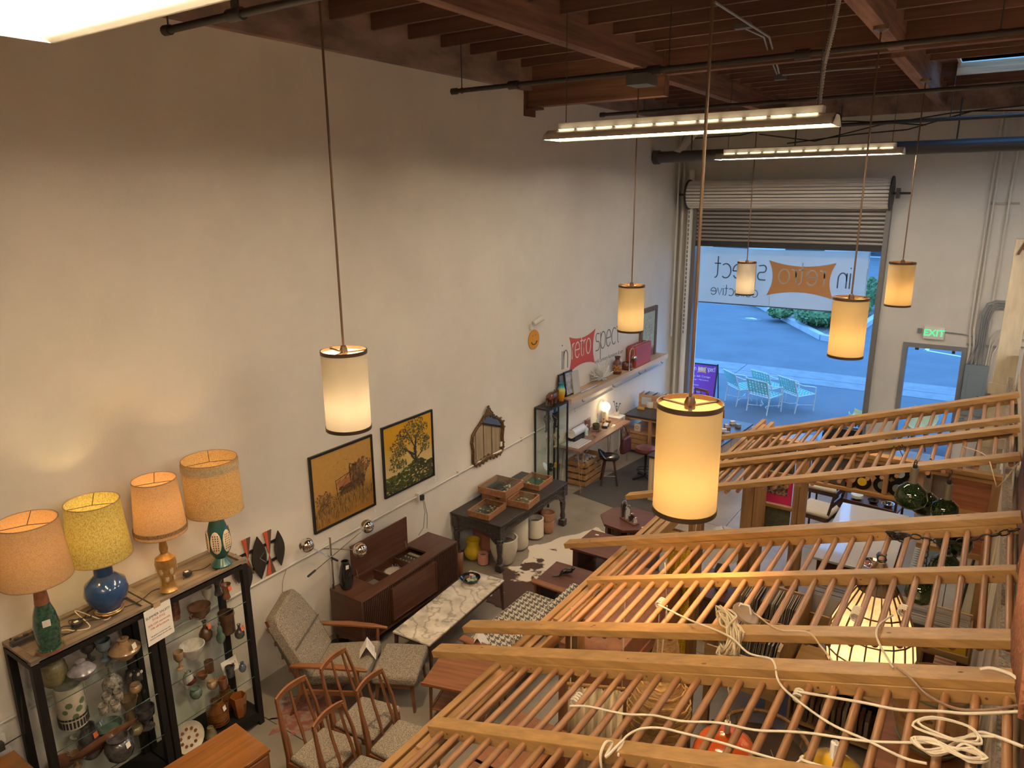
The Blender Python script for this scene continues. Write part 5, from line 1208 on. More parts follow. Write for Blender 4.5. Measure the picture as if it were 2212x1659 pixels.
for y, nm in ((-.69, 'armrest'), (.66, 'armrest')):
    b = B(); b.box(-.30, .28, y-.045, y+.045, .50, .525); b.build(nm, teak_x, so, bev=.006)
    for x in (-.25, .24): B().cyl((x, y, .50), (x, y, 0), .02, .014, 8).build('leg', teak_z, so)
b = B(); b.bar((.35, -.66, .30), (.35, .62, .30), .03, .10); b.build('back_rail', teak, so); b = B(); b.bar((.46, -.65, .66), (.46, .62, .66), .03, .05); b.build('back_rail', teak, so)
tent_card('white folded price card on the houndstooth sofa seat', (1.93, 5.16, .432), R_(-62), 1.2, False)
# --- low walnut tables beyond the sofa
mahog = wood('mahogany', (.082, .027, .019), 'x', var=.22, rough=.4, coat=.2, f=18)
def low_table(label, pts, z, rz, w, d, base='panel'):
    o = thing('low_table', label, 'table', (*pts, 0), R_(rz))
    b = B(); b.box(-w/2, w/2, -d/2, d/2, z-.03, z); b.build('top', mahog, o, bev=.003)
    for s in (-1, 1):
        b = B(); b.box(s*(w/2-.06)-.03, s*(w/2-.06)+.03, -d/2+.05, d/2-.05, .05, z-.03); b.build('end_panel', walnut_z, o)
        for q in (-1, 1): b = B(); b.box(s*(w/2-.06)-.035, s*(w/2-.06)+.035, q*(d/2-.07)-.035, q*(d/2-.07)+.035, 0, z-.03); b.build('leg', walnut_z, o)
    b = B(); b.box(-w/2+.09, w/2-.09, -d/2+.06, d/2-.06, .10, .12); b.build('shelf', walnut_x, o)
    return o
lt = low_table('square mahogany table with a black sculpture on it', (2.15, 6.78), .47, 2, .82, .60)
ptag(lt, (.02, -.12, .47), .4)
lt2 = low_table('dark mahogany table between sofa side table and octagonal table', (2.20, 7.78), .47, 0, 1.02, .62); ptag(lt2, (-.38, .20, .47), .2)
p = at(1222, 1243, z=.47); t = thing('sculpture', 'glossy black curled cat sculpture on the square mahogany table', 'sculpture', (p.x, p.y, .471), R_(60))
b = B(); b.tube([(-.10, -.02, .03), (-.04, .03, .035), (.02, .03, .04), (.07, -.01, .05), (.09, -.03, .09)], [.008, .026, .034, .028, .012], 12); b.ball((.085, -.03, .085), .024, 10, 6); b.build('body', MATS['black_gloss'], t)
b = B(); b.tube([(-.10, -.02, .03), (-.14, .0, .02), (-.17, .03, .012)], [.010, .008, .004], 8); b.build('tail', MATS['black_gloss'], t)
oc = thing('octagonal_table', 'octagonal mahogany drum table holding a chrome record rack', 'table', (2.0, 8.58, 0), R_(22.5-8))
B().lathe([(.40, .485), (.40, .52)], n=8).build('top', mahog, oc, sharp=20); B().lathe([(.34, 0), (.34, .04)], n=8).build('plinth', walnut_x, oc, sharp=20)
for k in range(8):
    a = 2*PI*k/8+PI/8; b = B(); b.cbox((.29*math.cos(a), .29*math.sin(a), .262), (.02, .10, .445), rz=a); b.build('side_panel', walnut_z, oc)
    for s in (-1, 1): b = B(); b.cbox((.30*math.cos(a)-s*.07*math.sin(a), .30*math.sin(a)+s*.07*math.cos(a), .262), (.018, .018, .445), rz=a); b.build('spindle', walnut_z, oc)
ptag(oc, (.24, -.22, .52), .6)
p = at(1360, 1118, z=.52); rk = thing('record_rack', 'small chrome looped letter rack on the octagonal table', 'rack', (2.05, 8.50, .521), R_(-25))
b = B(); b.box(-.15, .15, -.05, .05, 0, .015); b.build('base', mat('brown_leather', (.13, .06, .035), .5), rk)
for k, (h, w) in enumerate(((.26, .10), (.22, .10), (.13, .10), (.10, .08))):
    x = -.12+.08*k; b = B(); b.tube([(x, -w/2, .015), (x, -w/2, h*.7), (x, -w*.3, h*.95), (x, 0, h), (x, w*.3, h*.95), (x, w/2, h*.7), (x, w/2, .015)], .008, 8); q = b.build('loop', chrome, rk)
    b = B(); b.prism([(-w/2+.01, .02), (w/2-.01, .02), (w/2-.01, h*.68), (0, h*.9), (-w/2+.01, h*.68)], lambda u, v, t: (x+t, u, v), -.002, .002); b.build('plate', mat('plate_bw', (.66, .66, .68), .3) if k % 2 else MATS['plug_black'], q)
# --- cowhide rug
hx = [(1.27, 9.05), (1.18, 8.72), (.98, 8.45), (.86, 8.10), (.74, 7.98), (.90, 7.72), (.93, 7.45), (.78, 7.20), (.92, 7.05), (1.02, 6.80), (.95, 6.60), (1.10, 6.45), (1.30, 6.42), (1.55, 6.5), (2.0, 6.6), (2.5, 6.9), (2.6, 7.6), (2.3, 8.2), (1.9, 8.3), (1.6, 8.6), (1.45, 8.95)]
hc = (1.6, 7.55); hm2, nt, bb = _new('cowhide'); MATS['cowhide'] = hm2; bb.inputs['Roughness'].default_value = .75
v = _mapped(nt, (1.25, 1.25, 1.25)); nz = _n(nt, 'ShaderNodeTexNoise'); nz.inputs['Scale'].default_value = 1.3; nz.inputs['Detail'].default_value = 4; nz.inputs['Roughness'].default_value = .55; nt.links.new(v, nz.inputs['Vector'])
sp2 = _n(nt, 'ShaderNodeSeparateXYZ'); tc2 = _n(nt, 'ShaderNodeTexCoord'); nt.links.new(tc2.outputs['Object'], sp2.inputs[0])
fz = mth('ADD', nz.outputs['Fac'], mth('MULTIPLY', mth('SUBTRACT', 7.62, sp2.outputs[1]), .16))
nt.links.new(_ramp(nt, fz, [(.535, (.60, .54, .45)), (.555, (.055, .026, .017))]), bb.inputs['Base Color'])
b = B(); P = []
for i in range(len(hx)):
    a, c = Vector(hx[i]), Vector(hx[(i+1) % len(hx)])
    for k in range(4): q = a.lerp(c, k/4); P.append((q.x+random.uniform(-.02, .02), q.y+random.uniform(-.02, .02)))
b.prism(P, lambda u, v, t: (u, v, t), .001, .007); tag(b.build('cowhide_rug', hm2), 'brown and cream cowhide rug under the low tables', 'rug')
# --- carved black table
ct = thing('carved_table', 'carved black wooden table with turned legs against the wall', 'table', (.435, 8.0, 0), 0)
cbk = mat('carved_black', (.028, .022, .020), .45, c2=(.075, .062, .058), scale=40, bump=.5, lo=.4, hi=.7); D2, L2 = .42, .90
b = B(); b.box(-D2, D2, -L2, L2, .665, .69); b.build('top', mat('ebony_top', (.03, .024, .022), .4, var=.4, scale=(3, 20, 20)), ct, bev=.004)
b = B(); b.box(-D2+.02, D2-.02, -L2+.02, L2-.02, .63, .665); b.build('moulding', cbk, ct, bev=.006)
for s in (-1, 1):
    b = B(); b.box(s*(D2-.045)-.015, s*(D2-.045)+.015, -L2+.06, L2-.06, .53, .63); b.build('apron', cbk, ct); b = B(); b.box(-D2+.06, D2-.06, s*(L2-.045)-.015, s*(L2-.045)+.015, .53, .63); b.build('apron', cbk, ct)
    b = B()
    for k in range(44): y = -L2+.08+.0375*k; b.cbox((s*(D2-.025), y, .585), (.012, .022, .03), rx=.6)
    b.build('carving', cbk, ct, kind='stuff')
    for q in (-1, 1):
        o = thing if False else None
        lg = B().lathe([(.045, 0), (.045, .10), (.03, .115), (.042, .15), (.036, .19), (.03, .22), (.044, .36), (.038, .40), (.028, .42), (.045, .45), (.03, .47), (.045, .49)], (s*(D2-.06), q*(L2-.06), 0), 14).build('leg', cbk, ct)
        b = B(); b.cbox((s*(D2-.06), q*(L2-.06), .05), (.095, .095, .10)); b.build('leg_block', cbk, lg, bev=.004); b = B(); b.cbox((s*(D2-.06), q*(L2-.06), .57), (.095, .095, .16)); b.build('leg_block', cbk, lg, bev=.004)
    for q in (-1, 1):
        b = B(); b.prism([(0, 0), (.20, 0), (.18, -.03), (.10, -.05), (.06, -.10), (.0, -.14)], lambda u, v, t: (s*(D2-.045)+t, q*(L2-.10-u), .53+v), -.012, .012); b.build('bracket', cbk, ct)
        b = B(); b.prism([(0, 0), (.20, 0), (.18, -.03), (.10, -.05), (.06, -.10), (.0, -.14)], lambda u, v, t: (s*(D2-.10-u), q*(L2-.045)+t, .53+v), -.012, .012); b.build('bracket', cbk, ct)
boxw = wood('box_oak', (.27, .125, .055), 'y', var=.25, rough=.5, f=24); felt = mat('felt_dark', (.045, .045, .04), .9); feltg = mat('felt_green', (.035, .075, .045), .9)
rnd = random.Random(17)
def specimen(label, c, z, w, l, h, rz, bed, items, hinge=True):
    """shallow oak display box with glass lid and small trinkets"""
    o = thing('display_box', label, 'display box', (*c, z), R_(rz))
    for a in ((-w/2, w/2, -l/2, -l/2+.016), (-w/2, w/2, l/2-.016, l/2), (-w/2, -w/2+.016, -l/2+.016, l/2-.016), (w/2-.016, w/2, -l/2+.016, l/2-.016)): b = B(); b.box(*a, .001, h); b.build('side', boxw, o, bev=.002)
    b = B(); b.box(-w/2+.016, w/2-.016, -l/2+.016, l/2-.016, .001, .014); b.build('bed', bed, o)
    b = B(); b.box(-w/2+.012, w/2-.012, -l/2+.012, l/2-.012, h-.006, h-.003); b.build('glass_lid', shelfg, o)
    cs = [(.45, .36, .20), (.55, .52, .46), (.20, .17, .12), (.12, .10, .08), (.50, .38, .12), (.30, .28, .26)]
    for k in range(items):
        x, y = rnd.uniform(-w/2+.04, w/2-.04), rnd.uniform(-l/2+.04, l/2-.04); r = rnd.uniform(.010, .022); ty = rnd.random(); b = B(); zt = .0145
        if ty < .45: b.lathe([(r, 0), (r*.9, .006), (r*.3, .009), (1e-5, .009)], (x, y, zt), 10, sx=rnd.uniform(.8, 1.3))
        elif ty < .7: b.tube([(x+r*math.cos(a), y+r*math.sin(a), zt+.004) for a in [q*PI/6 for q in range(12)]], .003, 5, closed=True)
        else: b.cbox((x, y, zt+.005), (r*1.6, r*2.2, .008), rz=rnd.uniform(0, 3))
        q = b.build('trinket', mat('trinket%d' % (k % 6), cs[k % 6], .35, metal=.5 if k % 2 else 0)); q.parent = o
    return o
def boxat(pts, z):
    q = [at(px, py, z=z) for px, py in pts]; return (sum(v.x for v in q)/len(q), sum(v.y for v in q)/len(q))
c = boxat(((998, 1095), (1071, 1120), (1107, 1090), (1033, 1070)), .78)
specimen('oak display box of jewellery, nearest on the carved table', c, .691, .34, .46, .085, 4, felt, 26)
t = thing('wooden_crate', 'wooden crate with faded red stencil under the top display box', 'crate', (.34, 7.86, .691), R_(3)); b = B(); b.box(-.20, .20, -.20, .20, .0, .13); b.build('body', boxw, t, bev=.003)
b = B(); b.box(.04, .10, -.203, -.2, .08, .1); b.build('hand_hole', darkw, t); text_mesh('FRAGILE', .07, mat('stencil_red', (.22, .05, .03), .8), t, frame_M((0, -.2005, .055), (1, 0, 0), (0, 0, 1))) if False else None
specimen('oak display box on the crate, topmost with smoky glass', (.34, 7.86), .823, .46, .50, .10, 3, felt, 18)
c = boxat(((1092, 1075), (1138, 1092), (1170, 1068), (1125, 1052)), .80)
specimen('oak display box at the front edge of the carved table', c, .691, .33, .36, .095, 6, feltg if False else mat('felt_olive', (.055, .055, .03), .9), 20)
c = boxat(((1120, 1035), (1170, 1055), (1202, 1028), (1135, 1012)), .79)
specimen('oak display box with green felt at the far end of the table', c, .691, .36, .44, .085, 4, feltg, 18)
# planters and pots under the carved table
cw = mat('ceramic_white', (.62, .57, .48), .4); soil = mat('soil_grey', (.13, .115, .10), .95)
def planter(label, cat, x, y, r, h, m_, name='planter', r0=None, foot=0, rim=None, ff=None):
    o = thing(name, label, cat, (x, y, .008 if ff is None else ff)); r0 = r if r0 is None else r0
    b = B(); b.lathe([(r0*.8, 0), (r0, h*.08), (r, h*.6), (r, h), (r-.018, h), (r-.02, h*.75), (.01, h*.74)], n=26); b.build('body', m_, o)
    B().lathe([(r-.022, h*.76), (.001, h*.765)], n=20).build('soil', soil, o); return o
planter('squat white bowl planter at the front under the table', 'planter', .70, 7.40, .19, .37, cw, r0=.14)
planter('tall white cylinder planter under the carved table', 'planter', .62, 7.86, .155, .52, cw)
planter('short white cylinder planter behind the tall one', 'planter', .66, 8.27, .125, .30, cw)
planter('small pink plant pot on the floor', 'plant pot', .49, 7.20, .075, .155, mat('pink_ceramic', (.50, .22, .19), .5))
planter('taller dusty pink pot in the shadow', 'plant pot', .24, 7.56, .15, .36, mat('dusty_pink', (.34, .13, .10), .6))
t = thing('vase', 'glossy yellow vase with a wide neck under the table', 'vase', (.29, 7.24, .002)); B().lathe([(.06, 0), (.12, .06), (.125, .13), (.09, .20), (.085, .22), (.10, .30), (.09, .30), (.07, .21), (.02, .2)], n=24).build('body', mat('yellow_glaze', (.52, .36, .02), .2, coat=.4), t)
tc = mat('terracotta', (.33, .17, .10), .85, var=.12, scale=14)
for k, (l, h) in enumerate((('bottom', .16), ('middle', .30), ('top', .35))):
    pass
o = planter('terracotta pot at the bottom of the front stack', 'plant pot', .74, 8.50, .10, .19, tc, r0=.075)
o = thing('plant_pot', 'ribbed terracotta pot on top of the front stack', 'plant pot', (.74, 8.50, .20)); B().lathe([(.08, 0), (.085, .02), (.105, .06), (.11, .13), (.10, .13), (.09, .05), (.01, .04)], n=20).build('body', tc, o)
planter('brown terracotta pot stack far behind the white cylinders', 'plant pot', .50, 8.55, .11, .34, mat('terracotta_dark', (.20, .09, .05), .85), r0=.08)
t = thing('curved_tray', 'brown curved leather tray leaning beside the console', 'tray', (.42, 6.62, 0), R_(20)); b = B(); rows = []
for i in range(7): a = -.55+1.1*i/6; rows.append([(.14*math.sin(a*1.6)+0*k, .05+.10*(1-math.cos(a*1.6))+.05*k, .02+.33*k+.02*abs(a)) for k in (0, 1)])
b.grid(rows); q = b.build('sheet', mat('tan_leather', (.20, .08, .03), .5), t, solid=.008); b = B(); b.cbox((.0, .085, .28), (.03, .004, .02)); b.build('sticker', mat('sticker_yellow', (.55, .42, .03), .6), t)
# --- mirror
mr = thing('wall_mirror', 'gilt rococo wall mirror above the carved table', 'mirror', (0, 8.0, 1.52))
gold = mat('old_gold', (.22, .13, .055), .4, c2=(.10, .055, .025), scale=40, metal=.55, bump=.3)
out = [(-.36, -.27), (-.33, -.32), (-.20, -.325), (0, -.30), (.20, -.325), (.33, -.32), (.37, -.25), (.355, -.10), (.38, .03), (.36, .12), (.27, .20), (.17, .25), (.08, .32), (0, .335), (-.08, .32), (-.17, .25), (-.27, .19), (-.355, .12), (-.38, .02), (-.35, -.10)]
B().prism(out, lambda u, v, t: (t, u, v), .004, .02).build('glass', mat('mirror_glass', (.85, .87, .87), .02, metal=1.0), mr)
B().tube([(.025, u*1.02, v*1.02) for u, v in out], .022, 8, closed=True).build('frame', gold, mr)
def scroll(name, pts, rr):
    b = B()
    for (u, v, r) in pts: b.ball((.035, u, v), r, 8, 5, sx=.7); b.tube([(.045, u+r*1.2*math.cos(a), v+r*1.2*math.sin(a)) for a in [k*PI/4 for k in range(7)]], r*.28, 5)
    b.build(name, gold, mr, kind='stuff')
scroll('crest', [(0, .40, .035), (-.03, .36, .03), (.035, .36, .03), (-.07, .33, .028), (.075, .33, .028), (0, .34, .03), (-.12, .29, .022), (.12, .29, .022), (0, .45, .02), (-.19, .25, .02), (.19, .25, .02)], 0)
scroll('bottom_scrolls', [(-.30, -.34, .022), (-.22, -.345, .026), (-.14, -.335, .028), (-.05, -.32, .03), (.04, -.315, .03), (.12, -.335, .028), (.20, -.345, .026), (.29, -.345, .022), (.36, -.27, .022), (.375, -.20, .018)], 0)
scroll('corner_scrolls', [(-.39, .03, .02), (.39, .04, .02), (.37, .13, .022), (-.37, .12, .022), (.30, .20, .02)], 0)
b = B(); b.box(.03, .034, .30, .35, -.24, -.17); b.build('price_tag', MATS['tag_white'], mr)
# ================================================================= BACK LEFT: JEWELLERY CASE, SHELF, DESK, COUNTER
bmet = mat('black_metal', (.02, .021, .023), .45, metal=.3); whitegl = mat('white_glossy', (.72, .71, .69), .25)
gc = thing('jewellery_case', 'black metal and glass jewellery case with a bear on top', 'display case', (.155, 9.57, 0)); w, d = .31, .135
for sx in (-1, 1):
    for sy in (-1, 1): b = B(); b.cbox((sx*(d-.012), sy*(w-.012), .81), (.024, .024, 1.62)); b.build('post', bmet, gc)
b = B(); b.box(d-.024, d, -.012, .012, .2, 1.62); b.build('post', bmet, gc)
for z in (1.62, .20):
    b = B(); b.box(-d, d, -w, w, z, z+.028); b.build('panel', bmet, gc)
for z in (.52, .88, 1.22):
    b = B(); b.box(-d+.01, d-.01, -w+.02, w-.02, z, z+.006); b.build('glass_shelf', shelfg, gc)
for s in (-1, 1): b = B(); b.box(-d+.02, d-.02, s*(w-.008)-.002, s*(w-.008)+.002, .23, 1.62); b.build('glass_side', shelfg, gc)
b = B(); b.box(d-.006, d-.003, -w+.024, -.012, .23, 1.62); b.build('glass_door', shelfg, gc); b = B(); b.box(d-.006, d-.003, .012, w-.024, .23, 1.62); b.build('glass_door', shelfg, gc)
def bust(label, y, z, m_, h=.26, x=.16):
    t = thing('necklace_bust', label, 'necklace bust', (x, y, z+.0065))
    b = B(); b.lathe([(.05, 0), (.055, .012), (.03, .02), (.035, h*.35), (.075, h*.62), (.07, h*.75), (.026, h*.85), (.024, h), (.001, h)], n=16, sx=.6); b.build('body', m_, t)
    b = B(); b.tube([(.05*math.cos(a)+.0, .075*math.sin(a), h*(.72-.22*max(0, math.cos(a)))) for a in [k*PI/8 for k in range(16)]], .005, 5, closed=True); b.build('necklace', chrome, t); return t
greyf = mat('grey_felt', (.13, .125, .12), .9); beige = mat('beige_linen', (.50, .40, .28), .9); velvet = mat('black_velvet', (.012, .012, .013), .9)
bust('grey necklace bust on the upper glass shelf, near side', 9.42, 1.22, greyf, .34); bust('black necklace bust on the upper glass shelf, far side', 9.68, 1.22, velvet, .32)
t = thing('glove_mould', 'beige hand-shaped jewellery stand on the middle shelf', 'hand stand', (.15, 9.45, .887)); b = B(); b.lathe([(.05, 0), (.04, .03), (.028, .08), (.035, .14), (.03, .18)], n=12, sx=.55)
for k, (dy, L) in enumerate(((-.03, .08), (-.01, .10), (.01, .095), (.03, .075))): b.tube([(0, dy, .17), (.012, dy*1.5, .17+L*.6), (.03, dy*1.7, .17+L)], [.011, .010, .007], 6)
b.tube([(0, .035, .12), (.01, .065, .16), (.015, .075, .20)], [.012, .011, .008], 6); b.build('hand', beige, t)
bust('beige linen bust on the middle glass shelf', 9.70, .88, beige, .28)
t = thing('display_plaque', 'white oval plaque leaning on the lower glass shelf', 'plaque', (.14, 9.40, .60)); B().lathe([(.07, 0), (.07, .008), (.001, .01)], (0, 0, .03), 18, sy=.7, M=Matrix.Rotation(R_(60), 3, 'Y')).build('plate', whitegl, t)
bust('low black velvet ring stand on the lower glass shelf', 9.52, .52, velvet, .13, .17)
t = thing('trinket', 'red and yellow enamel trinket on the lower glass shelf', 'trinket', (.17, 9.72, .527)); b = B(); b.box(-.02, .02, -.05, .0, 0, .08); b.build('yellow_block', mat('enamel_yellow', (.65, .38, .03), .4), t); b = B(); b.ball((0, .04, .04), .04, 10, 6); b.build('red_ball', mat('enamel_red', (.38, .06, .05), .4), t)
# bear, glass vase, prints
bw = wood('carved_bear', (.10, .035, .02), 'y', var=.4, rough=.25, coat=.3, f=50)
bt = thing('bear_figurine', 'polished carved wooden bear walking on the jewellery case', 'figurine', (.17, 9.56, 1.649), R_(8))
b = B(); b.tube([(0, -.16, .115), (0, -.12, .135), (0, -.04, .145), (0, .04, .14), (0, .11, .15), (0, .16, .145), (0, .20, .125), (0, .235, .105)], [.028, .058, .066, .060, .052, .044, .034, .018], 14)
for sx, y0, y1, m_ in ((-1, -.11, -.16, 0), (1, -.11, -.10, 0), (-1, .09, .14, 0), (1, .09, .05, 0)): b.tube([(sx*.028, y0, .12), (sx*.034, (y0+y1)/2+.012, .06), (sx*.034, y1, .012), (sx*.034, y1+.03, .008)], [.038, .025, .019, .012], 10)
for sx in (-1, 1): b.ball((sx*.03, .165, .185), .014, 8, 5)
b.build('body', bw, bt); 
mm_, nt, bb = _new('amber_teal_glass'); MATS['amber_teal_glass'] = mm_; tcn = _n(nt, 'ShaderNodeTexCoord'); spx = _n(nt, 'ShaderNodeSeparateXYZ'); nt.links.new(tcn.outputs['Object'], spx.inputs[0]); mr_ = _n(nt, 'ShaderNodeMapRange'); mr_.inputs['From Max'].default_value = .30; nt.links.new(spx.outputs[2], mr_.inputs[0])
nt.links.new(_ramp(nt, mr_.outputs[0], [(0, (.42, .12, .01)), (.35, (.62, .33, .02)), (.62, (.50, .48, .10)), (.8, (.02, .30, .36)), (1, (.02, .24, .34))]), bb.inputs['Base Color']); bb.inputs['Roughness'].default_value = .1
t = thing('glass_vase', 'tall art-glass vase fading from amber to teal', 'vase', (.20, 9.80, 1.649)); B().lathe([(.04, 0), (.045, .04), (.06, .12), (.066, .18), (.05, .235), (.034, .26), (.05, .30), (.044, .30), (.03, .26), (.01, .2)], n=22).build('body', mm_, t)
# wall shelf
ws = thing('wall_shelf', 'long pine wall shelf under the painted wall logo', 'shelf', (0, 12.1, 1.60))
pale = wood('pale_pine', (.50, .34, .20), 'y', var=.18, rough=.6, f=22)
b = B(); b.box(.002, .25, -2.08, 2.05, 0, .03); b.build('board', pale, ws); b = B(); b.box(.25, .268, -2.08, 2.05, -.055, .035); b.build('front_lip', wood('lip_pine', (.62, .47, .32), 'y', var=.15, rough=.6), ws)
b = B(); b.box(.002, .02, -2.08, 2.05, -.09, 0); b.build('cleat', MATS['lip_pine'], ws)
for y in (-1.7, -.55, .6, 1.7): b = B(); b.tube([(.262, y, -.06), (.262, y, -.09), (.285, y, -.10), (.30, y, -.08)], .006, 6); b.build('hook', bmet, ws)
def print_(label, y, x, h, wd, tilt, fm, face):
    t = thing('framed_print', label, 'print', (x, y, 1.631)); M = Matrix.Rotation(R_(tilt), 3, 'Y'); b = B(); b.cbox(Vector((0, 0, h/2)), (.018, wd, h), ry=R_(tilt)); b.build('frame', fm, t); b = B(); b.cbox(Vector((.0105, 0, h/2)), (.002, wd*.82, h*.86), ry=R_(tilt)); b.build('print', face, t); return t
print_('black framed print leaning at the left end of the shelf', 10.10, .07, .40, .30, -6, blackf, mat('print_dark', (.14, .13, .13), .5, var=.4, scale=9)); print_('second black framed print with bright edge', 10.22, .10, .42, .26, -7, blackf, mat('print_photo', (.35, .34, .33), .4, var=.5, scale=12))
q = print_('white framed certificate leaning in front of the black prints', 10.40, .13, .38, .22, -8, mat('frame_ivory', (.45, .43, .40), .5), mat('paper_grey', (.46, .45, .43), .8)); text_mesh('certificate', .035, MATS['ink_grey'], q, Matrix.Translation((-.0, 0, .30)) @ Matrix.Rotation(R_(-8), 4, 'Y') @ frame_M((.0125, 0, 0), (0, 1, 0), (0, 0, 1))) if False else None
t = thing('chrome_rod', 'thin polished rod lying along the shelf edge', 'rod', (.20, 10.75, 1.639)); B().cyl((0, -.28, 0), (0, .28, 0), .006, n=6).build('rod', chrome, t)
sp_ = thing('sputnik_sculpture', 'chrome starburst sculpture of tubes on the wall shelf', 'sculpture', (.15, 11.32, 1.631)); B().ball((0, 0, .05), .05, 14, 8).build('core', chrome, sp_); rnd = random.Random(6)
for k in range(64):
    a = rnd.uniform(0, 2*PI); e = rnd.uniform(.05, 1.2); L = rnd.uniform(.22, .36); dv = Vector((math.cos(a)*math.cos(e)*.5, math.sin(a)*math.cos(e), math.sin(e)))
    if -.13 < dv.x*L: B().cyl(Vector((0, 0, .05))+dv*.045, Vector((0, 0, .05))+dv*L, .007, .010, 6).build('spike', mat('bright_steel', (.78, .77, .74), .3, metal=.35), sp_)
p = at(1333, 806, x=.13); t = thing('floor_vase', 'brown vase with a yellow patterned band on the shelf', 'vase', (.13, p.y, 1.631)); B().lathe([(.07, 0), (.085, .03), (.085, .20), (.07, .235), (.045, .26), (.042, .30), (.06, .335), (.05, .335), (.03, .28)], n=20).build('body', mat('fat_lava', (.10, .03, .02), .35), t)
B().open_lathe([(.0862, .06), (.0862, .19)], n=20).build('patterned_band', mat('lava_band', (.46, .20, .05), .5, c2=(.10, .04, .02), scale=34, lo=.45, hi=.55), t)
p = at(1353, 797, x=.13); t = thing('bowl', 'round dark red bowl between brown vase and suitcase', 'bowl', (.13, p.y, 1.631)); B().lathe([(.06, 0), (.10, .04), (.11, .09), (.09, .13), (.08, .14), (.09, .12), (.05, .05), (.01, .04)], n=20).build('body', mat('dark_red', (.10, .022, .014), .3), t)
cs = thing('suitcase', 'red hard-shell suitcase standing on the wall shelf', 'suitcase', (.14, 12.95, 1.631)); rs = mat('suitcase_red', (.38, .055, .04), .5)
b = B(); b.box(-.10, .02, -.36, .36, 0, .42); b.build('shell', rs, cs, bev=.02); b = B(); b.box(.022, .10, -.36, .36, 0, .42); b.build('shell', rs, cs, bev=.02)
b = B(); b.box(.018, .024, -.362, .362, .0, .422); b.build('trim', mat('suitcase_trim', (.55, .50, .45), .4, metal=.5), cs); b = B(); b.tube([(.0, -.06, .42), (.0, -.05, .45), (0, .05, .45), (0, .06, .42)], .010, 6); b.build('handle', rs, cs)
for y in (-.16, .16): b = B(); b.box(0, .045, y-.02, y+.02, .418, .428); b.build('latch', chrome, cs)
al = thing('arc_lamp', 'small chrome arc lamp with a ball shade before the suitcase', 'lamp', (.218, 12.36, 1.631)); B().lathe([(.05, 0), (.05, .01), (.01, .014)], n=16).build('base', chrome, al)
B().tube([(0, -.02, .01), (0, -.02, .30), (0, 0, .38), (.0, .06, .42), (0, .13, .41), (0, .18, .34), (0, .185, .26)], .008, 8).build('stem', mat('satin_steel', (.62, .60, .56), .35, metal=.5), al); B().ball((0, .185, .21), .055, 16, 10).build('ball_shade', mat('brushed', (.5, .47, .42), .25, metal=.9), al)
o, w, h = framed('still life of white flowers in an ornate frame near the roller door', 13.22, 14.02, 1.48, 2.66, mat('ornate_frame', (.20, .13, .08), .6, c2=(.09, .055, .035), scale=40, bump=.6), .05, .09)
canvas(o, w, h, lambda u, v: mixc((.14, .06, .03), (.42, .46, .30), sstep(.18, .3, v)), x=.03); it = []; rnd = random.Random(31)
for k in range(260):
    a = rnd.uniform(0, 6.3); r = math.sqrt(rnd.random()); it.append((.01+.20*r*math.cos(a), .08+.34*r*math.sin(a), .05, .022, rnd.uniform(0, 3), mixc((.62, .58, .42), (.22, .20, .10), rnd.random())))
for k in range(60): a = rnd.uniform(0, 6.3); r = math.sqrt(rnd.random()); it.append((.0+.08*r*math.cos(a), -.30+.11*r*math.sin(a), .04, .02, rnd.uniform(0, 3), mixc((.36, .14, .06), (.5, .3, .2), rnd.random())))
strokeset(o, it, x=.031)
# wall logo (painted sign)
lg = thing('wall_logo', 'painted red and grey shop logo on the left wall', 'sign', (0, 11.2, 2.2)); lr = mat('logo_red', (.52, .085, .07), .8); lgk = mat('logo_grey', (.14, .14, .15), .8); lww = mat('logo_white', (.74, .72, .69), .8)
fn = lambda u, v, t: (t, u, v)
B().prism([(u-.34, v+.07) for u, v in pillow(.94, .62, .13)], fn, 0, .003).build('red_panel', lr, lg)
b = B(); x1 = strokes(b, 'in', fn, .31, .020, -1.06, -.13, (0, .003), .66); b.build('grey_letters', lgk, lg); b = B(); strokes(b, 'spect', fn, .31, .020, .14, -.03, (0, .003), .68); b.build('grey_letters', lgk, lg)
b = B(); strokes(b, 'retro', fn, .27, .020, -.72, -.02, (.003, .005), .64); b.build('white_letters', lww, lg)
text_mesh('mid century furniture & art', .105, lgk, lg, frame_M((.001, .72, -.235), (0, 1, 0), (0, 0, 1)))
# smiley disc + spotlight
sm = thing('smiley_disc', 'orange smiling face disc on the left wall', 'wall ornament', (0, 9.27, 2.73)); B().lathe([(.155, 0), (.155, .01), (.001, .012)], (0.002, 0, 0), 28, M=Matrix.Rotation(PI/2, 3, 'Y')).build('disc', mat('smile_orange', (.62, .27, .01), .6), sm)
b = B(); P = _arc(0, .0, .085, .075, 200, 340, 12); b.tube([(.016, u, v) for u, v in P], .007, 6); b.build('mouth', ink, sm)
for s in (-1, 1): B().lathe([(.014, 0), (.001, .003)], (.014, s*.04, .065), 10, sy=.6, M=Matrix.Rotation(PI/2, 3, 'Y')).build('eye', ink, sm)
t = thing('wall_spotlight', 'small white wall spotlight above the smiling disc', 'spotlight', (0, 9.22, 3.02)); b = B(); b.box(0.002, .03, -.06, .0, -.12, -.04); b.build('bracket', whitem, t); B().tube([(.03, -.03, -.06), (.07, -.02, -.03), (.09, .0, .0)], .008, 6).build('arm', whitem, t); B().cyl((.06, -.03, -.02), (.14, .10, .06), .04, .045, 14).build('head', whitem, t)
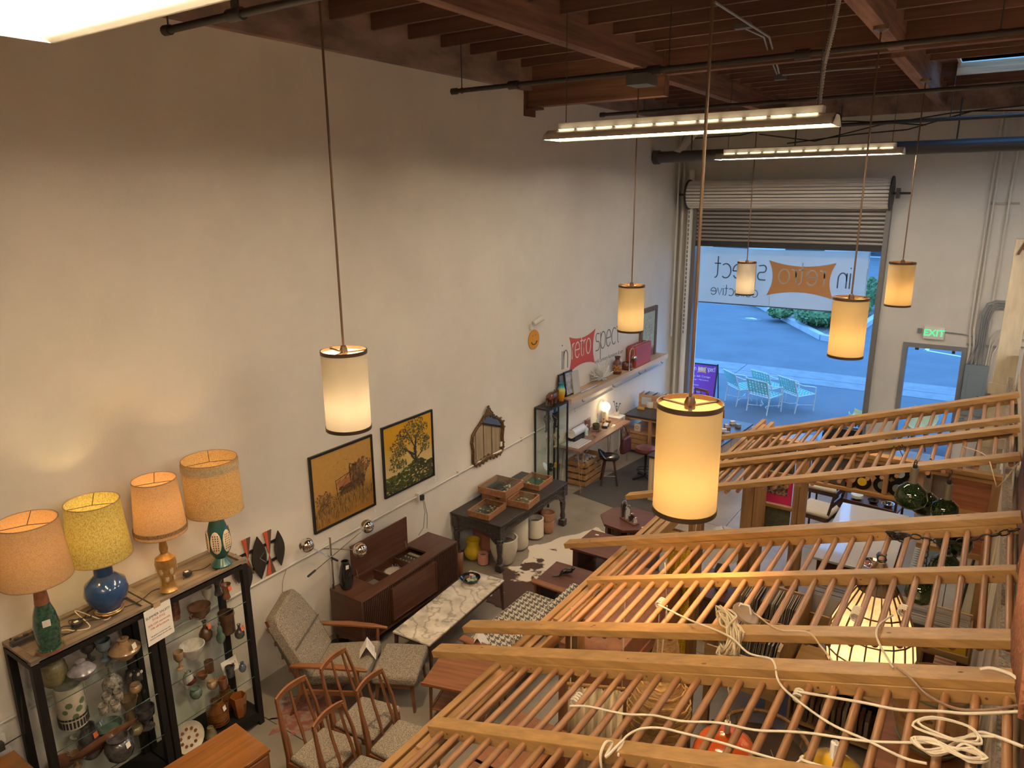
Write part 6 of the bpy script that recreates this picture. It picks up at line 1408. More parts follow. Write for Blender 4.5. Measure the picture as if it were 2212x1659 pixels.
# desk
dk_ = thing('work_desk', 'narrow brown desk on hairpin legs under the wall shelf', 'desk', (.24, 10.95, 0)); deskw = wood('desk_top', (.22, .12, .085), 'y', var=.25, rough=.55, f=20)
b = B(); b.box(-.22, .24, -1.0, .98, .75, .785); b.build('top', deskw, dk_, bev=.003)
for x in (-.18, .20):
    for y in (-.92, .90): b = B(); b.tube([(x-.04, y, .75), (x+.01, y*1.01, 0), (x+.06, y, .75)], .007, 6); b.build('leg', wood('leg_copper', (.30, .16, .09), 'z'), dk_)
b = B(); b.bar((.20, -.86, .72), (.20, -.5, .12), .008, .008); b.bar((.20, .84, .72), (.20, .45, .12), .008, .008); b.build('brace', MATS['leg_copper'], dk_)
def deskp(px, py, zz=.786): q = at(px, py, z=.785); return (min(.41, max(.05, q.x)), q.y, zz)
x, y, z = deskp(1243, 951); t = thing('striped_panel', 'white slatted tray of papers at the near end of the desk', 'tray', (.22, 10.28, z)); b = B(); b.box(-.17, .17, -.24, .24, 0, .012); b.build('tray', whitegl, t)
b = B()
for k in range(6): b.box(-.15+.055*k, -.12+.055*k, -.22, .22, .012, .018)
b.build('paper_strips', mat('pale_grey', (.45, .44, .43), .6), t, kind='stuff')
t = thing('paper_roll', 'white paper roll on a stand at the near end of the desk', 'roll', (.13, 10.45, z)); B().cyl((0, -.20, .16), (0, .20, .16), .085, n=22).build('roll', whitegl, t); b = B(); b.box(-.07, .07, -.17, .17, 0, .09); b.build('stand', bmet, t); B().tube([(0, -.21, .22), (.03, -.18, .26), (.03, .18, .26), (0, .21, .22)], .005, 6).build('handle', bmet, t)
x, y, z = deskp(1266, 940); t = thing('sanitizer_bottle', 'clear hand sanitizer pump bottle with green label on the desk', 'bottle', (x, y, z)); B().lathe([(.035, 0), (.04, .01), (.04, .12), (.015, .15), (.012, .17)], n=16, sy=1.1).build('body', mat('clear_plastic', (.55, .66, .63), .1), t); B().open_lathe([(.041, .03), (.041, .10)], n=16).build('label', mat('label_green', (.20, .42, .34), .5), t); b = B(); b.tube([(0, 0, .17), (0, 0, .195), (.04, -.01, .195)], .008, 6); b.build('pump', whitegl, t)
x, y, z = deskp(1250, 932); t = thing('tape_dispenser', 'black desk tape dispenser with chrome wheel', 'tape dispenser', (x, y, z)); b = B(); b.prism([(-.10, 0), (.10, 0), (.09, .05), (.02, .06), (-.06, .09), (-.10, .05)], lambda u, v, t_: (t_, u, v), -.03, .03); b.build('body', MATS['plug_black'], t); B().cyl((-.02, 0, .07), (.035, 0, .07), .03, n=14).build('wheel', chrome, t)
x, y, z = deskp(1256, 912); t = thing('kraft_box', 'brown box standing upright against the wall on the desk', 'box', (.06, 10.98, z)); b = B(); b.box(-.03, .03, -.05, .05, 0, .20); b.build('box', wood('box_brown', (.20, .10, .07), 'z'), t); b = B(); b.cbox((.0, .08, .14), (.01, .10, .16), ry=R_(-8)); b.build('card', mat('card_buff', (.46, .38, .30), .8), t)
x, y, z = deskp(1275, 918); t = thing('dark_planter', 'dark mossy pot on the desk', 'pot', (.15, 11.15, z)); B().lathe([(.06, 0), (.07, .09), (.06, .10), (.055, .08), (.01, .08)], n=16).build('body', mat('moss', (.06, .055, .035), .9, c2=(.12, .10, .06), scale=40), t)
x, y, z = deskp(1285, 912); t = thing('spray_bottle', 'clear slim bottle with a long neck on the desk', 'bottle', (.10, 11.30, z)); B().lathe([(.03, 0), (.032, .09), (.012, .14), (.012, .24), (.001, .245)], n=14).build('body', MATS['clear_plastic'], t)
x, y, z = deskp(1293, 910); t = thing('gold_figurine', 'small gilt figurine by the globe lamp', 'figurine', (.17, 11.40, z)); b = B(); b.lathe([(.035, 0), (.03, .02), (.02, .05), (.035, .08), (.02, .11)], n=12); b.ball((0, 0, .13), .024, 10, 6); b.ball((.0, .03, .09), .02, 8, 5); b.build('body', mat('gilt2', (.50, .32, .10), .3, metal=.7), t)
x, y, z = deskp(1313, 912); t = thing('basket_bowl', 'small brown woven bowl on the desk', 'bowl', (.16, 11.62, z)); B().lathe([(.04, 0), (.06, .05), (.05, .05), (.03, .01)], n=16).build('body', mat('weave_brown', (.25, .16, .09), .9, var=.4, scale=90), t)
x, y, z = deskp(1305, 925); t = thing('card_terminal', 'grey card payment terminal on the desk', 'terminal', (.24, 11.35, z), R_(15)); b = B(); b.prism([(-.09, 0), (.09, 0), (.09, .05), (-.09, .03)], lambda u, v, t_: (t_, u, v), -.05, .05); b.build('body', MATS['plug_black'], t, bev=.005); b = B(); b.cbox((0, .0, .045), (.08, .15, .012), rx=R_(6)); b.build('keypad', mat('keypad', (.42, .42, .44), .4), t, bev=.003)
x, y, z = deskp(1321, 922); t = thing('note_card', 'pale note cards lying at the far end of the desk', 'card', (.33, 11.5, z)); b = B(); b.cbox((0, 0, .003), (.05, .09, .005), rz=.3); b.build('card', paper, t); b = B(); b.cbox((.02, -.10, .003), (.05, .07, .005), rz=.1); b.build('yellow_note', mat('note_yellow', (.62, .52, .26), .7), t)
t = thing('sunglasses', 'dark sunglasses folded on the desk', 'sunglasses', (.27, 11.02, z)); b = B(); b.tube([(.03*math.cos(a), -.035+.03*math.sin(a), .02) for a in [k*PI/4 for k in range(8)]], .006, 5, closed=True); b.tube([(.03*math.cos(a), .04+.03*math.sin(a), .02) for a in [k*PI/4 for k in range(8)]], .006, 5, closed=True); b.tube([(-.02, -.07, .02), (-.12, -.06, .01)], .004, 5); b.tube([(-.02, .07, .02), (-.12, .06, .01)], .004, 5); b.build('frame', mat('tortoise', (.08, .035, .02), .2), t, kind='stuff')
t = thing('stapler', 'small red-handled pliers on the desk', 'pliers', (.30, 10.78, z), .5); b = B(); b.tube([(0, -.06, .01), (0, 0, .012), (.02, .07, .01)], .007, 6); b.tube([(.03, -.06, .01), (0, 0, .012), (-.01, .07, .01)], .007, 6); b.build('body', mat('enamel_red', (0, 0, 0)), t, kind='stuff')
gl = thing('globe_lamp', 'lit glass globe lamp on a white cylinder base', 'lamp', (.09, 11.62, .786)); B().lathe([(.06, 0), (.06, .20), (.05, .21)], n=20).build('base', mat('lamp_base_cream', (.62, .55, .44), .5), gl); B().ball((0, 0, .29), .092, 20, 12).build('globe', emit('globe_glow', (1, .80, .45), 1.15), gl); lamp('bulb_light', gl, (.14, 0, .32), 3.0, (1, .74, .40), .03)
t = thing('succulent_stand', 'dark branching succulent in a pale pot on a white stool', 'plant', (.12, 12.05, .80)); B().lathe([(.045, 0), (.055, .08), (.045, .08), (.01, .06)], n=14).build('pot', mat('pale_pot', (.55, .50, .45), .6), t)
b = B()
for a, L in ((.2, .16), (2.2, .14), (4.0, .20), (5.2, .12)): q = Vector((math.cos(a)*.06, math.sin(a)*.07, .08+L)); b.tube([(0, 0, .07), (q.x*.5, q.y*.6, .07+L*.6), q], .005, 5); b.ball(q, .018, 8, 5, sz=.6)
b.build('stems', mat('succulent', (.05, .06, .05), .7), t)
t = thing('side_stool', 'small white bentwood stool holding the succulent', 'stool', (.12, 12.05, 0)); b = B(); b.box(-.13, .13, -.12, .12, .77, .799); b.build('seat', whitem, t, bev=.004)
for s in (-1, 1): b = B(); b.bar((s*.10, -.09, .77), (s*.12, -.11, 0), .03, .03); b.build('leg', whitem, t); b = B(); b.bar((s*.10, .09, .77), (s*.12, .11, 0), .03, .03); b.build('leg', whitem, t)
# wooden crate and bag under the desk
cr = thing('slatted_crate', 'slatted wooden crate full of wrapping under the desk', 'crate', (.22, 10.62, 0)); slw = wood('crate_slat', (.36, .20, .09), 'y', var=.25)
for s in (-1, 1):
    for k in range(4): b = B(); b.box(s*.18-.008, s*.18+.008, -.33, .33, .02+.115*k, .10+.115*k); b.build('slat', slw, cr); b = B(); b.box(-.17, .17, s*.325-.008, s*.325+.008, .02+.115*k, .10+.115*k); b.build('slat', MATS['box_oak'] if False else slw, cr)
b = B(); rnd = random.Random(9)
for k in range(40): b.cbox((rnd.uniform(-.13, .13), rnd.uniform(-.27, .27), rnd.uniform(.25, .46)), (.05, .09, .02), rz=rnd.uniform(0, 3), rx=rnd.uniform(-1, 1))
b.build('crumpled_paper', mat('tissue', (.42, .38, .37), .8, var=.3, scale=9), cr, kind='stuff')
hb_ = thing('handbag', 'dark red leather handbag hanging from the far end of the desk', 'bag', (.475, 11.60, .02)); mar = mat('maroon_leather', (.085, .022, .022), .5, var=.3, scale=14)
b = B(); b.prism([(-.17, 0), (.17, 0), (.14, .30), (-.14, .30)], lambda u, v, t: (t+.06, u, v+.26), -.05, .05); b.build('body', mar, hb_, bev=.03); B().tube([(.06, -.10, .55), (.03, -.06, .68), (-.005, 0, .77), (.03, .06, .68), (.06, .10, .55)], .010, 8).build('strap', mar, hb_)
# stools
def seat_stool(label, px, py, h, mt, back=False, name='stool'):
    p = at(px, py, z=0); o = thing(name, label, 'stool', (p.x, p.y, .006), R_(-60)); return o
s1 = seat_stool('black low-backed stool with splayed dark wooden legs on the mat', 1315, 1044, .50, None); blk = mat('black_leather', (.016, .015, .016), .25, coat=.2)
b = B(); b.lathe([(.001, .46), (.16, .46), (.175, .48), (.17, .51), (.14, .52), (.001, .505)], n=24); b.build('seat', blk, s1)
b = B(); rows = [[(.172*math.cos(a), .172*math.sin(a)-.0, z) if z < .5 else (.18*math.cos(a), .18*math.sin(a)-.02, .48+(z-.48)*max(0, math.sin(-a-.35*0))**1.3) for a in [PI+PI*k/14 for k in range(15)]] for z in (.48, .56, .60, .62)]; b.grid(rows); b.build('backrest', blk, s1, solid=.025)
for k in range(4):
    a = PI/4+k*PI/2; B().tube([(.10*math.cos(a), .10*math.sin(a), .46), (.20*math.cos(a), .20*math.sin(a), 0)], [.02, .014], 8).build('leg', walnut_z, s1)
B().tube([(.165*math.cos(a), .165*math.sin(a), .17) for a in [PI/4+k*PI/2 for k in range(4)]], .007, 6, closed=True).build('foot_ring', mat('brass_dull', (.25, .17, .09), .4, metal=.7), s1)
s2 = seat_stool('round maroon swivel stool with a black star base by the counter', 1393, 1034, .55, None)
B().lathe([(.001, .50), (.17, .50), (.19, .53), (.18, .58), (.12, .60), (.001, .60)], n=26).build('seat', mat('oxblood_vinyl', (.11, .030, .028), .3, coat=.2), s2); B().cyl((0, 0, .05), (0, 0, .50), .022, n=10).build('column', bmet, s2)
for k in range(4): a = k*PI/2+.4; b = B(); b.bar((0, 0, .06), (.24*math.cos(a), .24*math.sin(a), .02), .03, .025); b.build('foot', bmet, s2)
B().tube([(.15*math.cos(a), .15*math.sin(a), .17) for a in [k*PI/8 for k in range(16)]], .009, 6, closed=True).build('foot_ring', bmet, s2)
for k in range(4): a = k*PI/2; b = B(); b.bar((0, 0, .17), (.15*math.cos(a), .15*math.sin(a), .17), .012, .012); b.build('spoke', bmet, s2)
b = B(); b.prism([(.34, 9.98), (1.84, 9.70), (2.25, 12.6), (.70, 12.9)], lambda u, v, t: (u, v, t), .0005, .006); tag(b.build('floor_mat', mat('dark_mat', (.055, .052, .05), .95, var=.15, scale=60)), 'dark grey mat on the concrete behind the counters', 'mat')
# counter with shelves
cn = thing('service_counter', 'wooden shelf counter with a black top against the left wall', 'counter', (.62, 12.75, 0)); cnw = wood('counter_fir', (.36, .19, .085), 'z', var=.22)
b = B(); b.box(-.44, .56, -.50, .62, .755, .785); b.build('top', mat('black_laminate', (.028, .028, .032), .35), cn, bev=.003)
for x in (-.40, .08, .50): b = B(); b.box(x-.03, x+.03, -.46, -.40, 0, .755); b.build('post', cnw, cn); b = B(); b.box(x-.03, x+.03, .5, .56, 0, .755); b.build('post', cnw, cn)
for z in (.08, .42, .70): b = B(); b.box(-.40, .52, -.45, .55, z, z+.03); b.build('shelf', wood('counter_fir_x', (.36, .19, .085), 'x', var=.22), cn)
b = B(); b.box(-.40, .52, .55, .57, .0, .755); b.build('back_panel', darkw, cn)
for k in range(3):
    b = B(); b.box(-.34, .03, -.44, .3, .115+.1*k, .205+.1*k); b.build('drawer', slw, cn, bev=.003)
t = thing('enamel_tin', 'white tin with a round emblem on the counter shelf', 'tin', (.42, 12.38, .451)); b = B(); b.box(-.06, .06, -.03, .03, 0, .15); b.build('tin', mat('tin_cream', (.55, .50, .40), .5), t, bev=.006); B().tube([(.03*math.cos(a), -.032, .08+.03*math.sin(a)) for a in [k*PI/8 for k in range(16)]], .004, 5, closed=True).build('emblem', ink, t)
def ctp(px, py): q = at(px, py, z=.785); return q.x, q.y, .786
x, y, z = ctp(1384, 884); t = thing('yellow_box', 'small yellow box on the black counter top', 'box', (x, y, z)); b = B(); b.box(-.07, .07, -.03, .03, 0, .04); b.build('box', mat('box_yellow', (.52, .33, .08), .6), t, bev=.004)
x, y, z = ctp(1385, 874); t = thing('card_reader', 'black tablet stand with a white foot on the counter', 'tablet stand', (x, y, z)); b = B(); b.cbox((0, 0, .04), (.09, .09, .05)); b.build('foot', whitegl, t, bev=.01); b = B(); b.cbox((0, .02, .14), (.10, .015, .14), rx=R_(-20)); b.build('screen', MATS['plug_black'], t, bev=.004)
x, y, z = ctp(1405, 880); t = thing('potted_succulent', 'succulent in a white pot on the counter', 'plant', (x, y, z)); B().lathe([(.07, 0), (.085, .02), (.085, .13), (.075, .13), (.07, .1), (.01, .1)], n=20).build('pot', whitegl, t)
b = B(); rnd = random.Random(2)
for k in range(34): a = k*2.4; e = .3+.035*k; r = .08; b.bar((0, 0, .11), (r*math.cos(a)*math.cos(e), r*math.sin(a)*math.cos(e), .12+r*math.sin(e)*1.1), .03, .008, w2=.006, h2=.003)
b.build('leaves', mat('succulent_green', (.07, .09, .055), .5, c2=(.16, .12, .09), scale=12), t, kind='stuff')
x, y, z = ctp(1400, 862); rb = thing('record_box', 'wooden box of record sleeves on the back of the counter', 'record box', (.52, 13.05, .786), R_(4)); bxw = wood('record_box_wood', (.42, .25, .15), 'x', var=.2)
for a in ((-.33, .33, -.15, -.135, 0, .26), (-.33, .33, .135, .15, 0, .20), (-.33, -.315, -.135, .135, 0, .26), (.315, .33, -.135, .135, 0, .26), (-.33, .33, -.135, .135, 0, .012), (-.01, .01, -.135, .135, 0, .24)): b = B(); b.box(*a); b.build('panel', bxw, rb)
for x in (-.17, .17): b = B(); b.box(x-.10, x+.10, -.155, -.15, .06, .21); b.build('paper_label', mat('label_blue', (.42, .52, .62), .7), rb)
for k in range(14):
    x = -.29+.042*k if k < 7 else -.29+.042*k+.02; b = B(); b.cbox((.52+x, 13.05, .93), (.008, .25, .25), ry=R_(16)); tag(b.build('record_sleeve', mat('sl%d' % (k % 4), [(.62, .62, .60), (.10, .10, .12), (.32, .36, .40), (.5, .46, .38)][k % 4], .5)), 'record sleeve leaning in the counter-top record box', 'record', 'record sleeves in the counter-top box')
# second counter right of the big pendant
c2_ = thing('sales_counter', 'black topped counter with pale wooden end right of the largest pendant', 'counter', (2.0, 11.85, 0), R_(-4)); b = B(); b.box(-.42, .36, -1.5, 1.15, .75, .785); b.build('top', MATS['black_laminate'], c2_, bev=.003)
pw2 = wood('pale_board', (.50, .40, .30), 'z', var=.2)
for x in (-.31, -.13, .05, .23): b = B(); b.box(x-.085, x+.08, -1.47, -1.44, 0, .75); b.build('end_board', pw2, c2_)
for k in range(6): b = B(); b.box(.28, .31, -1.43+.42*k, -1.03+.42*k, 0, .75); b.build('side_board', pw2, c2_)
b = B(); b.box(-.39, -.36, -1.43, 1.08, 0, .75); b.build('side_board', pw2, c2_)
rnd = random.Random(14)
for k in range(9):
    mname = 'knick%d' % (k % 4); b = B(); b.cbox((2.17+rnd.uniform(-.10, .12), 11.7+k*.13, .786+.03), (.07, .09, .06), rz=rnd.uniform(0, 3)); q = b.build('packet', mat(mname, [(.55, .52, .48), (.16, .08, .05), (.40, .30, .22), (.20, .22, .25)][k % 4], .5), bev=.004); tag(q, 'small packet on the counter right of the largest pendant', 'packet', 'packets on the sales counter')
# dark spindle chair and striped bench in the doorway
ch = copy_tree(c0, (1.10, 14.55, 0), R_(-20), 'spindle-back chair standing in the roller doorway by the purple sign'); ch['category'] = 'chair'
bn = thing('bench', 'bench with a pale striped cushion in the roller doorway', 'bench', (1.85, 13.55, 0), R_(-5)); b = B(); b.box(-.36, .36, -.24, .24, .40, .47); 
stripe, nt, bb = _new('striped_cloth'); MATS['striped_cloth'] = stripe; wv = _n(nt, 'ShaderNodeTexWave'); wv.inputs['Scale'].default_value = 3.2; nt.links.new(_mapped(nt, (1, 1, 1)), wv.inputs['Vector']); wv.bands_direction = 'X'; nt.links.new(_ramp(nt, wv.outputs['Fac'], [(.4, (.55, .52, .48)), (.55, (.16, .17, .22))]), bb.inputs['Base Color']); bb.inputs['Roughness'].default_value = .9
b.build('cushion', stripe, bn, bev=.03); b = B(); b.box(-.33, .33, -.21, .21, .34, .40); b.build('frame', walnut_x, bn)
for x in (-.3, .3):
    for y in (-.18, .18): B().cyl((x, y, .34), (x, y, 0), .022, .016, 8).build('leg', walnut_z, bn)
# ================================================================= BANNER, A-BOARD, PATIO CHAIRS
bnr = thing('banner', 'white cloth banner with mirrored orange logo in the roller doorway', 'banner', (2.03, 15.40, 3.19), 0); Lw = 1.70; Hh = .60
b = B(); rows = []; rnd = random.Random(12)
for i in range(13): v = -Hh+2*Hh*i/12; rows.append([(-Lw+2*Lw*j/30, .018*math.sin(j*.5+i*.35)*(1-abs(v)/Hh*.3)+.012*math.sin(j*1.7-i), v+.03*(1-(2*j/30-1)**2)*(-1 if v > 0 else .3)*abs(v)/Hh) for j in range(31)])
b.grid(rows); b.build('cloth', shade('banner_cloth', (.66, .55, .44), .5), bnr)
bo = shade('banner_orange', (.84, .48, .22), .5); bk_ = mat('banner_grey', (.12, .13, .15), .8); bwt = shade('banner_white', (.80, .80, .80), .55)
fnm = lambda u, v, t: (-u, -.034-t, v)         # seen from behind: lettering runs right to left
pl_ = thing if False else None
B().prism([(u-.50+.02, v-.0) for u, v in pillow(1.30, .72, .14)], fnm, 0, .002).build('orange_panel', bo, bnr)
b = B(); strokes(b, 'in', fnm, .30, .024, -1.42, -.13, sx=.8); b.build('grey_letters', bk_, bnr); b = B(); strokes(b, 'spect', fnm, .30, .024, .19, -.05, sx=.8); b.build('grey_letters', bk_, bnr)
b = B(); strokes(b, 'retro', fnm, .29, .028, -.95, -.10, (.003, .005), .8); b.build('white_letters', bwt, bnr)
b = B(); strokes(b, 'collective', fnm, .15, .016, .34, -.42, sx=.9); b.build('small_letters', bk_, bnr)
for s in (-1, 1):
    for v in (-Hh+.04, Hh-.04): b = B(); b.tube([(s*Lw, 0, v), (s*(Lw+.08), -.05, v)], .006, 5); b.build('tie', rub, bnr)
    b = B(); b.box(s*(Lw-.01)-.01, s*(Lw-.01)+.01, -.03, -.02, -Hh, Hh); b.build('hem', bwt, bnr)
b = B(); b.box(-Lw, Lw, -.03, -.02, -Hh-.01, -Hh+.012); b.build('hem', bk_, bnr); b = B(); b.box(-.10, -.092, -.028, -.024, -Hh, -.18); b.build('torn_thread', bwt, bnr)
ab = thing('sidewalk_sign', 'purple folding sidewalk sign outside the roller door', 'sign', (.33, 16.1, -.03), R_(4)); pur = mat('sign_purple', (.20, .035, .36), .5)
M = Matrix.Rotation(R_(-14), 4, 'X')
def tilt(b): b.v = [tuple(M.to_3x3() @ Vector(p)) for p in b.v]; return b
b = B(); b.box(-.30, .30, -.006, .006, .12, 1.02); tilt(b).build('panel', pur, ab); 
for s in (-1, 1): b = B(); b.box(s*.315-.015, s*.315+.015, -.012, .012, 0, 1.06); tilt(b).build('frame_side', bmet, ab); b = B(); b.bar((s*.315, .27, 1.03), (s*.315, .52, 0), .02, .02); b.build('rear_leg', bmet, ab)
b = B(); b.box(-.30, .30, -.012, .012, 1.02, 1.05); tilt(b).build('frame_top', bmet, ab)
fs = lambda u, v, t: tuple(M.to_3x3() @ Vector((u, -.008-t, v)))
B().prism([(u-.04, v+.90) for u, v in pillow(.22, .16, .13)], fs, 0, .002).build('orange_panel', mat('sign_orange', (.72, .30, .12), .5), ab)
b = B(); strokes(b, 'in', fs, .075, .009, -.235, .87, sx=.7); strokes(b, 'spect', fs, .072, .009, .085, .88, sx=.56); strokes(b, 'retro', fs, .062, .009, -.135, .875, (.003, .004), .72); b.build('white_letters', lww, ab, kind='stuff')
for txt, zz, s in (('Buy. Sell. Consign.', .74, .062), ('Vintage + Mid Century', .66, .045), ('Furniture', .53, .052), ('Clothing', .45, .052), ('Vinyl Records', .37, .052)):
    text_mesh(txt, s, lww, ab, M @ frame_M((-.27, -.009, zz), (1, 0, 0), (0, 0, 1)), align='LEFT')
alu = mat('white_tube', (.66, .70, .68), .4); web = mat('aqua_web', (.20, .52, .47), .5)
def patio(label, loc, rz):
    o = thing('patio_chair', label, 'chair', loc, rz)     # faces +y
    W2, D = .27, .26
    for s in (-1, 1):
        B().tube([(s*W2, -D-.02, 0), (s*W2, -D+.04, .40), (s*W2, -D-.10, .78), (s*W2, -D-.12, .80)], .014, 8).build('back_leg', alu, o)
        B().tube([(s*W2, -D-.08, .74), (s*(W2+.03), -D+.12, .66), (s*(W2+.03), D-.08, .60), (s*(W2+.02), D, .57), (s*W2, D+.02, .50), (s*W2, D, 0)], .014, 8).build('arm', alu, o)
        B().tube([(s*W2, -D+.04, .40), (s*W2, D, .42)], .012, 8).build('side_rail', alu, o)
    for nm, P in (('top_rail', [(-W2, -D-.12, .80), (W2, -D-.12, .80)]), ('front_rail', [(-W2, D, .42), (W2, D, .42)]), ('rear_rail', [(-W2, -D+.04, .40), (W2, -D+.04, .40)]), ('low_back_rail', [(-W2, -D+.01, .46), (W2, -D+.01, .46)])): B().tube(P, .012, 8).build(nm, alu, o)
    for s in (-1, 1): B().tube([(s*W2, s*D*1.0, .17)]+[(s*(W2-.20)+s*.20*math.cos(a), s*D*(1-1.0*a/PI*2*.5)-s*.04*math.sin(a*2), .17) for a in [k*PI/8 for k in range(1, 5)]]+[(-s*W2+.0, -s*D*.0+.0, .17)] if False else [(s*W2, D, .15), (s*.10, .10, .13), (s*.06, 0, .13), (s*.10, -.10, .13), (s*W2, -D, .15)], .008, 6).build('cross_stretcher', alu, o)
    for k in range(7):
        x = -W2+.035+.081*k; b = B(); b.bar((x, -D-.115, .79), (x, -D+.005, .47), .035, .004, up=(0, 1, .3)); b.build('back_strap', web, o)
        b = B(); b.bar((x, -D+.05, .412), (x, D, .432), .035, .004); b.build('seat_strap', web, o)
    for k in range(5):
        f = .1+.2*k; b = B(); z = .79-.32*f; y = -D-.117+.12*f; b.bar((-W2, y, z), (W2, y, z), .004, .03); b.build('back_strap', web, o)
        y = -D+.08+.48*f*.95; b = B(); b.bar((-W2, y, .417+.02*f), (W2, y, .417+.02*f), .035, .004, up=(0, 0, 1)); b.build('seat_strap', web, o)
    return o
pc = None
for (bl, br, lab) in (((1561, 862), (1597, 882), 'white and aqua strap patio chair at the left of the four'), ((1614.5, 887), (1654.7, 898), 'white and aqua strap patio chair in front of the four'), ((1680, 880), (1719, 895), 'white and aqua strap patio chair at the right of the four'), ((1625, 866), (1660, 877), 'white and aqua strap patio chair at the back of the four')):
    a, c = at(*bl, z=-.03), at(*br, z=-.03); dv = (c-a).normalized(); rz = math.atan2(dv.y, dv.x); md = (a+c)/2; f = Vector((-dv.y, dv.x, 0)); loc = md+f*.27; loc.z = -.03
    if pc is None: pc = patio(lab, loc, rz)
    else: copy_tree(pc, loc, rz, lab)
# shell chairs near the exit
ys = mat('shell_yellow', (.60, .58, .30), .35)
def shell_chair(label, loc, rz, m_):
    o = thing('shell_chair', label, 'chair', loc, rz); b = B(); rows = []
    prof = [(.26, .43, .16), (.22, .40, .22), (.05, .36, .25), (-.12, .37, .26), (-.20, .44, .27), (-.25, .56, .26), (-.28, .68, .24), (-.29, .74, .20)]
    for y, z, hw in prof: rows.append([(hw*math.sin(t*PI/2), y-.0*abs(t), z+.14*abs(t)**2.4*(1 if z < .5 else .25)) for t in [k/5-1 for k in range(11)]])
    b.grid(rows); b.build('shell', m_, o, solid=.012)
    for s in (-1, 1):
        for q in (-1, 1): B().tube([(s*.10, q*.08, .36), (s*.20, q*.19, 0)], .011, 6).build('leg', walnut_z, o)
    return o
p = at(1966, 905, z=.4); shell_chair('pale yellow shell chair in the exit doorway', (4.92, 15.75, -.03), R_(170), ys); shell_chair('pale yellow shell chair beside the roller door jamb', (3.92, 15.72, -.03), R_(80), ys)
lc = thing('black_armchair', 'black leather armchair behind the ladder panels, inside the roller door', 'armchair', (3.85, 13.75, 0), R_(190)); b = B(); b.box(-.30, .30, -.30, .30, .16, .40); b.build('seat', blk, lc, bev=.04); b = B(); b.box(-.33, .33, -.42, -.28, .16, .66); b.build('backrest', blk, lc, bev=.04)
for s in (-1, 1): b = B(); b.box(s*.38-.07, s*.38+.07, -.36, .32, .14, .52); b.build('armrest', blk, lc, bev=.04)
for x in (-.34, .34):
    for y in (-.32, .27): B().cyl((x, y, .14), (x, y, 0), .015, n=8).build('leg', chrome, lc)
wt = thing('white_table', 'low white table beyond the second ladder panel', 'table', (4.05, 12.6, 0)); b = B(); b.box(-.28, .28, -.35, .35, .56, .585); b.build('top', whitegl, wt, bev=.004)
for x in (-.24, .24):
    for y in (-.3, .3): B().cyl((x, y, .56), (x, y, 0), .014, n=8).build('leg', bmet, wt)
# ================================================================= UNDER AND ON THE PERGOLA
# records displayed in the stud partition
vinyl = mat('vinyl', (.012, .012, .013), .25)
def single(label, x, z, c, dz=0):
    t = thing('vinyl_single', label, 'record', (x, YF-.012, z)); M = Matrix.Rotation(PI/2, 3, 'X')
    B().lathe([(.088, 0), (.088, .002), (.02, .003), (.019, 0)], n=28, M=M).build('disc', vinyl, t); B().lathe([(.045, .0031), (.02, .0034)], n=20, M=M).build('centre_label', mat('lab_'+c, dict(red=(.55, .05, .07), yellow=(.62, .45, .02), grey=(.16, .17, .16), tan=(.38, .22, .13), blue=(.25, .38, .48))[c], .5), t)
    return t
def pz(px, py): q = at(px, py, y=YF-.02); return q.x, q.z
for px, py, l, c in ((1835, 1037, 'single with a red label in the stud partition', 'red'), (1862, 1041, 'single with a yellow label in the stud partition', 'yellow'), (1907, 1021, 'single with a tan label, upper left of the group of four', 'tan'), (1944, 1024, 'single with a pale blue label, upper right of the group of four', 'blue'), (1906, 1049, 'single with a dark label, lower left of the group of four', 'grey'), (1938, 1056, 'single with a dark label, lower right of the group of four', 'grey')):
    single('black vinyl '+l, *pz(px, py), c)
def sleeve(label, x0, x1, z0, z1, m_, deco=None):
    t = thing('record_sleeve', label, 'record', ((x0+x1)/2, YF-.015, (z0+z1)/2)); w, h = (x1-x0)/2, (z1-z0)/2
    b = B(); b.box(-w, w, -.003, .003, -h, h); b.build('sleeve', m_, t)
    if deco: b = B(); b.box(-w*.62, w*.70, -.0045, -.003, -h*.35, h*.45); b.build('cover_photo', deco, t)
    return t
sleeve('bright pink record sleeve with a dark group photo', 3.93, 4.265, 1.53, 1.855, mat('pink_sleeve', (.58, .025, .13), .5), mat('photo_mix', (.30, .20, .12), .5, c2=(.05, .03, .025), scale=30, lo=.45, hi=.55))
sleeve('dark olive record sleeve below the pink one', 3.93, 4.265, 1.15, 1.475, mat('olive_sleeve', (.10, .095, .05), .5, c2=(.05, .05, .035), scale=18))
sleeve('dark record sleeve with pale figures above the pink one', 3.93, 4.265, 1.905, 2.195, mat('dark_sleeve', (.05, .035, .03), .5, c2=(.35, .24, .13), scale=24, lo=.55, hi=.75))
sleeve('dark record sleeve with orange flower print, left of the singles', 4.45, 4.78, 1.89, 2.195, mat('flower_sleeve', (.05, .05, .05), .5, c2=(.50, .14, .06), scale=16, lo=.58, hi=.7))
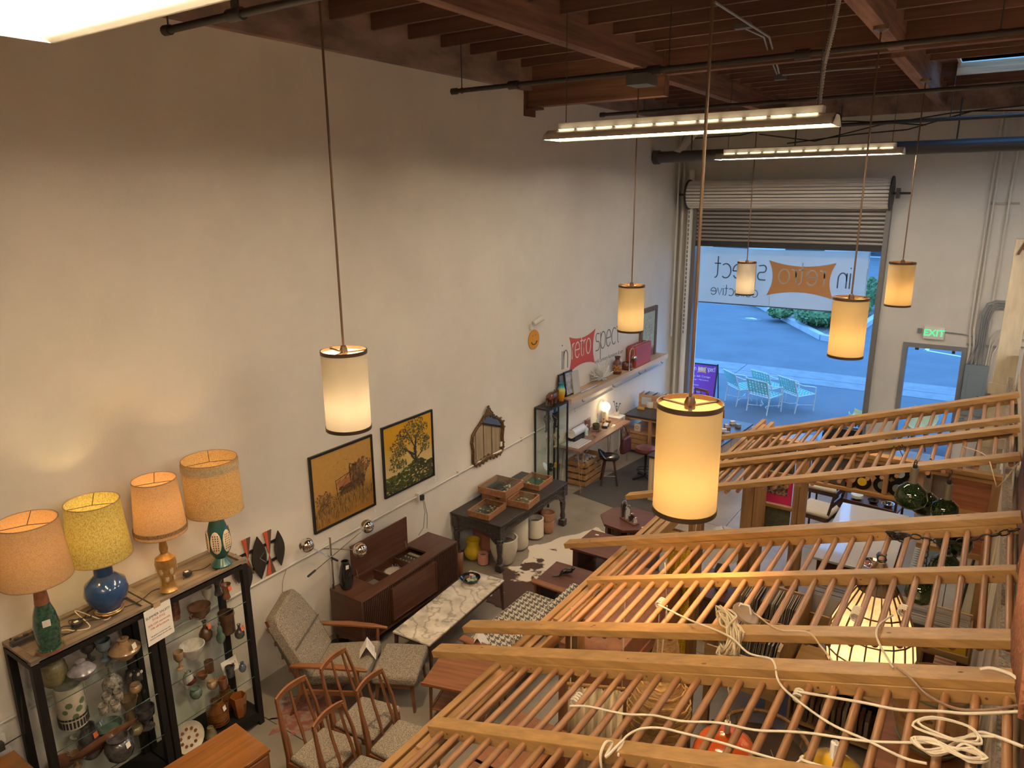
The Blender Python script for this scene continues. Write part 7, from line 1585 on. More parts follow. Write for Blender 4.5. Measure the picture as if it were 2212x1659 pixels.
# smoked green glass lamps hung on chains
gg, nt, bb = _new('green_glass'); MATS['green_glass'] = gg; bb.inputs['Roughness'].default_value = .05; bb.inputs['Coat Weight'].default_value = .6
nt.links.new(_ramp(nt, (lambda v: (lambda n: (nt.links.new(v, n.inputs['Vector']), n.outputs['Distance'])[1])(_n(nt, 'ShaderNodeTexVoronoi')))(_mapped(nt, (42, 42, 42))), [(.2, (.006, .012, .006)), (.75, (.012, .03, .01)), (.95, (.10, .16, .02))]), bb.inputs['Base Color'])
iron = mat('iron_chain', (.035, .028, .025), .5, metal=.6)
def chain(par, p, q, r=.016, wire=.0035, name='chain'):
    p, q = Vector(p), Vector(q); n = max(2, int((q-p).length/(r*1.9))); ax = (q-p).normalized(); s1 = ax.orthogonal().normalized(); s2 = ax.cross(s1); b = B()
    for k in range(n):
        c = p.lerp(q, (k+.5)/n); sd = s1 if k % 2 else s2; b.tube([c+ax*r*1.25*math.cos(a)+sd*r*.7*math.sin(a) for a in [j*PI/4 for j in range(8)]], wire, 4, closed=True)
    o = b.build(name, iron, par); o['kind'] = 'stuff'; return o
def green_lamp(label, px, py, y, r):
    sk = .11 if y > 4.5 else .012
    p = at(px, py, y=y); o = thing('green_lamp', label, 'hanging lamp', p); b = B(); b.lathe([(r*.55, -r*.75), (r*.9, -r*.45), (r, -r*.1), (r*.85, r*.5), (r*.45, r*.85), (r*.3, r*.95)], n=22); b.build('globe', gg, o)
    B().cyl((0, 0, r*.9), (0, 0, r*.9+sk), .024, n=14).build('socket', mat('silver_tube', (.30, .27, .22), .35, metal=.8), o)
    zt = plz(p.x)-.045-p.z; B().cyl((0, 0, r*.9+sk), (0, 0, r*.9+sk+.02), .014, n=8).build('cap', iron, o); chain(o, (0, 0, r*.9+sk+.015), (0, 0, max(zt, r*.9+sk+.04))); return o
for a in (('black-green glass lamp, largest and frontmost under the fourth rafter', 1968, 1072, 5.12, .10), ('green glass lamp tucked behind the largest one', 1997, 1088, 5.42, .095), ('green glass lamp on a tall silver neck at the right', 2041, 1103, 5.12, .085), ('green glass lamp just below the middle ladder chain', 2062, 1170, 4.28, .090), ('green glass lamp with silver neck seen through the middle ladder', 2042, 1228, 4.13, .084), ('lowest green glass lamp above the record bins', 1989, 1277, 4.13, .082)): green_lamp(*a)
# rusty chain wound round the middle panel
t = thing('rusty_chain', 'rusty iron chain wound on the middle ladder and running to the wall', 'chain'); P = [(1918, 1150), (1945, 1152), (1990, 1162), (2040, 1172), (2090, 1168), (2140, 1158), (2200, 1143)]
P = [at(px, py, y=4.02) for px, py in P]
for i in range(len(P)-1): chain(t, P[i], P[i+1], .02, .0042)
for k in range(5): chain(t, at(1912+k*4, 1148+k*3, y=4.08-.02*k), at(1960-k*3, 1160+4*(k % 3), y=4.05), .02, .0042)
# big capiz shell lamp
cz = at(1882, 1378, y=3.66); cp_ = thing('capiz_lamp', 'large lit capiz-shell lantern hanging below the middle ladder', 'hanging lamp', cz); prof = [(.085, -.24), (.15, -.205), (.195, -.14), (.208, -.05), (.192, .06), (.145, .18), (.09, .28), (.04, .37), (.016, .42)]
capiz = shade('capiz', (.86, .74, .54), .5, (.70, .56, .38), 26, k=.5); src = None
q = B().open_lathe(prof, n=20).build('shell_panels', capiz, cp_, sharp=12)
b = B(); nn = 20
for j in range(nn): a = 2*PI*j/nn; b.tube([((r+.002)*math.cos(a), (r+.002)*math.sin(a), z) for r, z in prof], .0045, 4)
for r, z in prof[:-1]: b.tube([((r+.002)*math.cos(2*PI*k/nn), (r+.002)*math.sin(2*PI*k/nn), z) for k in range(nn)], .0045, 4, closed=True)
b.build('brass_came', mat('came', (.12, .07, .03), .5, metal=.5), cp_); B().open_lathe([(.092, .28), (.043, .37), (.018, .424)], n=20).build('cap', mat('cap_brown', (.16, .10, .05), .6), cp_); B().tube([(.02*math.cos(a), 0, .44+.02*math.sin(a)) for a in [k*PI/4 for k in range(8)]], .004, 5, closed=True).build('hook', iron, cp_)
B().ball((0, 0, -.05), .035, 10, 6).build('bulb', emit('bulb_capiz', KEL['soft'], 3), cp_); lamp('bulb_light', cp_, (0, 0, -.05), 13.0, KEL['soft'], .05)
# orange and yellow dome lamps, wicker shade
def dome(label, px, py, y, r, m_, ztop):
    p = at(px, py, y=y); o = thing('dome_lamp', label, 'hanging lamp', p); B().open_lathe([(r, -r*.55), (r*.98, -r*.25), (r*.8, .15*r), (r*.45, r*.42), (r*.08, r*.52), (.001, r*.53)], n=26).build('shade', m_, o, solid=.004); B().cyl((0, 0, r*.5), (0, 0, r*.5+.06), .015, n=8).build('cap', whitem, o)
    q = chain(o, (0, 0, r*.5+.06), (0, 0, ztop-p.z), .017, .0035); q.data.materials[0] = mat('chain_beige', (.50, .38, .24), .6); return o
dome('glossy orange dome lamp hanging on a pale chain', 1568, 1612, 2.96, .155, mat('orange_enamel', (.62, .10, .02), .2, coat=.5), plz(5.0)-.05); dome('yellow dome lamp at the bottom edge', 1797, 1668, 2.3, .12, mat('yellow_enamel', (.68, .40, .03), .25, coat=.4), plz(5.5)-.1)
wk = at(1423, 1515, y=3.25); wkr = mat('wicker', (.50, .31, .12), .7, c2=(.30, .16, .055), scale=(26, 26, 90), bump=.8); t = thing('wicker_shade', 'woven wicker bell shade hanging on a white cord', 'lamp shade', wk)
B().open_lathe([(.175, -.17), (.185, -.155), (.165, -.13), (.15, .0), (.115, .13), (.05, .21), (.02, .23)], n=24).build('weave', wkr, t, solid=.008)
for k in range(9): z = -.13+.04*k; r = .168-.000*k-.09*max(0, (k-3)/5)**2; B().tube([((r+.006*(j % 2))*math.cos(2*PI*j/28), (r+.006*(j % 2))*math.sin(2*PI*j/28), z) for j in range(28)], .005, 4, closed=True).build('woven_band', wkr, t)
B().tube([(0, 0, .22), (0, .05, plz(wk.x)-.07-wk.z)], .004, 5).build('cord', mat('cord_white', (.62, .55, .44), .6), t)
t = thing('wicker_shade', 'narrow golden wicker cone above the bell shade', 'lamp shade', at(1440, 1398, y=3.75)); B().open_lathe([(.11, -.14), (.10, -.10), (.06, .08), (.03, .15)], n=18).build('weave', wkr, t, solid=.006); B().tube([(0, 0, .14), (0, -.1, .62)], .003, 5).build('cord', MATS['cord_white'], t)
# yellow bead curtain and white table lamp
bc = thing('bead_curtain', 'yellow strand curtain hanging behind the middle ladder panel', 'curtain', (4.03, 5.10, 0)); yb = mat('yellow_strand', (.72, .48, .03), .6, var=.35, scale=60)
for k in range(26):
    x = -.085+.0068*k; y = -.05+.01*(k % 3); P = [(x+.006*math.sin(j*1.3+k), y+.006*math.cos(j*1.7+k), (.75+.155*j)) for j in range(11)]; B().tube(P, .008, 5).build('strand', yb, bc)
b = B(); b.cyl((-.12, 0, 2.30), (.12, 0, 2.30), .010, n=8); b.build('rod', pine, bc); b = B(); b.tube([(-.10, 0, 2.30), (-.10, .07, 2.58), (-.10, .09, 2.60)], .003, 5); b.build('hanging_cord', MATS['cord_white'], bc); b = B(); b.tube([(.10, 0, 2.30), (.10, .07, 2.60), (.10, .09, 2.66)], .003, 5); b.build('hanging_cord', MATS['cord_white'], bc)
tl = at(1562, 1140, z=1.15); t = thing('table_lamp', 'white drum-shade table lamp with a dark urn base on a chest', 'table lamp', (3.66, 7.52, .48)); B().lathe([(.07, 0), (.075, .02), (.04, .05), (.075, .14), (.095, .22), (.07, .30), (.04, .33), (.05, .36), (.03, .38)], n=20).build('lamp_base', mat('dark_urn', (.04, .035, .032), .35, c2=(.12, .10, .08), scale=20), t); B().open_lathe([(.16, .40), (.145, .72)], n=30).build('lamp_shade', shade('shade_white', (.86, .84, .80), .45), t); B().cyl((0, 0, .38), (0, 0, .74), .008, n=6).build('stem', iron, t)
for k in range(3): a = k*2.09; b = B(); b.tube([(0, 0, .70), (.145*math.cos(a), .145*math.sin(a), .715)], .003, 4); b.build('spider', iron, t)
lt3 = thing('mahogany_chest', 'low dark chest under the white drum-shade lamp', 'chest', (3.60, 7.62, 0)); b = B(); b.box(-.22, .24, -.34, .30, .06, .45); b.build('body', walnut_x, lt3); b = B(); b.box(-.24, .26, -.36, .32, .45, .478); b.build('top', mahog, lt3, bev=.003)
for k in range(2): b = B(); b.box(-.20+.22*k, .0+.22*k, -.35, -.34, .10, .42); b.build('drawer', walnut_x, lt3, bev=.003)
for x in (-.18, .20):
    for y in (-.30, .26): b = B(); b.box(x-.025, x+.025, y-.025, y+.025, 0, .06); b.build('leg', walnut_z, lt3)
# furniture seen through the partition
blu = mat('grey_sky_sheen', (.42, .42, .44), .12, coat=.6); dt = thing('dining_table', 'large dark table beyond the record partition, sky reflection painted on as a pale top', 'table', (4.86, 9.30, 0)); b = B(); b.box(-.40, .42, -.95, .90, .72, .75); b.build('top', blu, dt, bev=.004); b = B(); b.box(-.36, .38, -.90, .85, .48, .72); b.build('apron', walnut_x, dt)  # sky reflection on the dark wood top is painted in as pale grey
for k in range(3): b = B(); b.box(-.34+.24*k, -.12+.24*k, -.91, -.90, .51, .69); b.build('drawer', walnut_x, dt)
for x in (-.33, .35):
    for y in (-.86, .80): b = B(); b.box(x-.03, x+.03, y-.03, y+.03, 0, .48); b.build('leg', walnut_z, dt)
t = thing('duck_figurine', 'dark duck decoy on the glossy pale table', 'figurine', (5.14, 8.66, .751), R_(200)); b = B(); b.tube([(0, -.10, .06), (0, -.05, .05), (0, .03, .055), (0, .07, .08), (0, .085, .12)], [.015, .045, .05, .032, .022], 10); b.ball((0, .095, .135), .03, 10, 6); b.tube([(0, .115, .13), (0, .155, .125)], [.014, .006], 6); b.build('body', mat('decoy', (.03, .028, .025), .5), t)
t = thing('silver_dish', 'silver divided dish with coloured pieces on the glossy table', 'dish', (5.08, 8.50, .751)); B().lathe([(.09, 0), (.14, .012), (.145, .03), (.135, .03), (.09, .012), (.001, .01)], n=26).build('dish', chrome, t)
for k in range(3): a = k*PI/3; b = B(); b.bar((-.125*math.cos(a), -.125*math.sin(a), .022), (.125*math.cos(a), .125*math.sin(a), .022), .006, .02); b.build('divider', chrome, t)
b = B()
for k in range(6): a = k*PI/3+.5; b.ball((.07*math.cos(a), .07*math.sin(a), .02), .022, 8, 4, sz=.5)
b.build('pieces', mat('sweet_red', (.45, .10, .06), .4), t, kind='stuff')
def uph_chair(label, loc, rz, c):
    o = thing('dining_chair', label, 'chair', loc, rz); q = B().box(-.24, .24, -.23, .23, .40, .47).build('seat', c, o, bev=.03); b = B(); b.box(-.22, .22, -.21, .21, .34, .40); b.build('seat_frame', walnut_x, o)
    for x in (-.2, .2): B().cyl((x, .19, .36), (x, .19, 0), .02, .014, 8).build('leg', walnut_z, o); b = B(); b.bar((x, -.20, 0), (x, -.20, .40), .035, .035); b.bar((x, -.20, .40), (x, -.28, .82), .035, .03); b.build('leg', walnut_z, o)
    for z in (.60, .78): b = B(); b.bar((-.2, -.235-.2*(z-.6), z), (.2, -.235-.2*(z-.6), z), .02, .07); b.build('back_rail', walnut_x, o)
    return o
cream = mat('cream_upholstery', (.52, .47, .40), .9, var=.1, scale=60); uph_chair('cream upholstered chair by the glossy pale table', (4.10, 10.55, 0), R_(80), cream); uph_chair('second cream upholstered chair further behind the first', (4.02, 11.55, 0), R_(85), cream)
crt = thing('serving_cart', 'walnut serving cart on castors beyond the glossy table', 'cart', (4.68, 11.25, 0), R_(-8))
for z in (.40, .12): b = B(); b.box(-.42, .42, -.22, .22, z, z+.025); b.build('tray', walnut_x, crt); b = B(); b.box(-.42, .42, -.235, -.22, z, z+.06); b.build('tray_rim', walnut_x, crt); b = B(); b.box(-.42, .42, .22, .235, z, z+.06); b.build('tray_rim', walnut_x, crt)
for x in (-.40, .40):
    for y in (-.21, .21): b = B(); b.box(x-.015, x+.015, y-.015, y+.015, .07, .62); b.build('post', walnut_z, crt); o = B().cyl((x-.012, y, .035), (x+.012, y, .035), .035, n=12).build('castor', mat('castor', (.08, .07, .06), .4, metal=.5), crt)
for dx, l, m_, h in ((-.18, 'glass butter dish on the serving cart', MATS['clear_plastic'], .07), (.05, 'black bowl on the serving cart', MATS['black_gloss'], .05), (.25, 'small silver dish on the serving cart', chrome, .05)):
    t = thing('dish', l, 'dish', (4.68+dx, 11.22-dx*.14, .427)); B().lathe([(.05, 0), (.09, h*.4), (.085, h), (.05, h*1.1), (.001, h*1.15)] if dx < 0 else [(.05, 0), (.09, h), (.08, h), (.05, .012), (.001, .012)], n=18).build('body', m_, t)
rn = thing('runner_rug', 'dark green runner rug with a pale zigzag border', 'rug', (5.55, 9.7, .002)); b = B(); b.box(-.19, .19, -1.3, 1.3, 0, .008); b.build('field', mat('runner_green', (.07, .085, .075), .95, var=.2, scale=50), rn); b = B()
for k in range(34): y = -1.28+.076*k; b.prism([(-.19, y), (-.19, y+.076), (-.10, y+.05), (-.10, y+.026)], lambda u, v, t: (u, v, t), .008, .0092)
b.build('zigzag_border', mat('runner_pale', (.36, .34, .28), .95), rn, kind='stuff')
bw_ = thing('planter_bowl', 'wide cream fibreglass bowl holding tangled cords, seen through the ladders', 'bowl', (5.45, 11.9, 0)); B().lathe([(.20, .0), (.24, .35), (.36, .62), (.42, .78), (.39, .78), (.32, .62), (.01, .60)], n=28).build('bowl', mat('cream_fibreglass', (.56, .50, .34), .4), bw_); b = B(); rnd = random.Random(19)
for k in range(7): b.tube([(rnd.uniform(-.3, .3), rnd.uniform(-.3, .3), .74+rnd.uniform(-.04, .08)) for _ in range(5)], .008, 5)
b.build('cord_tangle', rub, bw_, kind='stuff')
# record bins
ply = wood('bin_ply', (.46, .29, .13), 'x', var=.16, rough=.5, f=10); sm_ = [mat('lp%d' % k, c, .45) for k, c in enumerate(((.32, .30, .28), (.45, .42, .38), (.16, .15, .15), (.52, .47, .40), (.36, .32, .28)))]
lpm = []
for axis in 'xy':
    for mk in sm_:
        b = B(); b.cbox((0, 0, .155), (.31, .0045, .31) if axis == 'x' else (.0045, .31, .31)); me = b.mesh('lp'); me.materials.append(mk); lpm.append(me)
def lp(i, axis, loc, rot, label, group):
    o = bpy.data.objects.new('record', lpm[(0 if axis == 'x' else 5)+i % 5]); COL.objects.link(o); o.location = loc; o.rotation_euler = rot; tag(o, label, 'record', group)
rb1 = thing('record_bin', 'plywood record bin left, holding two rows of sleeves', 'record bin', (4.36, 6.55, 0)); 
for a in ((-.33, -.31, -.70, .70, .50, .88), (.31, .335, -.70, .70, .30, 1.02), (-.31, .31, -.70, -.68, .50, .86), (-.31, .31, .68, .70, .50, .86), (-.31, .31, -.68, .68, .60, .62), (-.31, .31, -.01, .01, .62, .86)): b = B(); b.box(*a); b.build('panel', ply, rb1, bev=.002)
for x in (-.29, .28):
    for y in (-.66, .66): b = B(); b.box(x-.03, x+.03, y-.03, y+.03, 0, .5); b.build('leg', pine_z, rb1)
rnd = random.Random(41)
for row, y in enumerate((6.20, 6.90)):
    for k in range(52): lp(rnd.randrange(5), 'y', (4.075+.0108*k, y+rnd.uniform(-.01, .01), .622), (0, R_(5+rnd.uniform(-3, 3)), 0), 'record standing in the left plywood bin, '+('near row' if row == 0 else 'far row'), 'records in the left bin, '+('near row' if row == 0 else 'far row'))
rb2 = thing('record_bin', 'long plywood record bin with five bays in front of the partition', 'record bin', (5.37, 7.35, 0)); 
for a in ((-.70, .70, -.26, -.24, .52, .76), (-.70, .70, .24, .26, .52, .93), (-.70, .70, -.24, .24, .60, .62)): b = B(); b.box(*a); b.build('panel', ply, rb2, bev=.002)
for k in range(5): x = -.70+.35*k; b = B(); b.box(x-.008, x+.008, -.24, .24, .62, .88); b.build('divider', ply, rb2)
for x in (-.66, .66):
    for y in (-.2, .2): b = B(); b.box(x-.03, x+.03, y-.03, y+.03, 0, .52); b.build('leg', pine_z, rb2)
for bay in range(4):
    x = 5.37-.70+.175+.35*bay
    for k in range(26 if bay else 18): lp(rnd.randrange(5), 'x', (x+rnd.uniform(-.008, .008), 7.14+.0165*k, .622), (R_(-8), 0, 0), 'record standing in bay %s of the long bin' % ('one', 'two', 'three', 'four')[bay], 'records in bay %s of the long bin' % ('one', 'two', 'three', 'four')[bay])
for x, l, c in ((5.545, 'black record sleeve with grey lettering facing out of the long bin', (.05, .05, .06)), (5.895, 'yellow record sleeve facing out of the long bin', (.62, .45, .03))):
    t = thing('record_sleeve', l, 'record', (x, 7.13, .625)); b = B(); b.cbox((0, 0, .155), (.31, .006, .31), rx=R_(-6)); b.build('sleeve', mat('cover'+l[:5], c, .4), t); b = B(); b.cbox((0, -.004, .25), (.24, .006, .035), rx=R_(-6)); b.build('title_strip', mat('strip'+l[:5], (.34, .34, .33) if c[0] < .1 else (.20, .15, .03), .5), t)
t = thing('sale_card', 'white sale card fixed to the front of the long record bin', 'card', (5.0, 7.085, .72)); b = B(); b.box(-.09, .09, -.002, 0, -.12, .12); b.build('paper', paper, t); text_mesh('SUMMER SALE!!!!', .02, ink, t, frame_M((0, -.0025, .07), (1, 0, 0), (0, 0, 1))); text_mesh('20% OFF storewide', .017, inkr, t, frame_M((0, -.0025, .02), (1, 0, 0), (0, 0, 1)))
sb = thing('singles_box', 'dark box of paper-sleeved singles at the right', 'record box', (5.90, 6.75, .60)); b = B(); b.box(-.19, .19, -.22, .22, 0, .02); b.build('base', walnut_x, sb)
for a in ((-.19, .19, -.22, -.205), (-.19, .19, .205, .22), (-.19, -.175, -.205, .205), (.175, .19, -.205, .205)): b = B(); b.box(*a, .02, .17); b.build('side', walnut_x, sb)
for k in range(16):
    b = B(); b.cbox((5.90+.0, 6.58+.02*k, .60+.115), (.17, .003, .18), rx=R_(-16+rnd.uniform(-5, 5)), rz=R_(rnd.uniform(-8, 8))); tag(b.build('vinyl_single', mat('sgl%d' % (k % 3), [(.55, .48, .38), (.42, .32, .22), (.60, .16, .10)][k % 3] if k % 5 else (.6, .55, .48), .7)), 'paper-sleeved single in the dark singles box', 'record', 'singles in the dark box')
st2 = thing('singles_stand', 'dark low stand carrying the box of singles', 'stand', (5.90, 6.75, 0)); b = B(); b.box(-.20, .20, -.24, .24, .57, .598); b.build('top', walnut_x, st2)
for x in (-.17, .17):
    for y in (-.2, .2): b = B(); b.box(x-.02, x+.02, y-.02, y+.02, 0, .57); b.build('leg', walnut_z, st2)
wc0 = mat('cord_white', (0, 0, 0))
# plywood shelf unit and pleated curtain by the header beam
us = thing('cubby_shelf', 'red-brown plywood cubby shelf inside the pergola beam', 'shelf', (3.93, 2.45, 0)); rp = wood('red_ply', (.30, .12, .055), 'z', var=.2, rough=.55, f=12)
for y in (-.72, -.25, .22, .68): b = B(); b.box(-.17, .17, y-.01, y+.01, 0, 1.85); b.build('upright', rp, us)
for z in (.02, .62, 1.22, 1.83): b = B(); b.box(-.17, .17, -.71, .67, z, z+.02); b.build('shelf', rp, us)
b = B(); b.box(-.18, -.17, -.72, .69, 0, 1.85); b.build('back', rp, us)
pc_ = thing('pleated_curtain', 'pale pleated curtain hanging under the nearest ladder panel', 'curtain', (4.20, 3.30, 0), R_(25)); b = B(); rows = []
for z in (.45, .9, 1.5, 2.09): rows.append([(-.16+.0107*k, .028*math.sin(k*1.25)+.006*math.sin(k*2.9+z*3), z) for k in range(31)])
b.grid(rows); b.build('cloth', mat('curtain_cloth', (.52, .42, .29), .9), pc_, solid=.004); B().cyl((-.17, 0, 2.10), (.17, 0, 2.10), .010, n=8).build('rod', pine, pc_)
for x in (-.15, .15): B().tube([(x, 0, 2.10), (x, 0, plz(4.2+.9*x)-.05)], .004, 5).build('hanging_cord', wc0, pc_)
sc2 = thing('patterned_textile', 'colourful patterned textile below the wicker shade', 'textile', (4.70, 3.75, .55)); b = B(); rows = [[(-.22+.05*k, .05*math.sin(k*1.1+i), .0+.22*i) for k in range(10)] for i in range(4)]; b.grid(rows); b.build('cloth', mat('textile', (.35, .04, .05), .9, c2=(.05, .12, .13), scale=14, lo=.46, hi=.54), sc2, solid=.006); 
# rattan hoop chair
rc = thing('rattan_chair', 'round rattan hoop chair in the shade under the ladders', 'chair', (4.72, 5.30, 0)); rt = mat('rattan', (.30, .16, .06), .5, var=.3, scale=30)
for r, z, rr in ((.40, .42, .018), (.34, .20, .012), (.30, .03, .016)): B().tube([(r*math.cos(a), r*math.sin(a)*.95, z+.10*math.sin(a)) for a in [k*PI/14 for k in range(28)]], rr, 8, closed=True).build('hoop', rt, rc)
for k in range(8): a = k*PI/4; b = B(); b.tube([(.30*math.cos(a), .28*math.sin(a), .03), (.34*math.cos(a), .32*math.sin(a), .20), (.40*math.cos(a), .38*math.sin(a), .42+.10*math.sin(a))], .010, 6); b.build('spoke', rt, rc)
B().lathe([(.001, .30), (.22, .31), (.33, .36), (.36, .40)], n=24).build('seat', mat('dark_cushion', (.06, .035, .022), .9), rc, solid=.03)
t = thing('hang_tag', 'white price tag hanging from the rattan chair', 'tag', (4.95, 4.95, .56)); b = B(); b.cbox((0, 0, 0), (.05, .003, .07), rz=.4); b.build('paper', MATS['tag_white'], t); B().cyl((0, 0, .035), (-.10, .12, .10), .0015, n=4).build('string', paper, t)
# tall cabinet with a painted barrel stool on top, at the right
tc_ = thing('tall_cabinet', 'tall brown cabinet against the partition at the lower right', 'cabinet', (5.86, 4.35, 0)); b = B(); b.box(-.23, .23, -.40, .40, .04, 1.74); b.build('body', teak_z, tc_, bev=.004); b = B(); b.box(-.24, .24, -.41, .41, 1.74, 1.765); b.build('top', teak_x, tc_, bev=.003); b = B(); b.box(-.22, .22, -.39, .39, 0, .04); b.build('plinth', walnut_x, tc_); b = B(); b.box(-.20, -.005, -.412, -.40, .1, 1.7); b.build('door', teak_z, tc_); b = B(); b.box(.005, .20, -.412, -.40, .1, 1.7); b.build('door', teak_z, tc_)
bs = thing('garden_stool', 'tan ceramic barrel stool painted with flowers', 'garden stool', (5.86, 4.30, 1.767)); B().lathe([(.14, 0), (.15, .02), (.20, .18), (.20, .30), (.16, .42), (.15, .44), (.145, .43), (.13, .30), (.001, .30)], n=28).build('body', mat('stool_glaze', (.36, .22, .10), .3, c2=(.26, .15, .07), scale=9, coat=.3), bs)
for z, r in ((.05, .165), (.38, .179)): B().tube([((r+.003)*math.cos(a), (r+.003)*math.sin(a), z) for a in [k*PI/14 for k in range(28)]], .006, 6, closed=True).build('band', mat('stool_band', (.10, .14, .09), .4), bs)
b = B(); rnd = random.Random(77)
for k in range(26):
    a = rnd.uniform(0, 6.28); z = rnd.uniform(.12, .34); M2 = Matrix.Rotation(a, 3, 'Z') @ Matrix.Rotation(PI/2, 3, 'Y'); b.lathe([(rnd.uniform(.014, .03), 0), (.001, .003)], (.199*math.cos(a), .199*math.sin(a), z), 7, sx=.6, M=M2)
b.build('painted_flowers', mat('flower_paint', (.12, .10, .05), .4, c2=(.34, .10, .05), scale=22), bs, kind='stuff')
# leaning boards against the cream partition
for k, (y, l, c) in enumerate(((3.2, 'dark board leaning on the cream partition, nearest', (.06, .045, .04)), (5.4, 'grey record-sized boards leaning on the cream partition', (.16, .15, .15)), (8.4, 'dark slim board leaning by the far end of the partition', (.03, .03, .035)))):
    t = thing('leaning_board', l, 'board', (5.98, y, 0)); b = B(); b.bar((-.06, 0, .0), (.10, 0, 1.9 if k == 2 else 1.3), .30 if k == 1 else .16, .02, up=(1, 0, 0)); b.build('board', mat('lb%d' % k, c, .6), t)
# ---------------------------------------------------------------- cords over the ladders
wc = MATS['cord_white']
def onp(px, py, dn=.0):      # pixel on the ladder plane, lifted along its normal
    d = at(px, py, z=0)-CAM; z0 = 2.5+dn/CS; t = (z0+SL*(CAM.x-3.6)-CAM.z)/(d.z-SL*d.x); return CAM+d*t
def pcord(label, pts, r=.0045, m_=None, dn=-.040): return cord(label, [onp(*p, dn) if len(p) == 2 else onp(p[0], p[1], p[2]) for p in pts], r, m_ or wc)
z7 = lambda x, y, *a: (1000+x/3.16, 1300+y/3.16, *a); z8 = lambda x, y, *a: (1500+x/3.107, 1300+y/3.107, *a)
pcord('white cord across the nearest ladder panel, starting at the wound dowel', [z7(730, 712), z7(860, 715), z7(1100, 765), z7(1300, 775), z7(1500, 815), z7(1740, 825), z7(1990, 875), z7(2212, 885), z8(800, 885), z8(1160, 935), z8(1500, 945), z8(1640, 940), z8(1850, 905), z8(2010, 905)])
pcord('white cord from the nearest rail to the coil at the lower right', [z7(1060, 1050), z7(1100, 935), z7(1200, 870), z7(1340, 860), z7(1500, 895), z7(1740, 955), z7(1950, 1020), z7(2212, 1095), z8(690, 1080), z8(730, 1035), z8(720, 1060), z8(880, 1112)])
pcord('long white cord from the upper dowel over two rafters to the coil', [z7(1335, 20, -.02), z7(1550, 125, .02), z7(1720, 190, .022), z7(1840, 250, .02), z7(1950, 350, .0), z7(2090, 385, .012), z7(2130, 430, .01), z7(2150, 530, -.03), z8(640, 620), z8(900, 810), z8(1150, 925), z8(1400, 1045), z8(1560, 1085)])
pcord('white cord hanging from rafter to rafter beside the capiz lantern', [z8(1330, 90, -.03), z8(1250, 145, .012), z8(1222, 210, .014), z8(1250, 300, -.02), z8(1330, 435, .012)])
pcord('thin tan cord from the ceiling rose plate to the lower rafter', [z8(330, 45, -.03), z8(420, 90, -.03), z8(560, 185, .012), z8(760, 205, .014), z8(850, 300, -.03), z8(940, 415, -.03)], .004, mat('cord_tan', (.50, .36, .22), .5))
pcord('brown cord looping to the right over the nearest ladder', [z8(1360, 440, .014), z8(1450, 510, .0), z8(1560, 620), z8(1750, 715), z8(1980, 725), z8(2212, 685)], .005, mat('cord_brown', (.24, .15, .10), .5))
pcord('white cord running right from the wrapped dowel under the rafter', [z8(705, 605), z8(860, 630), z8(1150, 680), z8(1380, 725), z8(1650, 735), z8(1850, 750), z8(2212, 735)], .005)
pcord('white cord leaving the thick rafter end toward the wall', [z8(1915, 455, .014), z8(1990, 445, .016), z8(2120, 485, .014), z8(2212, 560, .0)], .006)
pcord('white cord rising off the coil to the right edge', [z8(1640, 1010), z8(1880, 885), z8(2000, 895), z8(2212, 975)], .0055)
def bundle(label, pts, n, sp, r, m_=None, seed=1, cat='cord bundle'):
    rnd = random.Random(seed); b = B()
    for k in range(n):
        P = [Vector(p)+Vector((rnd.uniform(-sp, sp), rnd.uniform(-sp, sp), rnd.uniform(-sp*.5, sp))) for p in pts]; Q = []
        for i in range(len(P)):
            a, p_, c, d = P[i-1], P[i], P[(i+1) % len(P)], P[(i+2) % len(P)]
            for j in range(4): t = j/4; Q.append(.5*((2*p_)+(c-a)*t+(2*a-5*p_+4*c-d)*t*t+(3*p_-a-3*c+d)*t**3))
        b.tube(Q, r, 5, closed=True)
    o = b.build('cord_bundle', m_ or wc); o['kind'] = 'stuff'; return tag(o, label, cat)
q = onp(1572, 1360, .0)
bundle('bundled white cord knotted round the rafter by the ceiling rose plate', [q+Vector((-.05, .06, .02)), q+Vector((.0, .0, .04)), q+Vector((.05, -.065, .02)), q+Vector((.04, -.075, -.07)), q+Vector((0, .0, -.11)), q+Vector((-.04, .065, -.06))], 20, .034, .005, mat('cord_cream2', (.55, .44, .28), .6), 5)
cr_ = onp(1608, 1327, -.02); t = thing('ceiling_rose', 'small round brown ceiling plate dangling by the cord bundle', 'ceiling rose', cr_); B().lathe([(.062, 0), (.06, .012), (.02, .02), (.001, .02)], n=20, M=Matrix.Rotation(.5, 3, 'Y')).build('plate', mat('rose_brown', (.28, .19, .11), .4), t); B().tube([(-.03, 0, .02), (-.02, .0, .05), (.02, 0, .05), (.03, 0, .01)], .005, 5).build('loop', wc, t)
q = onp(2046, 1632, -.03)
bundle('figure-eight coil of white cord at the lower right', [q+Vector((-.09, .01, .0)), q+Vector((-.05, .03, .01)), q+Vector((0, 0, .02)), q+Vector((.05, -.02, .03)), q+Vector((.09, .0, .035)), q+Vector((.05, .025, .03)), q+Vector((0, 0, .022)), q+Vector((-.05, -.025, .005))], 5, .010, .0042, None, 8)
q = onp(2046, 1590, -.03); bundle('loose upper loop of the white cord coil', [q+Vector((-.09, 0, .0)), q+Vector((-.04, .05, .02)), q+Vector((.05, .04, .02)), q+Vector((.08, -.02, .03)), q+Vector((0, -.03, .02))], 2, .010, .0042, None, 4)
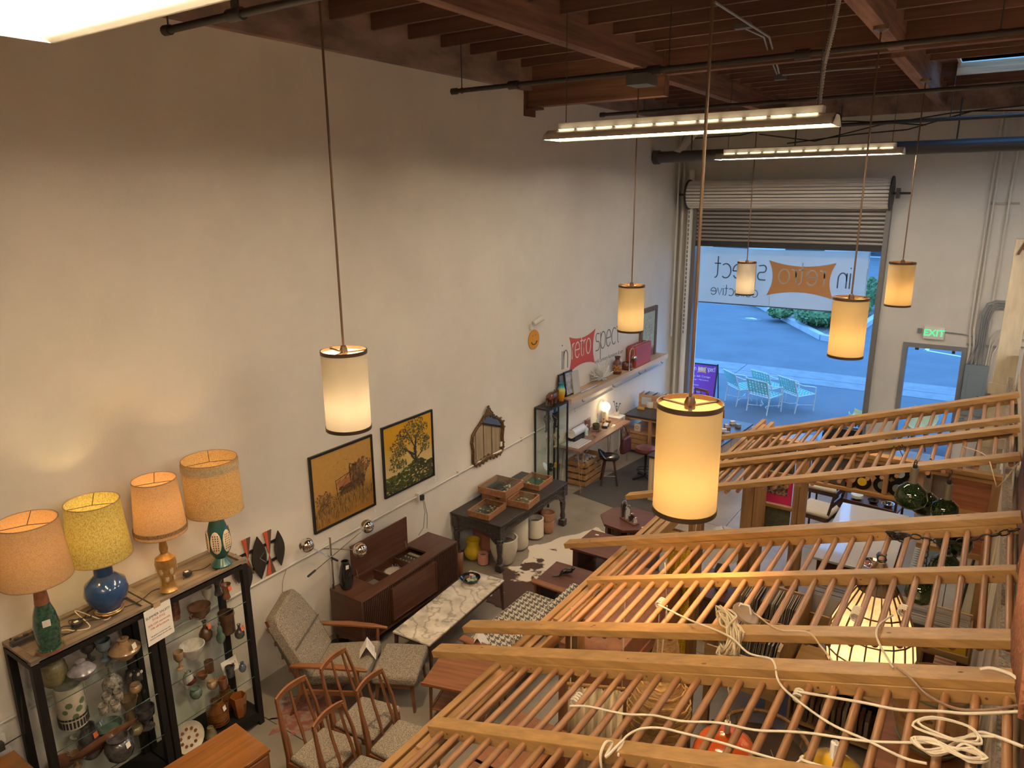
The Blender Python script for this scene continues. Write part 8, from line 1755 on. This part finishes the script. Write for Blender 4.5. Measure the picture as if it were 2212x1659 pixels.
def wind(label, px, py, yv, n=4, r=.021, seed=0):
    c = onp(px, py, -.062); b = B(); b.tube([c+Vector((r*math.cos(a), -.0165*n/2+.0165*a/(2*PI), r*math.sin(a))) for a in [k*PI/5 for k in range(10*n)]], .0045, 5); return tag(b.build('cord_knot', wc), label, 'cord')
wind('white cord wound on a dowel over the pleated curtain', *z7(785, 670)[:2], 0); wind('white cord wound on a dowel above the yellow curtain', 1428, 1303, 0); wind('white cord wound on a dowel at the left of the capiz lantern', *z8(1090, 80)[:2], 0, 5); wind('white cord wound on a dowel at the right of the capiz lantern', *z8(1405, 60)[:2], 0, 3); wind('white cord wound on a dowel under the thick rafter', *z8(705, 630)[:2], 0, 3)
t = cord('white cord knotted over the nearest rail', [onp(*z7(945, 1130), -.08), onp(*z7(940, 1040), -.03), onp(*z7(975, 960), -.005), onp(*z7(1020, 965), -.03), onp(*z7(975, 1060), -.03), onp(*z7(1095, 945), -.02), onp(*z7(1050, 1030), -.04)], .0055, wc)
cord('white cord hanging straight down from the wound dowel', [onp(1425, 1308, -.07), onp(1425, 1308, -.07)+Vector((0, 0, -.5)), onp(1425, 1308, -.07)+Vector((0, .01, -.75))], .004, wc)
cord('thin grey cord trailing from the fourth rafter to the wall', [onp(2080, 965, .0), onp(2130, 985, .0), onp(2150, 1040, -.1), onp(2158, 1050, -.15), onp(2200, 1000, -.05)], .004, MATS['cord_tan'])
cord('twig of dark wire caught on the second ladder panel', [onp(1930, 965, -.03), onp(1945, 958, -.02), onp(1955, 975, -.04), onp(1940, 962, -.03), onp(1950, 985, -.05)], .004, iron)

b = B(); b.box(4.12, 6.02, 1.2, 5.95, .0005, .008); tag(b.build('shade_sheet', mat('shade_brown', (.040, .034, .028), .95, c2=(.065, .052, .04), scale=40)), 'dark brown sheet added as shade on the floor under the ladder panels', 'rug')  # dark sheet laid on the floor to stand in for shade

pcn = thing('plywood_counter', 'light plywood counter with an open dark shelf below the wound cord bundle', 'counter', (5.12, 6.45, 0))
for a in ((-.38, -.36, -.26, .26, 0, .60), (.36, .38, -.26, .26, 0, .60), (-.36, .36, -.24, .24, .10, .12), (-.40, .40, -.28, .28, .60, .622)): b = B(); b.box(*a); b.build('panel', ply, pcn, bev=.002)
b = B(); b.box(-.36, .36, .24, .26, 0, .60); b.build('back', darkw, pcn)
rnd = random.Random(51)
for k in range(14): x = 5.12-.32+.046*k; h = rnd.uniform(.20, .28); b = B(); b.box(x-.016, x+.016, 6.24, 6.42, .1215, .1215+h); tag(b.build('book', mat('bk%d' % (k % 4), [(.16, .08, .05), (.30, .24, .17), (.07, .06, .06), (.22, .13, .07)][k % 4], .7)), 'old book standing on the dark shelf of the plywood counter', 'book', 'books in the plywood counter')
pd = thing('drawer_cabinet', 'tall brown drawer cabinet under the header beam behind the pleated curtain', 'cabinet', (3.88, 4.38, 0)); b = B(); b.box(-.20, .20, -.62, .62, .04, 1.93); b.build('body', rp, pd, bev=.003); b = B(); b.box(-.19, .19, -.53, .53, 0, .04); b.build('plinth', walnut, pd); b = B(); b.box(-.21, .21, -.63, .63, 1.93, 1.952); b.build('top', rp, pd, bev=.003)
for k in range(8): b = B(); b.box(.20, .214, -.53, .53, .08+.212*k, .27+.212*k); q = b.build('drawer', rp, pd, bev=.003); b = B(); b.box(.214, .235, -.06, .06, .165+.212*k, .185+.212*k); b.build('pull', iron, q)
